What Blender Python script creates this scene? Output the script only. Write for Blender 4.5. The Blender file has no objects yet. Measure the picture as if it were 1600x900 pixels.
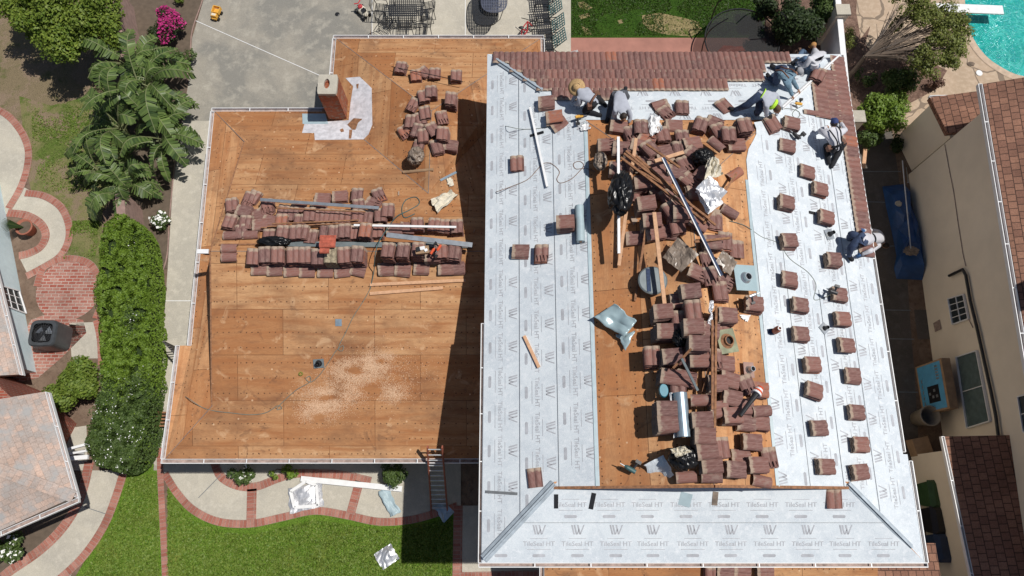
import bpy, bmesh, math, random
import numpy as np
from mathutils import Vector, Matrix, Euler, noise
from mathutils.bvhtree import BVHTree
R = math.radians
random.seed(7); rng = np.random.default_rng(7)
sc = bpy.context.scene
COL = sc.collection
# ---------------------------------------------------------------- camera, sky, sun, exposure
H = 22.5; TILT = 17.1; FPX = 1134.0
cam_d = bpy.data.cameras.new('camera'); cam = bpy.data.objects.new('camera', cam_d); COL.objects.link(cam)
cam.location = (0, 0, H); cam.rotation_euler = (R(TILT), 0, 0)
cam_d.sensor_width = 36; cam_d.lens = FPX/1600*36; cam_d.clip_end = 500; cam_d.clip_start = 0.1
sc.camera = cam
wd = bpy.data.worlds.new('World'); sc.world = wd; wd.use_nodes = True
SUN_DIR = Vector((-0.455, -0.05, -1.0)).normalized()      # direction the light travels
sun_elev = math.asin(-SUN_DIR.z); sun_az = math.atan2(-SUN_DIR.x, -SUN_DIR.y)   # from +Y clockwise
nt = wd.node_tree; bg = nt.nodes['Background']; sky = nt.nodes.new('ShaderNodeTexSky')
sky.sky_type = 'NISHITA'; sky.sun_disc = False; sky.sun_elevation = sun_elev; sky.sun_rotation = sun_az
nt.links.new(sky.outputs[0], bg.inputs[0]); bg.inputs[1].default_value = 0.050
sl = bpy.data.lights.new('sun', 'SUN'); sl.energy = 4.0; sl.angle = R(0.5); sl.color = (1.0, 0.965, 0.91)
so = bpy.data.objects.new('sun', sl); COL.objects.link(so)
so.rotation_euler = SUN_DIR.to_track_quat('-Z', 'Y').to_euler(); so.location = (20, 5, 40)
sc.view_settings.view_transform = 'Standard'; sc.view_settings.look = 'None'
sc.view_settings.exposure = 0; sc.view_settings.gamma = 1; sc.view_settings.use_curve_mapping = False
sc.render.engine = 'CYCLES'; sc.cycles.max_bounces = 5; sc.cycles.use_denoising = True
sc.cycles.diffuse_bounces = 3; sc.cycles.glossy_bounces = 2; sc.cycles.transparent_max_bounces = 8

# ---------------------------------------------------------------- where things stand (surveyed from the photograph)
CR = Euler((R(TILT), 0, 0)).to_matrix()
CP = Vector((0, 0, H))
def ray(px, py): return (CR @ Vector((px-800, 450-py, -FPX))).normalized()
def W(px, py, z=0.0):
    d = ray(px, py); t = (z-H)/d.z
    return CP + d*t
def L(lst, z=0.0): return [W(a, b, z) for a, b in lst]
SURF = []                # (verts, faces) of surfaces things stand on
BV = [None]
def drop(px, py, h=0.0):
    """base point on the surfaces such that the point h above it is seen at (px,py), and the surface normal"""
    if BV[0] is None:
        vs = []; fs = []
        for v, f in SURF:
            o = len(vs); vs += [tuple(p) for p in v]; fs += [[i+o for i in g] for g in f]
        BV[0] = BVHTree.FromPolygons(vs, fs)
    d = ray(px, py); loc, n, i, dist = BV[0].ray_cast(CP, d)
    if loc is None: return W(px, py, 0), Vector((0, 0, 1))
    if n.z < 0: n = -n
    if h > 0 and n.z > .3:
        t = (n.z*h)/(n.dot(-d)); loc = loc - d*t - Vector((0, 0, h))
    return loc, n
# ---------------------------------------------------------------- materials
def new_mat(name):
    m = bpy.data.materials.new(name); m.use_nodes = True
    return m, m.node_tree, m.node_tree.nodes['Principled BSDF']
def N(t, typ, **kw):
    n = t.nodes.new('ShaderNode'+typ)
    for k, v in kw.items():
        if k.startswith('i_'): n.inputs[int(k[2:])].default_value = v
        else: setattr(n, k, v)
    return n
def lk(t, a, b): t.links.new(a, b)
def mixc(t, fac, a, b, mode='MIX'):
    n = t.nodes.new('ShaderNodeMix'); n.data_type = 'RGBA'; n.blend_type = mode
    for s, v in ((0, fac), (6, a), (7, b)):
        if hasattr(v, 'is_linked') or hasattr(v, 'links'): t.links.new(v, n.inputs[s])
        else: n.inputs[s].default_value = v if s == 0 else (v[0], v[1], v[2], 1)
    return n.outputs[2]
def ramp(t, src, a, b):
    n = N(t, 'MapRange'); lk(t, src, n.inputs[0]); n.inputs[1].default_value = a; n.inputs[2].default_value = b; n.clamp = True
    return n.outputs[0]
def math_(t, op, a, b=None):
    n = N(t, 'Math', operation=op)
    for i, v in enumerate((a, b)):
        if v is None: continue
        if hasattr(v, 'links'): lk(t, v, n.inputs[i])
        else: n.inputs[i].default_value = v
    return n.outputs[0]
def noise_(t, vec, scale, detail=4, rough=.55, dist=0, stretch=None):
    if stretch:
        mp = N(t, 'Mapping'); mp.inputs[3].default_value = stretch; lk(t, vec, mp.inputs[0]); vec = mp.outputs[0]
    n = N(t, 'TexNoise'); n.inputs['Scale'].default_value = scale; n.inputs['Detail'].default_value = detail
    n.inputs['Roughness'].default_value = rough; n.inputs['Distortion'].default_value = dist
    lk(t, vec, n.inputs['Vector']); return n.outputs['Fac']
def coord(t, kind='Object'):
    return N(t, 'TexCoord').outputs[kind]
def bump_(t, b, src, strength, dist=.02):
    n = N(t, 'Bump'); n.inputs['Strength'].default_value = strength; n.inputs['Distance'].default_value = dist
    lk(t, src, n.inputs['Height']); lk(t, n.outputs[0], b.inputs['Normal'])
def worldpos(t): return N(t, 'NewGeometry').outputs['Position']
def plain(name, c, rough=.6, metal=0.0, var=.18, scale=6, bump=0, emis=None, spec=None):
    m, t, b = new_mat(name)
    p = worldpos(t); f = ramp(t, noise_(t, p, scale, 5), .3, .7)
    col = mixc(t, f, [x*(1-var) for x in c], [min(1, x*(1+var)) for x in c]); lk(t, col, b.inputs['Base Color'])
    b.inputs['Roughness'].default_value = rough; b.inputs['Metallic'].default_value = metal
    if spec is not None: b.inputs['Specular IOR Level'].default_value = spec
    if bump: bump_(t, b, noise_(t, p, scale*6, 4), bump)
    return m
def blotch(name, cols, s1=.7, s2=5, s3=40, rough=.9, bump=.3, lo=.38, hi=.62, grain=.22):
    """cols: base, second large-scale tone, third mid-scale tone; plus fine grain"""
    m, t, b = new_mat(name); p = worldpos(t)
    c = mixc(t, ramp(t, noise_(t, p, s1, 6, .6, .6), lo, hi), cols[0], cols[1])
    c = mixc(t, ramp(t, noise_(t, p, s2, 6, .65), .5, .75), c, cols[2])
    fine = noise_(t, p, s3, 3, .7)
    c = mixc(t, grain, c, mixc(t, ramp(t, fine, .3, .7), (.25, .25, .25), (.78, .78, .78)), 'OVERLAY')
    lk(t, c, b.inputs['Base Color']); b.inputs['Roughness'].default_value = rough
    b.inputs['Specular IOR Level'].default_value = .2
    bump_(t, b, fine, bump); return m
def bricks(name, c1, c2, mortar, bw, bh, ms=.006, offset=.5, rough=.85, vary=.3, coordk='UV', bias=0, stain=None):
    m, t, b = new_mat(name); uv = coord(t, coordk)
    n = N(t, 'TexBrick'); n.offset = offset; lk(t, uv, n.inputs['Vector'])
    n.inputs['Color1'].default_value = (*c1, 1); n.inputs['Color2'].default_value = (*c2, 1); n.inputs['Mortar'].default_value = (*mortar, 1)
    n.inputs['Scale'].default_value = 1; n.inputs['Mortar Size'].default_value = ms; n.inputs['Mortar Smooth'].default_value = .1
    n.inputs['Bias'].default_value = bias; n.inputs['Brick Width'].default_value = bw; n.inputs['Row Height'].default_value = bh
    p = worldpos(t)
    c = mixc(t, vary, n.outputs['Color'], mixc(t, ramp(t, noise_(t, p, 1.3, 6), .3, .7), (.2, .2, .2), (.8, .8, .8)), 'OVERLAY')
    c = mixc(t, vary, c, mixc(t, ramp(t, noise_(t, p, 30, 3), .3, .7), (.25, .25, .25), (.75, .75, .75)), 'OVERLAY')
    if stain: c = mixc(t, ramp(t, noise_(t, p, stain[1], 5), .5, .68), c, stain[0])
    lk(t, c, b.inputs['Base Color']); b.inputs['Roughness'].default_value = rough; b.inputs['Specular IOR Level'].default_value = .25
    bump_(t, b, math_(t, 'SUBTRACT', 1.0, n.outputs['Fac']), .5, .01); return m
def plywood(name, tone=1.0, red=1.0):
    m, t, b = new_mat(name); uv = coord(t, 'UV'); p = worldpos(t)
    n = N(t, 'TexBrick'); n.offset = .5; lk(t, uv, n.inputs['Vector'])
    for k, v in (('Color1', (.42*tone, .188*tone, .078*tone, 1)), ('Color2', (.60*tone, .345*tone, .175*tone, 1)), ('Mortar', (.10, .045, .02, 1))): n.inputs[k].default_value = v
    n.inputs['Scale'].default_value = 1; n.inputs['Mortar Size'].default_value = .006; n.inputs['Bias'].default_value = 0
    n.inputs['Brick Width'].default_value = 2.44; n.inputs['Row Height'].default_value = 1.22
    c = n.outputs['Color']
    grain = noise_(t, uv, 9, 6, .7, .8, (1, 9, 1))
    c = mixc(t, .55, c, mixc(t, ramp(t, grain, .3, .7), (.30, .29, .27), (.68, .68, .68)), 'OVERLAY')
    bands = noise_(t, uv, 1.6, 4, .6, .4, (.35, 3, 1))
    c = mixc(t, math_(t, 'MULTIPLY', ramp(t, bands, .42, .68), .8), c, (.37*tone, .145*tone, .055*tone))
    c = mixc(t, math_(t, 'MULTIPLY', ramp(t, noise_(t, p, 5, 6, .7, .3, (.5, 1.6, 1)), .5, .72), .5), c, (.24*tone, .115*tone, .06*tone))
    c = mixc(t, math_(t, 'MULTIPLY', ramp(t, noise_(t, p, .8, 5, .6, .5), .48, .72), .55), c, (.15*tone, .075*tone, .045*tone))
    c = mixc(t, math_(t, 'MULTIPLY', ramp(t, noise_(t, p, 1.5, 7, .7, 1.2), .60, .66), .45), c, (.13*tone, .07*tone, .045*tone))
    c = mixc(t, math_(t, 'MULTIPLY', ramp(t, noise_(t, p, 2.3, 6, .6, .5), .60, .70), .45), c, (.70, .47, .28))
    # old nail holes in rows
    sx = N(t, 'SeparateXYZ'); jit = N(t, 'TexNoise'); jit.inputs['Scale'].default_value = 6; lk(t, uv, jit.inputs['Vector'])
    off = N(t, 'VectorMath', operation='MULTIPLY_ADD'); lk(t, jit.outputs['Color'], off.inputs[0]); off.inputs[1].default_value = (.05, .025, 0); lk(t, uv, off.inputs[2])
    lk(t, off.outputs[0], sx.inputs[0])
    def cell(src, per): return math_(t, 'MULTIPLY', math_(t, 'SUBTRACT', math_(t, 'FRACT', math_(t, 'DIVIDE', src, per)), .5), per)
    du = cell(sx.outputs[0], .155); dv = cell(sx.outputs[1], .407)
    d = math_(t, 'SQRT', math_(t, 'ADD', math_(t, 'MULTIPLY', du, du), math_(t, 'MULTIPLY', dv, dv)))
    sel = ramp(t, noise_(t, uv, 7, 1), .42, .46)
    dot = math_(t, 'MULTIPLY', math_(t, 'LESS_THAN', d, .0175), sel)
    c = mixc(t, math_(t, 'MULTIPLY', dot, .85), c, (.07, .035, .02))
    # scattered specks and light gouges
    vo = N(t, 'TexVoronoi'); vo.inputs['Scale'].default_value = 3.1; lk(t, uv, vo.inputs['Vector'])
    c = mixc(t, math_(t, 'LESS_THAN', vo.outputs['Distance'], .055), c, (.10, .05, .03))
    vo2 = N(t, 'TexVoronoi'); vo2.inputs['Scale'].default_value = 2.3; mp = N(t, 'Mapping'); mp.inputs[1].default_value = (3.3, 1.7, 0); lk(t, uv, mp.inputs[0]); lk(t, mp.outputs[0], vo2.inputs['Vector'])
    c = mixc(t, math_(t, 'MULTIPLY', math_(t, 'LESS_THAN', vo2.outputs['Distance'], .06), .6), c, (.75, .52, .33))
    lk(t, c, b.inputs['Base Color']); b.inputs['Roughness'].default_value = .8; b.inputs['Specular IOR Level'].default_value = .2
    bump_(t, b, grain, .15); return m
def tilemat(name, use_rand=True):
    m, t, b = new_mat(name); uv = coord(t, 'UV'); p = worldpos(t)
    oi = N(t, 'ObjectInfo').outputs['Random'] if use_rand else N(t, 'NewGeometry').outputs['Random Per Island']
    isl = N(t, 'NewGeometry').outputs['Random Per Island']
    r = math_(t, 'FRACT', math_(t, 'ADD', oi, isl))
    c = mixc(t, ramp(t, r, 0, 1), (.155, .080, .072), (.265, .120, .095))
    c = mixc(t, math_(t, 'GREATER_THAN', r, .965), c, (.36, .13, .075))
    streak = noise_(t, uv, 9, 4, .6, .2, (4, .8, 1))
    c = mixc(t, ramp(t, streak, .42, .70), c, (.27, .16, .14))
    sx = N(t, 'SeparateXYZ'); lk(t, uv, sx.inputs[0])
    e = math_(t, 'ADD', sx.outputs[1], math_(t, 'MULTIPLY', math_(t, 'SUBTRACT', noise_(t, p, 14, 4), .5), .16))
    head = ramp(t, e, .31, .35)
    c = mixc(t, math_(t, 'MULTIPLY', head, .85), c, (.40, .31, .235))
    dust = ramp(t, noise_(t, p, 5, 6, .65), .55, .74)
    c = mixc(t, math_(t, 'MULTIPLY', dust, .5), c, (.33, .27, .22))
    lk(t, c, b.inputs['Base Color']); b.inputs['Roughness'].default_value = .75
    b.inputs['Specular IOR Level'].default_value = .3
    bump_(t, b, noise_(t, p, 60, 3), .25); return m
def leafmat(name, c1, c2, rough=.55, trans=.25):
    m, t, b = new_mat(name); r = N(t, 'NewGeometry').outputs['Random Per Island']
    c = mixc(t, r, c1, c2)
    c = mixc(t, ramp(t, noise_(t, worldpos(t), 1.7, 3), .35, .65), c, [x*.62 for x in c2])
    c = mixc(t, .5, c, mixc(t, r, c1, c2))
    lk(t, c, b.inputs['Base Color']); b.inputs['Roughness'].default_value = rough
    b.inputs['Specular IOR Level'].default_value = .35
    out = t.nodes['Material Output']; tr = N(t, 'BsdfTranslucent'); lk(t, c, tr.inputs[0]); mx = N(t, 'MixShader'); mx.inputs[0].default_value = trans
    lk(t, b.outputs[0], mx.inputs[1]); lk(t, tr.outputs[0], mx.inputs[2]); lk(t, mx.outputs[0], out.inputs[0]); return m
def grassmat(name, g1, g2, dry, dirt, dryamt=.6, dirtamt=.75, s=.9):
    m, t, b = new_mat(name); p = worldpos(t)
    f = noise_(t, p, 26, 5, .75); f2 = noise_(t, p, 3.2, 5, .6)
    c = mixc(t, ramp(t, f2, .3, .7), g1, g2)
    c = mixc(t, .8, c, mixc(t, ramp(t, f, .34, .66), (.16, .16, .16), (.80, .80, .80)), 'OVERLAY')
    c = mixc(t, ramp(t, noise_(t, p, s, 6, .7, .4), dryamt, dryamt+.12), c, dry)
    c = mixc(t, ramp(t, noise_(t, p, s*1.4, 7, .75, .3), dirtamt, dirtamt+.06), c, dirt)
    c = mixc(t, .35, c, mixc(t, ramp(t, noise_(t, p, 70, 2), .35, .65), (.2, .2, .2), (.8, .8, .8)), 'OVERLAY')
    lk(t, c, b.inputs['Base Color']); b.inputs['Roughness'].default_value = .95; b.inputs['Specular IOR Level'].default_value = .1
    bump_(t, b, f, .9, .05); return m
MT = {}
MT['ply'] = plywood('plywood', .90); MT['plyw'] = plywood('plywood_pale', 1.18); MT['plyc'] = plywood('plywood_clean', 1.12)
MT['tile'] = tilemat('concrete_tile'); MT['tilelaid'] = tilemat('concrete_tile_laid', False)
MT['tileor'] = plain('orange_tile_clay', (.42, .13, .075), .7, var=.3, scale=12)
MT['memb'] = blotch('white_membrane', ((.65, .70, .735), (.56, .61, .655), (.74, .77, .80)), 1.4, 9, 45, .7, .15, grain=.35)
MT['membblue'] = plain('blue_membrane_underside', (.36, .46, .50), .45, var=.1)
MT['print'] = plain('grey_print', (.42, .43, .46), .8)
MT['seam'] = plain('seam_line', (.16, .17, .18), .8)
MT['white'] = plain('white_paint', (.78, .78, .78), .45, var=.06)
MT['gutterin'] = plain('gutter_inside', (.33, .25, .22), .8, var=.4, scale=9)
MT['dark'] = plain('black_plastic', (.015, .015, .017), .4)
MT['darkm'] = plain('dark_metal', (.035, .036, .04), .45, .3)
MT['steel'] = plain('galvanised_steel', (.55, .58, .60), .35, .8)
MT['alu'] = plain('bright_foil', (.80, .80, .82), .42, .75, var=.08)
MT['zinc'] = plain('blue_grey_zinc', (.34, .43, .50), .35, .55)
MT['hipmetal'] = plain('pale_hip_metal', (.42, .48, .53), .45, .15)
MT['sheetblue'] = plain('pale_blue_sheet', (.36, .47, .50), .30, .1, var=.05)
MT['slate'] = plain('slate_grey_metal', (.16, .19, .20), .5, .2)
MT['wood'] = plain('new_timber', (.58, .34, .20), .8, var=.15, scale=14)
MT['oldwood'] = plain('weathered_timber', (.27, .13, .065), .85, var=.4, scale=14)
MT['card'] = plain('cardboard', (.34, .22, .13), .85)
MT['orange'] = plain('orange_fascia_wood', (.36, .15, .06), .85, var=.3)
MT['stucco'] = plain('beige_stucco', (.80, .71, .58), .95, var=.04, scale=2, bump=.12)
MT['bluewall'] = plain('pale_blue_siding', (.60, .73, .77), .8, var=.05)
MT['conc'] = blotch('concrete', ((.50, .46, .38), (.42, .39, .33), (.55, .51, .43)), .8, 4, 35)
MT['drive'] = blotch('stained_concrete', ((.235, .225, .20), (.32, .295, .25), (.42, .39, .33)), .55, 2.2, 30, lo=.42, hi=.58)
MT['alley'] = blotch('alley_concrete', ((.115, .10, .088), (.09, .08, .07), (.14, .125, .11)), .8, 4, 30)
MT['dirt'] = blotch('dirt', ((.155, .105, .075), (.21, .15, .11), (.095, .065, .047)), 1.6, 7, 30)
MT['mulch'] = blotch('mulch', ((.10, .06, .045), (.20, .125, .095), (.30, .2, .15)), 4, 14, 50)
MT['grass'] = grassmat('lawn', (.095, .185, .018), (.15, .24, .035), (.20, .22, .05), (.20, .15, .09), .54, .9)
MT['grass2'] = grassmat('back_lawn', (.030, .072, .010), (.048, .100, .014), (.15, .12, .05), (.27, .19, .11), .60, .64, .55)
MT['patchy'] = grassmat('patchy_lawn', (.075, .105, .025), (.12, .14, .04), (.23, .18, .11), (.27, .20, .14), .36, .5, .55)
MT['patchy2'] = grassmat('greener_patchy_lawn', (.085, .135, .025), (.14, .17, .045), (.22, .20, .09), (.26, .195, .13), .42, .52, .8)
MT['brick'] = bricks('brick_paving', (.30, .105, .075), (.40, .20, .155), (.34, .26, .22), .105, .22, .006, 0)
MT['brickp'] = bricks('brick_patio', (.30, .085, .06), (.38, .20, .16), (.42, .33, .28), .24, .105, .012)
MT['brickd'] = plain('red_sealed_paving', (.36, .165, .125), .8, var=.14, scale=2)
MT['brickwall'] = bricks('brick_wall', (.33, .085, .05), (.24, .06, .04), (.34, .25, .20), .24, .085, .009)
MT['chim'] = bricks('chimney_brick', (.40, .115, .05), (.28, .08, .04), (.22, .10, .055), .22, .078, .006, stain=((.30, .22, .16), 9))
MT['flag'] = None
MT['shtan'] = bricks('tan_shingles', (.50, .36, .29), (.37, .32, .29), (.34, .265, .225), .17, .15, .005, vary=.35, stain=((.36, .35, .34), 2.2))
MT['shred'] = bricks('red_brown_shingles', (.29, .15, .10), (.20, .10, .07), (.075, .04, .03), .20, .21, .011, vary=.4, bias=-.1)
MT['block'] = plain('pinkish_block', (.30, .20, .17), .9, var=.2)
MT['terra'] = plain('terracotta', (.34, .12, .075), .8)
MT['soil'] = plain('soil', (.12, .09, .065), 1)
MT['glass'] = plain('dark_glass', (.03, .04, .045), .08, 0)
MT['bark'] = plain('bark', (.16, .12, .09), .9, var=.3)
MT['skin'] = plain('skin', (.34, .18, .11), .6)
MT['hair'] = plain('dark_hair', (.03, .02, .015), .7)
MT['tarp'] = plain('blue_tarp', (.014, .06, .18), .45, var=.25, scale=3)
MT['cream'] = plain('cream_cloth', (.66, .61, .50), .85, var=.1)
MT['black_bag'] = plain('black_bag_plastic', (.010, .010, .011), .28, spec=.4)
MT['greybag'] = plain('brown_grey_plastic', (.24, .19, .15), .35, var=.4)
MT['greenbin'] = plain('green_bin', (.035, .085, .03), .5)
MT['bluebin'] = plain('blue_bin', (.02, .04, .09), .5)
MT['beigebin'] = plain('beige_bin', (.27, .23, .18), .6)
MT['yellow'] = plain('yellow_plastic', (.75, .40, .06), .5)
MT['red'] = plain('red_paint', (.45, .03, .04), .45)
MT['ored'] = plain('orange_red_plastic', (.62, .09, .03), .45)
MT['teal'] = plain('teal_metal', (.05, .12, .12), .5)
MT['navy'] = plain('navy_denim', (.035, .055, .11), .9, var=.3, scale=20)
MT['jeans'] = plain('blue_jeans', (.09, .15, .24), .9, var=.35, scale=20)
MT['black'] = plain('black_cloth', (.013, .014, .018), .9)
MT['shirt'] = plain('grey_white_shirt', (.42, .44, .50), .9, var=.1, scale=8)
MT['wshirt'] = plain('white_shirt', (.60, .60, .64), .9, var=.08, scale=8)
MT['denimshirt'] = plain('pale_denim_shirt', (.15, .24, .31), .9, var=.3, scale=18)
MT['straw'] = plain('straw', (.46, .30, .14), .8, var=.3, scale=30)
MT['neon'] = plain('neon_yellow', (.50, .85, .05), .7)
MT['leather'] = plain('brown_leather', (.16, .07, .04), .7)
MT['rope'] = plain('grey_hose', (.18, .20, .17), .5)
MT['rope2'] = plain('brown_cord', (.20, .11, .07), .6)
MT['ladder'] = plain('rust_red_ladder', (.30, .09, .055), .6, var=.25)
MT['sawdust'] = plain('sawdust', (.64, .42, .27), 1, var=.08)
MT['hedge'] = leafmat('hedge_leaf', (.085, .16, .015), (.22, .33, .04))
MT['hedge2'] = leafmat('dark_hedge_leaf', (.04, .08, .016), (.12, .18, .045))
MT['shrub'] = leafmat('shrub_leaf', (.08, .15, .015), (.22, .29, .045))
MT['citrus'] = leafmat('citrus_leaf', (.08, .15, .015), (.24, .31, .045))
MT['darkleaf'] = leafmat('dark_leaf', (.015, .035, .010), (.05, .08, .02))
MT['olive'] = leafmat('olive_leaf', (.10, .13, .025), (.24, .27, .06))
MT['palm'] = leafmat('broad_leaf', (.02, .05, .015), (.18, .26, .07), .42, .2)
MT['pink'] = leafmat('magenta_flower', (.42, .02, .16), (.62, .05, .26))
MT['wflower'] = plain('white_petal', (.82, .82, .78), .7)
# ---------------------------------------------------------------- mesh building
class MB:
    def __init__(s): s.v = []; s.f = []; s.uv = {}; s.mi = []; s.cur = 0
    def add(s, vs, fs, uvs=None):
        o = len(s.v); s.v += [tuple(p) for p in vs]
        for k, f in enumerate(fs):
            if uvs is not None: s.uv[len(s.f)] = uvs[k]
            s.f.append([i+o for i in f]); s.mi.append(s.cur)
    def poly(s, pts, uvs=None): s.add(pts, [list(range(len(pts)))], None if uvs is None else [uvs])
    def box(s, c, size, rot=0, M=None):
        x, y, z = [q/2 for q in size]
        vs = [Vector((a*x, b*y, d*z)) for d in (-1, 1) for b in (-1, 1) for a in (-1, 1)]
        m = M if M is not None else Matrix.Rotation(rot, 3, 'Z')
        s.add([m @ v + Vector(c) for v in vs], [[0, 2, 3, 1], [4, 5, 7, 6], [0, 1, 5, 4], [2, 6, 7, 3], [0, 4, 6, 2], [1, 3, 7, 5]])
    def prism(s, pts, z0, z1):
        """closed prism between heights relative to each point (pts 3D, any plane)"""
        n = len(pts); lo = [Vector(p)+Vector((0, 0, z0)) for p in pts]; hi = [Vector(p)+Vector((0, 0, z1)) for p in pts]
        s.add(hi+lo, [list(range(n)), list(range(2*n-1, n-1, -1))]+[[i, n+i, n+(i+1) % n, (i+1) % n][::-1] for i in range(n)])
    def bar(s, a, b, w, h):
        a = Vector(a); b = Vector(b); d = b-a; l = d.length; x = d.normalized()
        up = Vector((0, 0, 1)) if abs(x.z) < .95 else Vector((0, 1, 0))
        y = up.cross(x).normalized(); z = x.cross(y)
        s.box((a+b)/2, (l, w, h), M=Matrix((x, y, z)).transposed())
    def tube(s, pts, r, n=8, caps=True):
        pts = [Vector(p) for p in pts]; rs = r if isinstance(r, (list, tuple)) else [r]*len(pts)
        rings = []; prev = None
        for i, p in enumerate(pts):
            d = (pts[min(i+1, len(pts)-1)]-pts[max(i-1, 0)]).normalized()
            up = prev if prev is not None else (Vector((0, 0, 1)) if abs(d.z) < .9 else Vector((1, 0, 0)))
            a = d.cross(up).normalized(); b2 = a.cross(d).normalized(); prev = b2
            rings.append([p+a*math.cos(2*math.pi*k/n)*rs[i]+b2*math.sin(2*math.pi*k/n)*rs[i] for k in range(n)])
        vs = [v for q in rings for v in q]; fs = []
        for i in range(len(pts)-1):
            for k in range(n): fs.append([i*n+k, i*n+(k+1) % n, (i+1)*n+(k+1) % n, (i+1)*n+k])
        if caps: fs += [list(range(n))[::-1], [(len(pts)-1)*n+k for k in range(n)]]
        s.add(vs, fs)
    def lathe(s, c, prof, n=20, M=None):
        vs = []; fs = []; m = M if M is not None else Matrix.Identity(3)
        for r, z in prof:
            for k in range(n): vs.append(m @ Vector((r*math.cos(2*math.pi*k/n), r*math.sin(2*math.pi*k/n), z))+Vector(c))
        for i in range(len(prof)-1):
            for k in range(n): fs.append([i*n+k, i*n+(k+1) % n, (i+1)*n+(k+1) % n, (i+1)*n+k])
        s.add(vs, fs)
    def blob(s, c, rad, amp=.15, fr=2.0, seed=0, n=16, sharp=False, M=None, flat=False):
        vs = []; fs = []; m = M if M is not None else Matrix.Identity(3)
        for i in range(n+1):
            th = math.pi*i/n
            for k in range(2*n):
                ph = math.pi*k/n; d = Vector((math.sin(th)*math.cos(ph), math.sin(th)*math.sin(ph), math.cos(th)))
                q = noise.noise(d*fr+Vector((seed*3.7, seed, 0))); q += .5*noise.noise(d*fr*2.3+Vector((seed, 0, 5)))
                if sharp: q = .5-2*abs(q)
                e = 1+amp*q
                p = Vector((d.x*rad[0]*e, d.y*rad[1]*e, d.z*rad[2]*e))
                if flat and p.z < -rad[2]*.55: p.z = -rad[2]*.55
                vs.append(m @ p+Vector(c))
        for i in range(n):
            for k in range(2*n): fs.append([i*2*n+k, (i+1)*2*n+k, (i+1)*2*n+(k+1) % (2*n), i*2*n+(k+1) % (2*n)])
        s.add(vs, fs)
    def build(s, name, mats, parent=None, smooth=False, off=None):
        me = bpy.data.meshes.new(name)
        o3 = Vector(off) if off is not None else (Vector(parent.location) if parent is not None else Vector((0, 0, 0)))
        me.from_pydata([(a[0]-o3.x, a[1]-o3.y, a[2]-o3.z) for a in s.v], [], s.f)
        if not isinstance(mats, (list, tuple)): mats = [mats]
        for m in mats: me.materials.append(MT[m] if isinstance(m, str) else m)
        uvl = me.uv_layers.new(name='UVMap'); data = np.zeros((len(me.loops), 2), dtype=np.float32)
        V = s.v
        for pi, p in enumerate(me.polygons):
            if pi in s.uv:
                for k, li in enumerate(p.loop_indices): data[li] = s.uv[pi][k]
            else:
                n = p.normal
                if abs(n.z) > .999: u = Vector((1, 0, 0)); w = Vector((0, 1, 0))
                else: u = Vector((-n.y, n.x, 0)).normalized(); w = n.cross(u)
                for li in p.loop_indices:
                    q = V[me.loops[li].vertex_index]; data[li] = (q[0]*u.x+q[1]*u.y+q[2]*u.z, q[0]*w.x+q[1]*w.y+q[2]*w.z)
        uvl.data.foreach_set('uv', data.ravel())
        me.polygons.foreach_set('material_index', s.mi)
        if smooth: me.polygons.foreach_set('use_smooth', [True]*len(me.polygons))
        me.update()
        ob = bpy.data.objects.new(name, me); COL.objects.link(ob)
        if parent is not None: ob.parent = parent
        elif off is not None: ob.location = off
        return ob
def tag(o, label, cat, group=None):
    o['label'] = label; o['category'] = cat
    if group: o['group'] = group
    if any(k in o.name for k in ('wall', 'pillar', 'roof', 'path', 'window')): o['kind'] = 'thing'
    return o
def thing(name, label, cat, loc=(0, 0, 0), group=None):
    o = bpy.data.objects.new(name, None); COL.objects.link(o); o.location = loc; o.empty_display_size = .2
    return tag(o, label, cat, group)
def struct(o, kind='structure'): o['kind'] = kind; return o
def copy_tree(o, parent=None):
    c = o.copy(); COL.objects.link(c)
    if parent is not None: c.parent = parent
    for ch in [x for x in o.children]: copy_tree(ch, c)
    return c
ORD = ['first', 'second', 'third', 'fourth', 'fifth', 'sixth', 'seventh', 'eighth', 'ninth', 'tenth', 'eleventh', 'twelfth', 'thirteenth', 'fourteenth', 'fifteenth', 'sixteenth', 'seventeenth', 'eighteenth', 'nineteenth', 'twentieth']
def ribbon_px(pts, wpx, z, bm_, closed=False, sub=6, z2=None):
    """strip of constant width along a smooth line through surveyed points"""
    P = [W(a, b, 0) for a, b in pts]; Q = []
    n = len(P)
    for i in range(n-1 if not closed else n):
        p0 = P[(i-1) % n] if (closed or i > 0) else P[i]; p1 = P[i]; p2 = P[(i+1) % n]; p3 = P[(i+2) % n] if (closed or i+2 < n) else P[(i+1) % n]
        for k in range(sub):
            t = k/sub; Q.append(.5*((2*p1)+(p2-p0)*t+(2*p0-5*p1+4*p2-p3)*t*t+(3*p1-p0-3*p2+p3)*t**3))
    if not closed: Q.append(P[-1])
    w = wpx*.0205/2; Lf = []; Rt = []; S = [0]
    m = len(Q)
    for i, q in enumerate(Q):
        a = Q[(i-1) % m] if (closed or i > 0) else q; c = Q[(i+1) % m] if (closed or i < m-1) else q
        d = (c-a); d.z = 0; d.normalize(); nrm = Vector((-d.y, d.x, 0))
        Lf.append(q+nrm*w+Vector((0, 0, z))); Rt.append(q-nrm*w+Vector((0, 0, z)))
        if i: S.append(S[-1]+(q-Q[i-1]).length)
    if closed: S.append(S[-1]+(Q[0]-Q[-1]).length)
    for i in range(m-1 if not closed else m):
        j = (i+1) % m; s0 = S[i]; s1 = S[i+1]
        bm_.poly([Lf[i], Rt[i], Rt[j], Lf[j]], [(s0, 2*w), (s0, 0), (s1, 0), (s1, 2*w)])
    return Q
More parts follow.
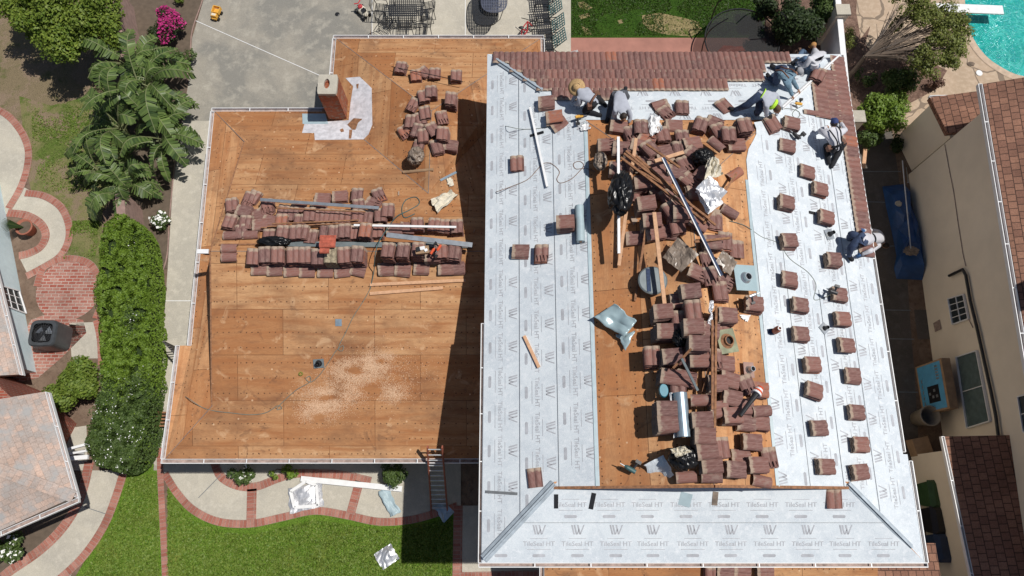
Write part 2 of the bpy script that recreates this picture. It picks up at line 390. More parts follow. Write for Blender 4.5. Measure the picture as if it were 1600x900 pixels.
def drape(poly, step=5, off=.006, uvs=False):
    """surveyed outline cut into small facets and laid over whatever is below"""
    bm = bmesh.new(); f = bm.faces.new([bm.verts.new((a, b, 0)) for a, b in poly])
    xs = [p[0] for p in poly]; ys = [p[1] for p in poly]
    for ax, (lo, hi) in enumerate(((min(xs), max(xs)), (min(ys), max(ys)))):
        q = lo+step
        while q < hi-.5:
            no = (1, 0, 0) if ax == 0 else (0, 1, 0); co = (q, 0, 0) if ax == 0 else (0, q, 0)
            bmesh.ops.bisect_plane(bm, geom=bm.verts[:]+bm.edges[:]+bm.faces[:], plane_co=co, plane_no=no)
            q += step
    bmesh.ops.triangulate(bm, faces=bm.faces[:])
    bm.verts.index_update(); V = []; 
    for v in bm.verts:
        p, n = drop(v.co.x, v.co.y); V.append(p+n*off)
    F = [[x.index for x in fc.verts] for fc in bm.faces]
    F = [f_ if (V[f_[1]]-V[f_[0]]).cross(V[f_[2]]-V[f_[0]]).z > 0 else f_[::-1] for f_ in F]
    bm.free(); return V, F
# ---------------------------------------------------------------- ground, lawns, paths
def sheet(name, polys, mat, lvl, kind='structure', label=None):
    m = MB()
    for q in polys: m.poly(L(q, lvl*.004))
    o = m.build(name, mat); o['kind'] = kind
    if label: o['label'] = label
    return o
MT['dryg'] = grassmat('dry_lawn', (.24, .20, .09), (.33, .26, .14), (.10, .13, .03), (.34, .25, .15), .52, .6, 2.2)
g = MB(); g.poly([(-120, -90, -.02), (120, -90, -.02), (120, 150, -.02), (-120, 150, -.02)]); struct(g.build('ground', 'dirt'))
SURF.append(([(-120, -90, 0), (120, -90, 0), (120, 150, 0), (-120, 150, 0)], [[0, 1, 2, 3]]))
sheet('dirt_yard', [[(-300, -200), (318, -200), (318, 0), (296, 60), (290, 190), (262, 330), (250, 470), (240, 735), (120, 735), (-300, 735)]], 'dirt', 1)
sheet('patchy_lawn', [[(-250, -100), (172, -100), (172, 60), (205, 130), (205, 240), (160, 330), (158, 420), (110, 420), (60, 350), (40, 260), (0, 330), (-250, 330)]], 'patchy', 2)
sheet('greener_lawn', [[(30, 150), (80, 165), (140, 150), (200, 190), (215, 250), (160, 330), (158, 420), (110, 420), (60, 350), (45, 280)]], 'patchy2', 3)
sheet('side_lawn', [[(190, 735), (248, 690), (252, 735), (262, 1000), (60, 1000), (130, 880), (165, 830)]], 'grass', 2)
sheet('front_lawn', [[(262, 740), (720, 740), (712, 1000), (262, 1000)]], 'grass', 2)
sheet('planting_bed', [[(205, -60), (322, -60), (318, 0), (300, 50), (298, 100), (285, 185), (268, 330), (262, 420), (235, 420), (205, 300), (195, 120)],
      [(330, 725), (530, 725), (530, 735), (420, 752), (380, 757), (340, 745)], [(560, 725), (650, 725), (650, 760), (560, 745)],
      [(0, 815), (118, 765), (130, 730), (120, 800), (60, 860), (0, 900), (-40, 900), (-40, 830)]], 'soil', 3)
sheet('driveway', [[(322, -80), (318, 0), (300, 60), (298, 105), (285, 190), (270, 290), (262, 420), (255, 520), (248, 600), (240, 735), (300, 735), (400, 500), (560, 200), (585, 0), (585, -80)]], 'drive', 4)
sheet('side_walk', [[(285, 190), (270, 290), (262, 420), (255, 520), (248, 600), (240, 725), (256, 735), (345, 735), (345, 188)]], 'conc', 5)
sheet('patio', [[(581, -80), (892, -80), (892, 200), (581, 200)]], 'conc', 5)
m = MB()
for a, b in (((582, -60), (581, 70)), ((727, -60), (727, 70)), ((305, 32), (500, 118)), ((255, 470), (300, 470))):
    p = W(*a, .024); q = W(*b, .024); m.bar(p, q, .022, .004)
struct(m.build('patio_joint_lines', 'white'))
m = MB(); ribbon_px([(322, -20), (316, 5), (301, 50), (298, 90), (292, 130)], 2.2, .05, m); ribbon_px([(285, 190), (274, 260), (266, 340), (262, 400), (250, 440)], 2.0, .05, m)
struct(m.build('bed_edging', 'block'))
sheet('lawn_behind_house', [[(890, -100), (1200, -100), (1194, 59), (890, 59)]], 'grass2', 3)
sheet('worn_lawn_patches', [[(1003, 24), (1030, 20), (1060, 26), (1092, 34), (1098, 48), (1080, 57), (1040, 54), (1012, 46), (1004, 36)], [(902, 4), (912, 2), (926, 12), (918, 16), (906, 12)], [(903, 24), (920, 20), (922, 26), (908, 30)], [(908, 40), (918, 44), (925, 54), (914, 54)], [(965, 32), (972, 30), (974, 36), (967, 37)]], 'dryg', 4)
sheet('red_walk', [[(890, 59), (1198, 59), (1200, 160), (890, 160)]], 'brickd', 4)
sheet('back_planting_bed', [[(1194, -100), (1306, -100), (1318, 160), (1199, 160)]], 'mulch', 4)
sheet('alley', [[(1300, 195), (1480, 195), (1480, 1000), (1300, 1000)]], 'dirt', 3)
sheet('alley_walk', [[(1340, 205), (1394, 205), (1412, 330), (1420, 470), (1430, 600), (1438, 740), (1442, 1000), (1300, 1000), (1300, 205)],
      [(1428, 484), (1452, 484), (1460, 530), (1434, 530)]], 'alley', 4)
m = MB()
for a, b in (((1345, 268), (1408, 268)), ((1345, 315), (1418, 317)), ((1370, 484), (1423, 485)), ((1375, 529), (1428, 530)), ((1380, 612), (1434, 613)), ((1345, 385), (1416, 384))):
    m.bar(W(*a, .019), W(*b, .019), .03, .004)
struct(m.build('alley_joint_lines', 'seam'))
# flagstone pool deck and the pool
fm, t, b = new_mat('flagstone'); p = worldpos(t)
vo = N(t, 'TexVoronoi'); vo.feature = 'DISTANCE_TO_EDGE'; vo.inputs['Scale'].default_value = .62
wob = N(t, 'VectorMath', operation='MULTIPLY_ADD'); tn = N(t, 'TexNoise'); tn.inputs['Scale'].default_value = 1.2; lk(t, p, tn.inputs['Vector']); lk(t, tn.outputs['Color'], wob.inputs[0]); wob.inputs[1].default_value = (.7, .7, 0); lk(t, p, wob.inputs[2])
lk(t, wob.outputs[0], vo.inputs['Vector'])
c = mixc(t, ramp(t, noise_(t, p, .9, 5), .35, .65), (.46, .34, .24), (.40, .30, .21)); c = mixc(t, ramp(t, noise_(t, p, 6, 5), .45, .8), c, (.55, .43, .32))
c = mixc(t, math_(t, 'LESS_THAN', vo.outputs['Distance'], .016), c, (.22, .165, .12)); lk(t, c, b.inputs['Base Color']); b.inputs['Roughness'].default_value = .85
MT['flag'] = fm
sheet('pool_deck', [[(1322, -150), (1700, -150), (1700, 330), (1330, 330), (1328, 190)]], 'flag', 2)
sheet('side_bed', [[(1306, -150), (1345, -150), (1338, 20), (1345, 60), (1360, 40), (1352, 70), (1375, 90), (1420, 80), (1480, 110), (1462, 140), (1415, 165), (1400, 190), (1385, 240), (1318, 240)]], 'mulch', 3)
wm, t, b = new_mat('pool_water'); p = worldpos(t)
c = mixc(t, ramp(t, noise_(t, p, 1.5, 3), .35, .7), (.0, .30, .285), (.01, .40, .37))
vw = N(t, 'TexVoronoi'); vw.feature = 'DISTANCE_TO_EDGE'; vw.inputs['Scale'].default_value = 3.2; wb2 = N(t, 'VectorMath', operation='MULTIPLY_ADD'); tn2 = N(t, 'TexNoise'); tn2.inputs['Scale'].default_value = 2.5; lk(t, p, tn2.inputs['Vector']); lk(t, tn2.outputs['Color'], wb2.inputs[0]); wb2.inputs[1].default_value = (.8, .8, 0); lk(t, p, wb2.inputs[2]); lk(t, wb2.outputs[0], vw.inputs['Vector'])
c = mixc(t, ramp(t, vw.outputs['Distance'], .10, .0), c, (.05, .50, .46))  # bright caustic web of refracted sunlight painted into the water colour
vo = N(t, 'TexVoronoi'); vo.feature = 'DISTANCE_TO_EDGE'; vo.inputs['Scale'].default_value = 4.5; lk(t, p, vo.inputs['Vector'])
lk(t, c, b.inputs['Base Color'])
b.inputs['Roughness'].default_value = .12; bump_(t, b, noise_(t, p, 9, 4, .6, .8), .7, .08); MT['water'] = wm
pool = [(1500, -150), (1502, 0), (1507, 40), (1518, 66), (1536, 90), (1560, 108), (1590, 122), (1640, 130), (1900, 130), (1900, -150)]
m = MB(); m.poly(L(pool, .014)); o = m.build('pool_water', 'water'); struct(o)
m = MB(); ribbon_px(pool[:8], 12, .02, m, sub=5); struct(m.build('pool_coping', plain('coping', (.50, .38, .28), .8)))
# curved brick-edged garden paths on the left
sheet('garden_path', [[(-60, 165), (5, 178), (28, 196), (44, 222), (46, 262), (36, 292), (58, 303), (90, 318), (108, 345), (108, 372), (95, 400), (70, 418), (45, 432), (30, 402), (58, 388), (71, 368), (66, 350), (45, 337), (15, 333), (-60, 360)],
      [(137, 735), (132, 755), (120, 795), (95, 835), (60, 866), (20, 895), (0, 930), (90, 930), (130, 870), (160, 825), (180, 775), (193, 735)],
      [(100, 670), (135, 665), (137, 735), (104, 735)], [(108, 505), (150, 503), (158, 560), (112, 560)]], 'conc', 4)
m = MB()
ribbon_px([(-40, 160), (5, 176), (30, 200), (44, 230), (43, 262), (32, 295), (14, 326)], 12, .024, m)
ribbon_px([(40, 302), (68, 306), (94, 322), (107, 347), (108, 374), (95, 400), (70, 417), (42, 432)], 12, .028, m)
ribbon_px([(12, 333), (42, 337), (64, 350), (72, 368), (64, 386), (46, 396), (30, 400)], 13, .024, m)
struct(m.build('path_brick_edging', 'brick'))
m = MB()
ribbon_px([(140, 722), (131, 762), (118, 795), (94, 830), (60, 862), (15, 893), (-10, 915)], 14, .024, m)
ribbon_px([(194, 736), (182, 775), (163, 822), (132, 868), (96, 903), (60, 930)], 12, .024, m)
struct(m.build('walk_brick_edging', 'brick'))
m = MB(); ribbon_px([(250, 700), (251, 740), (254, 800), (257, 860), (260, 930)], 9, .03, m); struct(m.build('mowing_strip', 'brick'))
m = MB(); pc = W(108, 452, .02); m.poly([pc+Vector((1.06*math.cos(a), 1.06*math.sin(a), 0)) for a in np.linspace(0, 2*math.pi, 40)[:-1]]); struct(m.build('brick_circle_patio', 'brickp'))
m = MB(); ribbon_px([(58, 448), (70, 418), (104, 404), (140, 412), (156, 440), (160, 470), (150, 498)], 11, .03, m); ribbon_px([(152, 500), (158, 530), (160, 570)], 12, .03, m); struct(m.build('patio_brick_ring', 'brick'))
sheet('brick_apron', [[(48, 500), (75, 490), (130, 500), (135, 520), (95, 560), (60, 590), (20, 600), (20, 560)]], 'brickp', 4)
sheet('front_path', [[(252, 736), (262, 742), (280, 770), (305, 795), (340, 812), (390, 815), (440, 806), (490, 796), (540, 802), (590, 812), (640, 810), (690, 800), (720, 800), (720, 700), (252, 700)],
      [(722, 790), (860, 790), (860, 1000), (722, 1000)]], 'conc', 4)
m = MB()
ribbon_px([(258, 740), (277, 770), (303, 797), (342, 815), (392, 818), (442, 808), (492, 798), (542, 805), (592, 815), (642, 812), (690, 799), (715, 790)], 11, .024, m)
ribbon_px([(335, 722), (346, 745), (372, 759), (402, 760), (434, 748), (466, 740), (530, 742), (580, 752)], 12, .028, m)
ribbon_px([(394, 764), (393, 812)], 14, .028, m); ribbon_px([(562, 752), (548, 803)], 13, .028, m)
ribbon_px([(716, 790), (715, 860), (713, 960)], 13, .028, m); ribbon_px([(720, 901), (850, 898)], 12, .032, m)
struct(m.build('front_brick_edging', 'brick'))
m = MB(); m.bar(W(345, 742, .03), W(310, 778, .03), .02, .004); m.bar(W(132, 792, .02), W(165, 803, .02), .02, .004); struct(m.build('path_joint_lines', 'seam'))
# ---------------------------------------------------------------- the re-roofed house
P = 1/3.0
ZA = 2.6; ZC = 5.5
AX0, AX1, AY0, AY1 = -9.2, -.25, 1.35, 11.86
house = thing('house', 'two storey house being re-roofed, bare plywood and white underlayment on its roofs', 'house', (0, 0, 0))
def roof_face(m, pts, rec=True):
    m.poly(pts)
    if rec: SURF.append(([tuple(p) for p in pts], [list(range(len(pts)))]))
# lower left roof A: hip/Dutch gable with its ridge running left-right, wing B to the north
zA = lambda d: ZA+P*d
AC = (AY0+AY1)/2; rA = zA((AY1-AY0)/2)
BX0, BX1, BY1 = -5.64, .92, 14.5; BXC = (BX0+BX1)/2; BHW = (BX1-BX0)/2; rB = zA(BHW)
GX = -8.0                                     # gable plane
m = MB()
A_tl = W(335, 174, ZA); A_j1 = W(299, 540, ZA); A_j2 = W(281, 540, ZA); A_bl = W(258, 717, ZA); A_br = Vector((AX1, AY0, ZA))
gN = Vector((GX, AY1-1.3, zA(1.3))); gS = Vector((GX, AY0+1.35, zA(1.35))); gR = Vector((GX, AC, rA)); RE = Vector((AX1, AC, rA))
roof_face(m, [A_bl, A_br, RE, gR, gS])                                               # south slope
vI = Vector((BX0, AY1, ZA)); vT = Vector((BXC, AY1-BHW, rB))
roof_face(m, [A_tl, gN, gR, RE, Vector((AX1, AY1-BHW, rB)), vT, vI])                   # north slope
hw = Vector((.12, 0, 0))
m2_ = m; m = MB()
roof_face(m, [A_tl, A_j1, A_j2, A_bl, gS+hw+Vector((0, 0, .02)), Vector((GX+.12, AC, zA(1.35)+.01)), gN+hw+Vector((0, 0, .02))])     # west hip under the gable
m.build('roof_deck', 'plyw', house)['label'] = 'paler plywood strip along the far left eave'; m = m2_
roof_face(m, [vI, vT, Vector((BXC, BY1-BHW, rB)), Vector((BX0, BY1, ZA))])             # B west
roof_face(m, [Vector((BX0, BY1, ZA)), Vector((BXC, BY1-BHW, rB)), Vector((BX1, BY1, ZA))])
roof_face(m, [Vector((BX1, BY1, ZA)), Vector((BXC, BY1-BHW, rB)), vT, Vector((AX1, AY1-BHW, rB)), Vector((AX1, AY1, ZA)), Vector((BX1, AY1, ZA))])
n_top = len(m.f)
deckA = m.build('roof_deck', 'ply', house); deckA['label'] = 'bare orange plywood deck of the lower left roof'
# thickness, soffit and fascia
def skirt(m, pts, h, closed=False):
    k = len(pts)
    for i in range(k-1 if not closed else k):
        a = Vector(pts[i]); b = Vector(pts[(i+1) % k]); m.poly([a, b, b-Vector((0, 0, h)), a-Vector((0, 0, h))])
m = MB()
ring = [A_bl, A_br, Vector((AX1, AY1, ZA)), Vector((BX1, AY1, ZA)), Vector((BX1, BY1, ZA)), Vector((BX0, BY1, ZA)), vI, A_tl, A_j1, A_j2]
skirt(m, [p-Vector((0, 0, .004)) for p in ring], .18, True); m.poly([p-Vector((0, 0, .184)) for p in ring][::-1])
m.build('fascia', 'orange', house)
m = MB()                                       # gable wall and rake boards
m.poly([gN+hw, gS+hw, gR+hw-Vector((0, 0, .03))])
m.build('gable_wall', 'oldwood', house)
m = MB(); dn = Vector((-.02, 0, -.055))
m.bar(gN+dn, gR+dn, .05, .09); m.bar(gR+dn, gS+dn, .05, .09)
m.bar(gR+Vector((-.22, 0, -.10)), gR+Vector((.3, 0, -.10)), .1, .12); m.build('rake_board', 'oldwood', house)
m = MB(); m.box(gR+Vector((-.22, 0, -.02)), (.30, .12, .04)); m.build('ridge_end_flashing', 'white', house)
# walls under the lower roof
m = MB(); wl = [(-8.8, 1.7), (-.3, 1.7), (-.3, 11.4), (.5, 11.4), (.5, 14.1), (-5.3, 14.1), (-5.3, 11.5), (-8.8, 11.5)]
m.prism([Vector((a, b, 0)) for a, b in wl], 0, ZA-.19)
m.build('lower_wall', 'stucco', house)
# upper right roof C
CX0, CX1, CX2, CY0, CY1 = -.67, 8.95, 9.07, -1.08, 11.88
CHX = (CX1-CX0)/2; CXR = (CX0+CX1)/2; rC = ZC+P*CHX; SK = 1.6
zc = lambda d: ZC+P*d
cl = lambda X, Y, o=0: Vector((X, Y, zc(X-CX0)+o)); cr = lambda X, Y, o=0: Vector((X, Y, zc(CX1-X)+o))
cs = lambda X, Y, o=0: Vector((X, Y, zc(Y-CY0)+o)); cn = lambda X, Y, o=0: Vector((X, Y, zc(CY1-Y)+o))
YG = CY0+SK
m = MB()
roof_face(m, [cl(CX0, CY0), cl(CX0+SK, YG), cl(CXR, YG), cl(CXR, CY1-CHX), cl(CX0, CY1)])
roof_face(m, [cr(CX1, 1.25), cr(CX1, CY1), cr(CXR, CY1-CHX), cr(CXR, YG), cr(CX1-SK+.03, YG), cr(CX2, CY0, .0), cr(CX2, 1.25)])
roof_face(m, [cn(CX0, CY1), cn(CXR, CY1-CHX), cn(CX1, CY1)])
roof_face(m, [cs(CX0, CY0), cs(CX2, CY0), cs(CX1-SK+.03, YG+.1), cs(CX0+SK, YG+.1)])
deckC = m.build('roof_deck', 'plyc', house); deckC['label'] = 'bare orange plywood deck down the middle of the upper roof'
m = MB(); ring = [Vector((CX0, CY0, ZC)), Vector((CX2, CY0, ZC)), Vector((CX2, 1.25, ZC)), Vector((CX1, 1.25, ZC)), Vector((CX1, CY1, ZC)), Vector((CX0, CY1, ZC))]
skirt(m, [p-Vector((0, 0, .06)) for p in ring], .16, True); m.poly([p-Vector((0, 0, .22)) for p in ring][::-1]); m.build('fascia', 'orange', house)
m = MB(); m.poly([Vector((CX0+SK, YG+.09, zc(SK))), Vector((CX1-SK, YG+.09, zc(SK))), Vector((CXR, YG+.09, rC-.01))]); m.build('gable_wall', 'oldwood', house)
m = MB()
for s, fn in ((1, cl), (-1, cr)):
    e = fn(CX0+SK if s == 1 else CX1-SK, YG-.03, -.02); m.bar(e, Vector((CXR, YG-.03, rC-.02)), .06, .10)
m.build('rake_board', 'oldwood', house)
m = MB(); m.prism([Vector((a, b, 0)) for a, b in ((-.24, -.7), (8.5, -.7), (8.5, 11.4), (-.24, 11.4))], 0, ZC-.23); m.build('upper_wall', 'stucco', house)
# low roof at the bottom of the photograph
m = MB(); d0 = W(850, 880, 2.75); DX0 = d0.x; DX1 = W(1366, 885, 2.75).x
pts = [Vector((DX0, -.5, 3.15)), Vector((DX1, -.5, 3.15)), Vector((DX1, -4.2, 2.2)), Vector((DX0, -4.2, 2.2))]
roof_face(m, pts); dk = m.build('roof_deck', 'ply', house); dk['label'] = 'plywood deck of the low roof at the bottom edge'
m = MB(); skirt(m, [pts[1], pts[2], pts[3], pts[0]], .2); m.build('fascia', 'white', house)
m = MB(); m.prism([Vector((a, b, 0)) for a, b in ((DX0+.4, -.6), (DX1-.3, -.6), (DX1-.3, -3.9), (DX0+.4, -3.9))], 0, 2.1); m.build('porch_wall', 'stucco', house)
m = MB(); pts = [Vector((DX1+.15, -.8, 2.3)), Vector((DX1+1.9, -.8, 2.3)), Vector((DX1+1.9, -4.2, 2.3)), Vector((DX1+.15, -4.2, 2.3))]
m.prism(pts, -.15, 0); m.build('side_porch_roof', 'shred', house)
# gutters: open troughs with a white lip
def gutter(a, b, out, name='gutter', w=.115, h=.10, mat='white', par=None):
    a = Vector(a); b = Vector(b); out = Vector(out); m = MB(); d = (b-a).normalized(); z = Vector((0, 0, 1))
    base = -.10
    for p0, p1, tk in ((out*(w-.012), 0, 0),): pass
    m.bar(a+out*w+z*(base+h/2), b+out*w+z*(base+h/2), .018, h+.015)
    m.bar(a+out*.008+z*(base+h/2), b+out*.008+z*(base+h/2), .012, h)
    for e in (a, b): m.bar(e+out*.01+z*(base+h/2), e+out*w+z*(base+h/2), .012, h)
    n = int((b-a).length/1.3)
    for i in range(1, n+1):
        q = a+(b-a)*(i/(n+1)); m.bar(q+out*.01+z*(base+h-.004), q+out*w+z*(base+h-.004), .025, .008)
    k = len(m.f); m.cur = 1; m.bar(a+out*w*.5+z*(base+.01), b+out*w*.5+z*(base+.01), w-.03, .014)
    return m.build(name, [mat, 'gutterin'], par if par is not None else house)
gutter(A_tl, A_j1, (-1, 0, 0)); gutter(A_j2, A_bl, (-1, 0, 0)); gutter(A_bl+Vector((-.1, 0, 0)), A_br, (0, -1, 0)); gutter(A_tl+Vector((-.1, 0, 0)), Vector((BX0-.12, AY1, ZA)), (0, 1, 0))
gutter((BX0, AY1+.1, ZA), (BX0, BY1, ZA), (-1, 0, 0)); gutter((BX0-.1, BY1, ZA), (BX1+.1, BY1, ZA), (0, 1, 0)); gutter((BX1, BY1, ZA), (BX1, AY1, ZA), (1, 0, 0))
dz = Vector((0, 0, -.02))
gy = W(752, 505, ZC).y
gutter(Vector((CX0, CY0, ZC))+dz, Vector((CX0, gy, ZC))+dz, (-1, 0, 0), w=.07); gutter(Vector((CX0-.06, CY0, ZC))+dz, Vector((CX2+.06, CY0, ZC))+dz, (0, -1, 0), w=.09); gutter(Vector((CX2, CY0, ZC))+dz, Vector((CX2, 1.1, ZC))+dz, (1, 0, 0), w=.08); gutter(Vector((CX1, 1.3, ZC))+dz, Vector((CX1, CY1, ZC))+dz, (1, 0, 0), w=.08)
gutter((DX0, -.6, 3.1), (DX0, -4.2, 2.2), (-1, 0, 0))
# chimney
chx0, chx1, chy0, chy1, cht = -5.60, -5.06, 11.48, 12.10, 4.2
ch = MB(); ch.box(((chx0+chx1)/2, (chy0+chy1)/2, 1.0+cht/2-.06), (chx1-chx0, chy1-chy0, cht-2.0-.12)); ch.box(((chx0+chx1)/2-.06, (chy0+chy1)/2, 1.3), (1.0, .7, 2.6))
cho = ch.build('chimney', 'chim', house)
m = MB(); cx, cy = (chx0+chx1)/2, (chy0+chy1)/2; ow, od = .28, .32; n = 28
orect = []; oval = []
for k in range(n):
    a = 2*math.pi*k/n; c_, s_ = math.cos(a), math.sin(a); q = min(ow/max(abs(c_), 1e-6), od/max(abs(s_), 1e-6)); orect.append((cx+c_*q, cy+s_*q)); oval.append((cx-.02+.085*c_, cy+.02+.14*s_*(1+.15*abs(s_))))
T = cht+.0
v = [(x, y, T) for x, y in orect]+[(x, y, T) for x, y in oval]+[(x, y, T-.5) for x, y in oval]+[(x, y, T-.09) for x, y in orect]
f = [];
for k in range(n):
    j = (k+1) % n; f += [[k, j, n+j, n+k], [n+k, n+j, 2*n+j, 2*n+k], [j, k, 3*n+k, 3*n+j]]
m.add(v, f); m.build('chimney_cap', 'conc', cho, off=(0, 0, 0))
m = MB(); m.lathe((cx-.02, cy+.02, T-.35), [(.06, .02), (.105, .02), (.105, .28), (.085, .28), (.085, 0)], 20, Matrix.Diagonal((1, 1.4, 1))); m.build('flue', 'terra', cho, off=(0, 0, 0))
# white underlayment round the chimney
for i, (poly, off) in enumerate((([(472, 208), (476, 193), (515, 190), (545, 188), (548, 160), (552, 135), (540, 122), (562, 120), (574, 131), (581, 138), (582, 195), (576, 210), (568, 218), (492, 219), (491, 208)], .008),)):
    V, F = drape(poly, 6, off); m = MB(); m.add(V, F); o = m.build('chimney_underlayment', plain('pinkish_underlayment', (.58, .57, .60), .7, var=.22, scale=7), house)
V, F = drape([(472, 170), (506, 170), (513, 194), (473, 194)], 8, .012); m = MB(); m.add(V, F); m.build('chimney_underlayment', 'membblue', house)  # chimney's shadow on the roof put in as a blue grey sheet
m = MB()
for poly in ([(543, 195), (553, 185), (567, 186), (560, 192), (556, 203), (550, 203)], [(546, 203), (551, 203), (549, 217), (545, 217)], [(557, 132), (561, 131), (560, 138), (558, 139)], [(531, 203), (536, 201), (538, 206), (533, 207)]):
    V, F = drape(poly, 8, .016); m = MB(); m.add(V, F); m.build('bitumen_patch', 'oldwood', house)
# hip, valley and ridge joints in the plywood
def joint(a, b, w=.012): m = MB(); m.bar(Vector(a)+Vector((0, 0, .004)), Vector(b)+Vector((0, 0, .004)), w, .006); m.build('deck_joint', 'seam', house)
joint(vI, vT, .015); joint((BX0, BY1, ZA), (BXC, BY1-BHW, rB)); joint((BX1, BY1, ZA), (BXC, BY1-BHW, rB)); joint(A_tl, gN); joint(A_bl, gS); joint(cl(CX0, CY1), cl(CXR, CY1-CHX)); joint(cr(CX1, CY1), cr(CXR, CY1-CHX)); joint(gR, RE); joint(vT, (BXC, BY1-BHW, rB)); joint((CXR, YG, rC), (CXR, CY1-CHX, rC))
# ---------------------------------------------------------------- white printed underlayment on C, with its lettering
def text_mesh(s, h):
    cu = bpy.data.curves.new('lettering', 'FONT'); cu.body = s; cu.size = 1; cu.resolution_u = 2; cu.offset = .006
    ob = bpy.data.objects.new('lettering', cu); COL.objects.link(ob)
    dg = bpy.context.evaluated_depsgraph_get(); me = bpy.data.meshes.new_from_object(ob.evaluated_get(dg))
    v = np.array([tuple(q.co)[:2] for q in me.vertices]); f = [list(p.vertices) for p in me.polygons]
    bpy.data.objects.remove(ob); bpy.data.curves.remove(cu); bpy.data.meshes.remove(me)
    v -= (v.max(0)+v.min(0))/2; v *= h; return v, f
TS = text_mesh('TileSeal HT', .148)
def emblem():
    V = []; F = []
    def q(*pts): o = len(V); V.extend(pts); F.append(list(range(o, o+len(pts))))
    for x in (-.14, -.085, -.01): q((x, .12), (x+.035, .12), (x+.085, -.09), (x+.05, -.09))
    q((.05, -.09), (.075, -.09), (.155, .12), (.13, .12)); q((-.02, -.09), (.005, -.09), (.04, .0), (.03, .04))
    return np.array(V), F
EM = emblem()
def pill():
    V = []; F = []; n = 24
    for r in (1, .62):
        for k in range(n):
            a = 2*math.pi*k/n; x = .035*math.cos(a)*r+(.105 if math.cos(a) > 0 else -.105); V.append((x, .035*math.sin(a)*r))
    for k in range(n): F.append([k, (k+1) % n, n+(k+1) % n, n+k])
    F.append([n+k for k in range(n)]); return np.array(V), F
PI_ = pill()
def rectm(w, h): return np.array([(-w/2, -h/2), (w/2, -h/2), (w/2, h/2), (-w/2, h/2)]), [[0, 1, 2, 3]]
BARS = [(rectm(.38, .012), .11, 1), (rectm(.52, .012), -.12, 1)]
def inside(pt, poly):
    x, y = pt; c = False; n = len(poly)
    for i in range(n):
        x1, y1 = poly[i][:2]; x2, y2 = poly[(i+1) % n][:2]
        if (y1 > y) != (y2 > y) and x < (x2-x1)*(y-y1)/(y2-y1)+x1: c = not c
    return c
def strip(fn, poly, s_dir, t_dir, t0, s_rng, mat_off, name='underlayment_sheet', phase=0, printed=True, period=.80, pitch=0):
    """one roll width: outline poly in plan (X,Y), printed rows along s_dir; t0 = plan coordinate of its lower edge"""
    m = MB(); m.poly([fn(x, y, mat_off) for x, y in poly])
    # slight thickness at the up-slope lap
    m.cur = 1
    s_dir = Vector(s_dir); t_dir = Vector(t_dir); co = math.cos(math.atan(P))
    def stamp(shape, s, tt, sc_=1):
        v, f = shape; pts = []
        for a, b in v:
            q = s_dir*(s+a*sc_)+t_dir*(t0+tt+b*sc_*co); pts.append(q)
        if not all(inside((p.x, p.y), poly) for p in pts[::max(1, len(pts)//10)]): return
        m.add([fn(p.x, p.y, mat_off+.004) for p in pts], f)
    if printed:
        s = s_rng[0]+phase
        while s < s_rng[1]:
            j = random.uniform(-.02, .02)
            stamp(PI_, s+j, .15); stamp(TS, s+j, .40); stamp(EM, s+j, .68)
            for b_, o_, k_ in BARS: stamp(b_, s+j, .40+o_)
            s += period
    # seam on the lower edge
    o = m.build(name, ['memb', 'print'], house); return o
SW = .85
for i in range(3):
    a = CX0+SW*i; b = min(CX0+SW*(i+1)+.05, 1.86)
    lo = lambda X: CY0+(X-CX0) if X < CX0+SK else YG
    poly = [(a, lo(a)), (b, lo(b)), (b, CY1-(b-CX0)), (a, CY1-(a-CX0))]
    if a < CX0+SK < b: poly = [(a, lo(a)), (CX0+SK, YG), (b, YG), (b, CY1-(b-CX0)), (a, CY1-(a-CX0))]
    strip(cl, poly, (0, -1, 0), (1, 0, 0), a, (-12.5, 2.0), .008+.004*i, phase=[0, .3, .1][i])
Rw = [(CX1, CX1-.86), (CX1-.82, CX1-1.70), (CX1-1.66, CX1-2.55), (CX1-2.50, CX1-3.36)]
for i, (a, b) in enumerate(Rw):
    dn_ = lambda X: CY0+(CX1-X)+.03 if X > CX1-SK else YG
    up_ = lambda X: CY1-(CX1-X)
    a2 = CX2 if i == 0 else a
    if i < 3:
        poly = [(b, dn_(b)), (a2, CY0 if i == 0 else dn_(a)), (a2, 1.25) if i == 0 else (a, 1.25), (a, 1.25), (a, up_(a)), (b, up_(b))]
        if i == 1: poly = [(b, YG), (CX1-SK, YG), (a, dn_(a)), (a, up_(a)), (b, up_(b))]
        if i > 1: poly = [(b, YG), (a, YG), (a, up_(a)), (b, up_(b))]
    else:
        e = [W(1215, 765, 6.6), W(1203, 620, 6.6), W(1192, 500, 6.6), W(1180, 380, 6.6), W(1170, 300, 6.6), W(1166, 250, 6.6), W(1170, 232, 6.6), W(1178, 218, 6.6), W(1184, 206, 6.6), W(1184, 197, 6.6), W(1180, 188, 6.6)]
        poly = [(a, YG)]+[(a, up_(a))]+[(q.x, q.y) for q in e[::-1]]; poly[-1] = (poly[-1][0], YG)
    strip(cr, poly, (0, 1, 0), (-1, 0, 0), -a, (0.3, 11.5), .008+.004*i, phase=[.1, .5, 0, .35][i])
for i, (a, b) in enumerate(((0, .85), (.82, SK))):
    xr = lambda d: CX2-(d*(CX2-CX1+SK)/SK)
    poly = [(CX0+a, CY0+a), (xr(a), CY0+a), (xr(b), CY0+b), (CX0+b, CY0+b)]
    strip(cs, poly, (1, 0, 0), (0, 1, 0), CY0+a, (-.4, 9), .008+.004*i, phase=[.15, .02][i], period=.84)
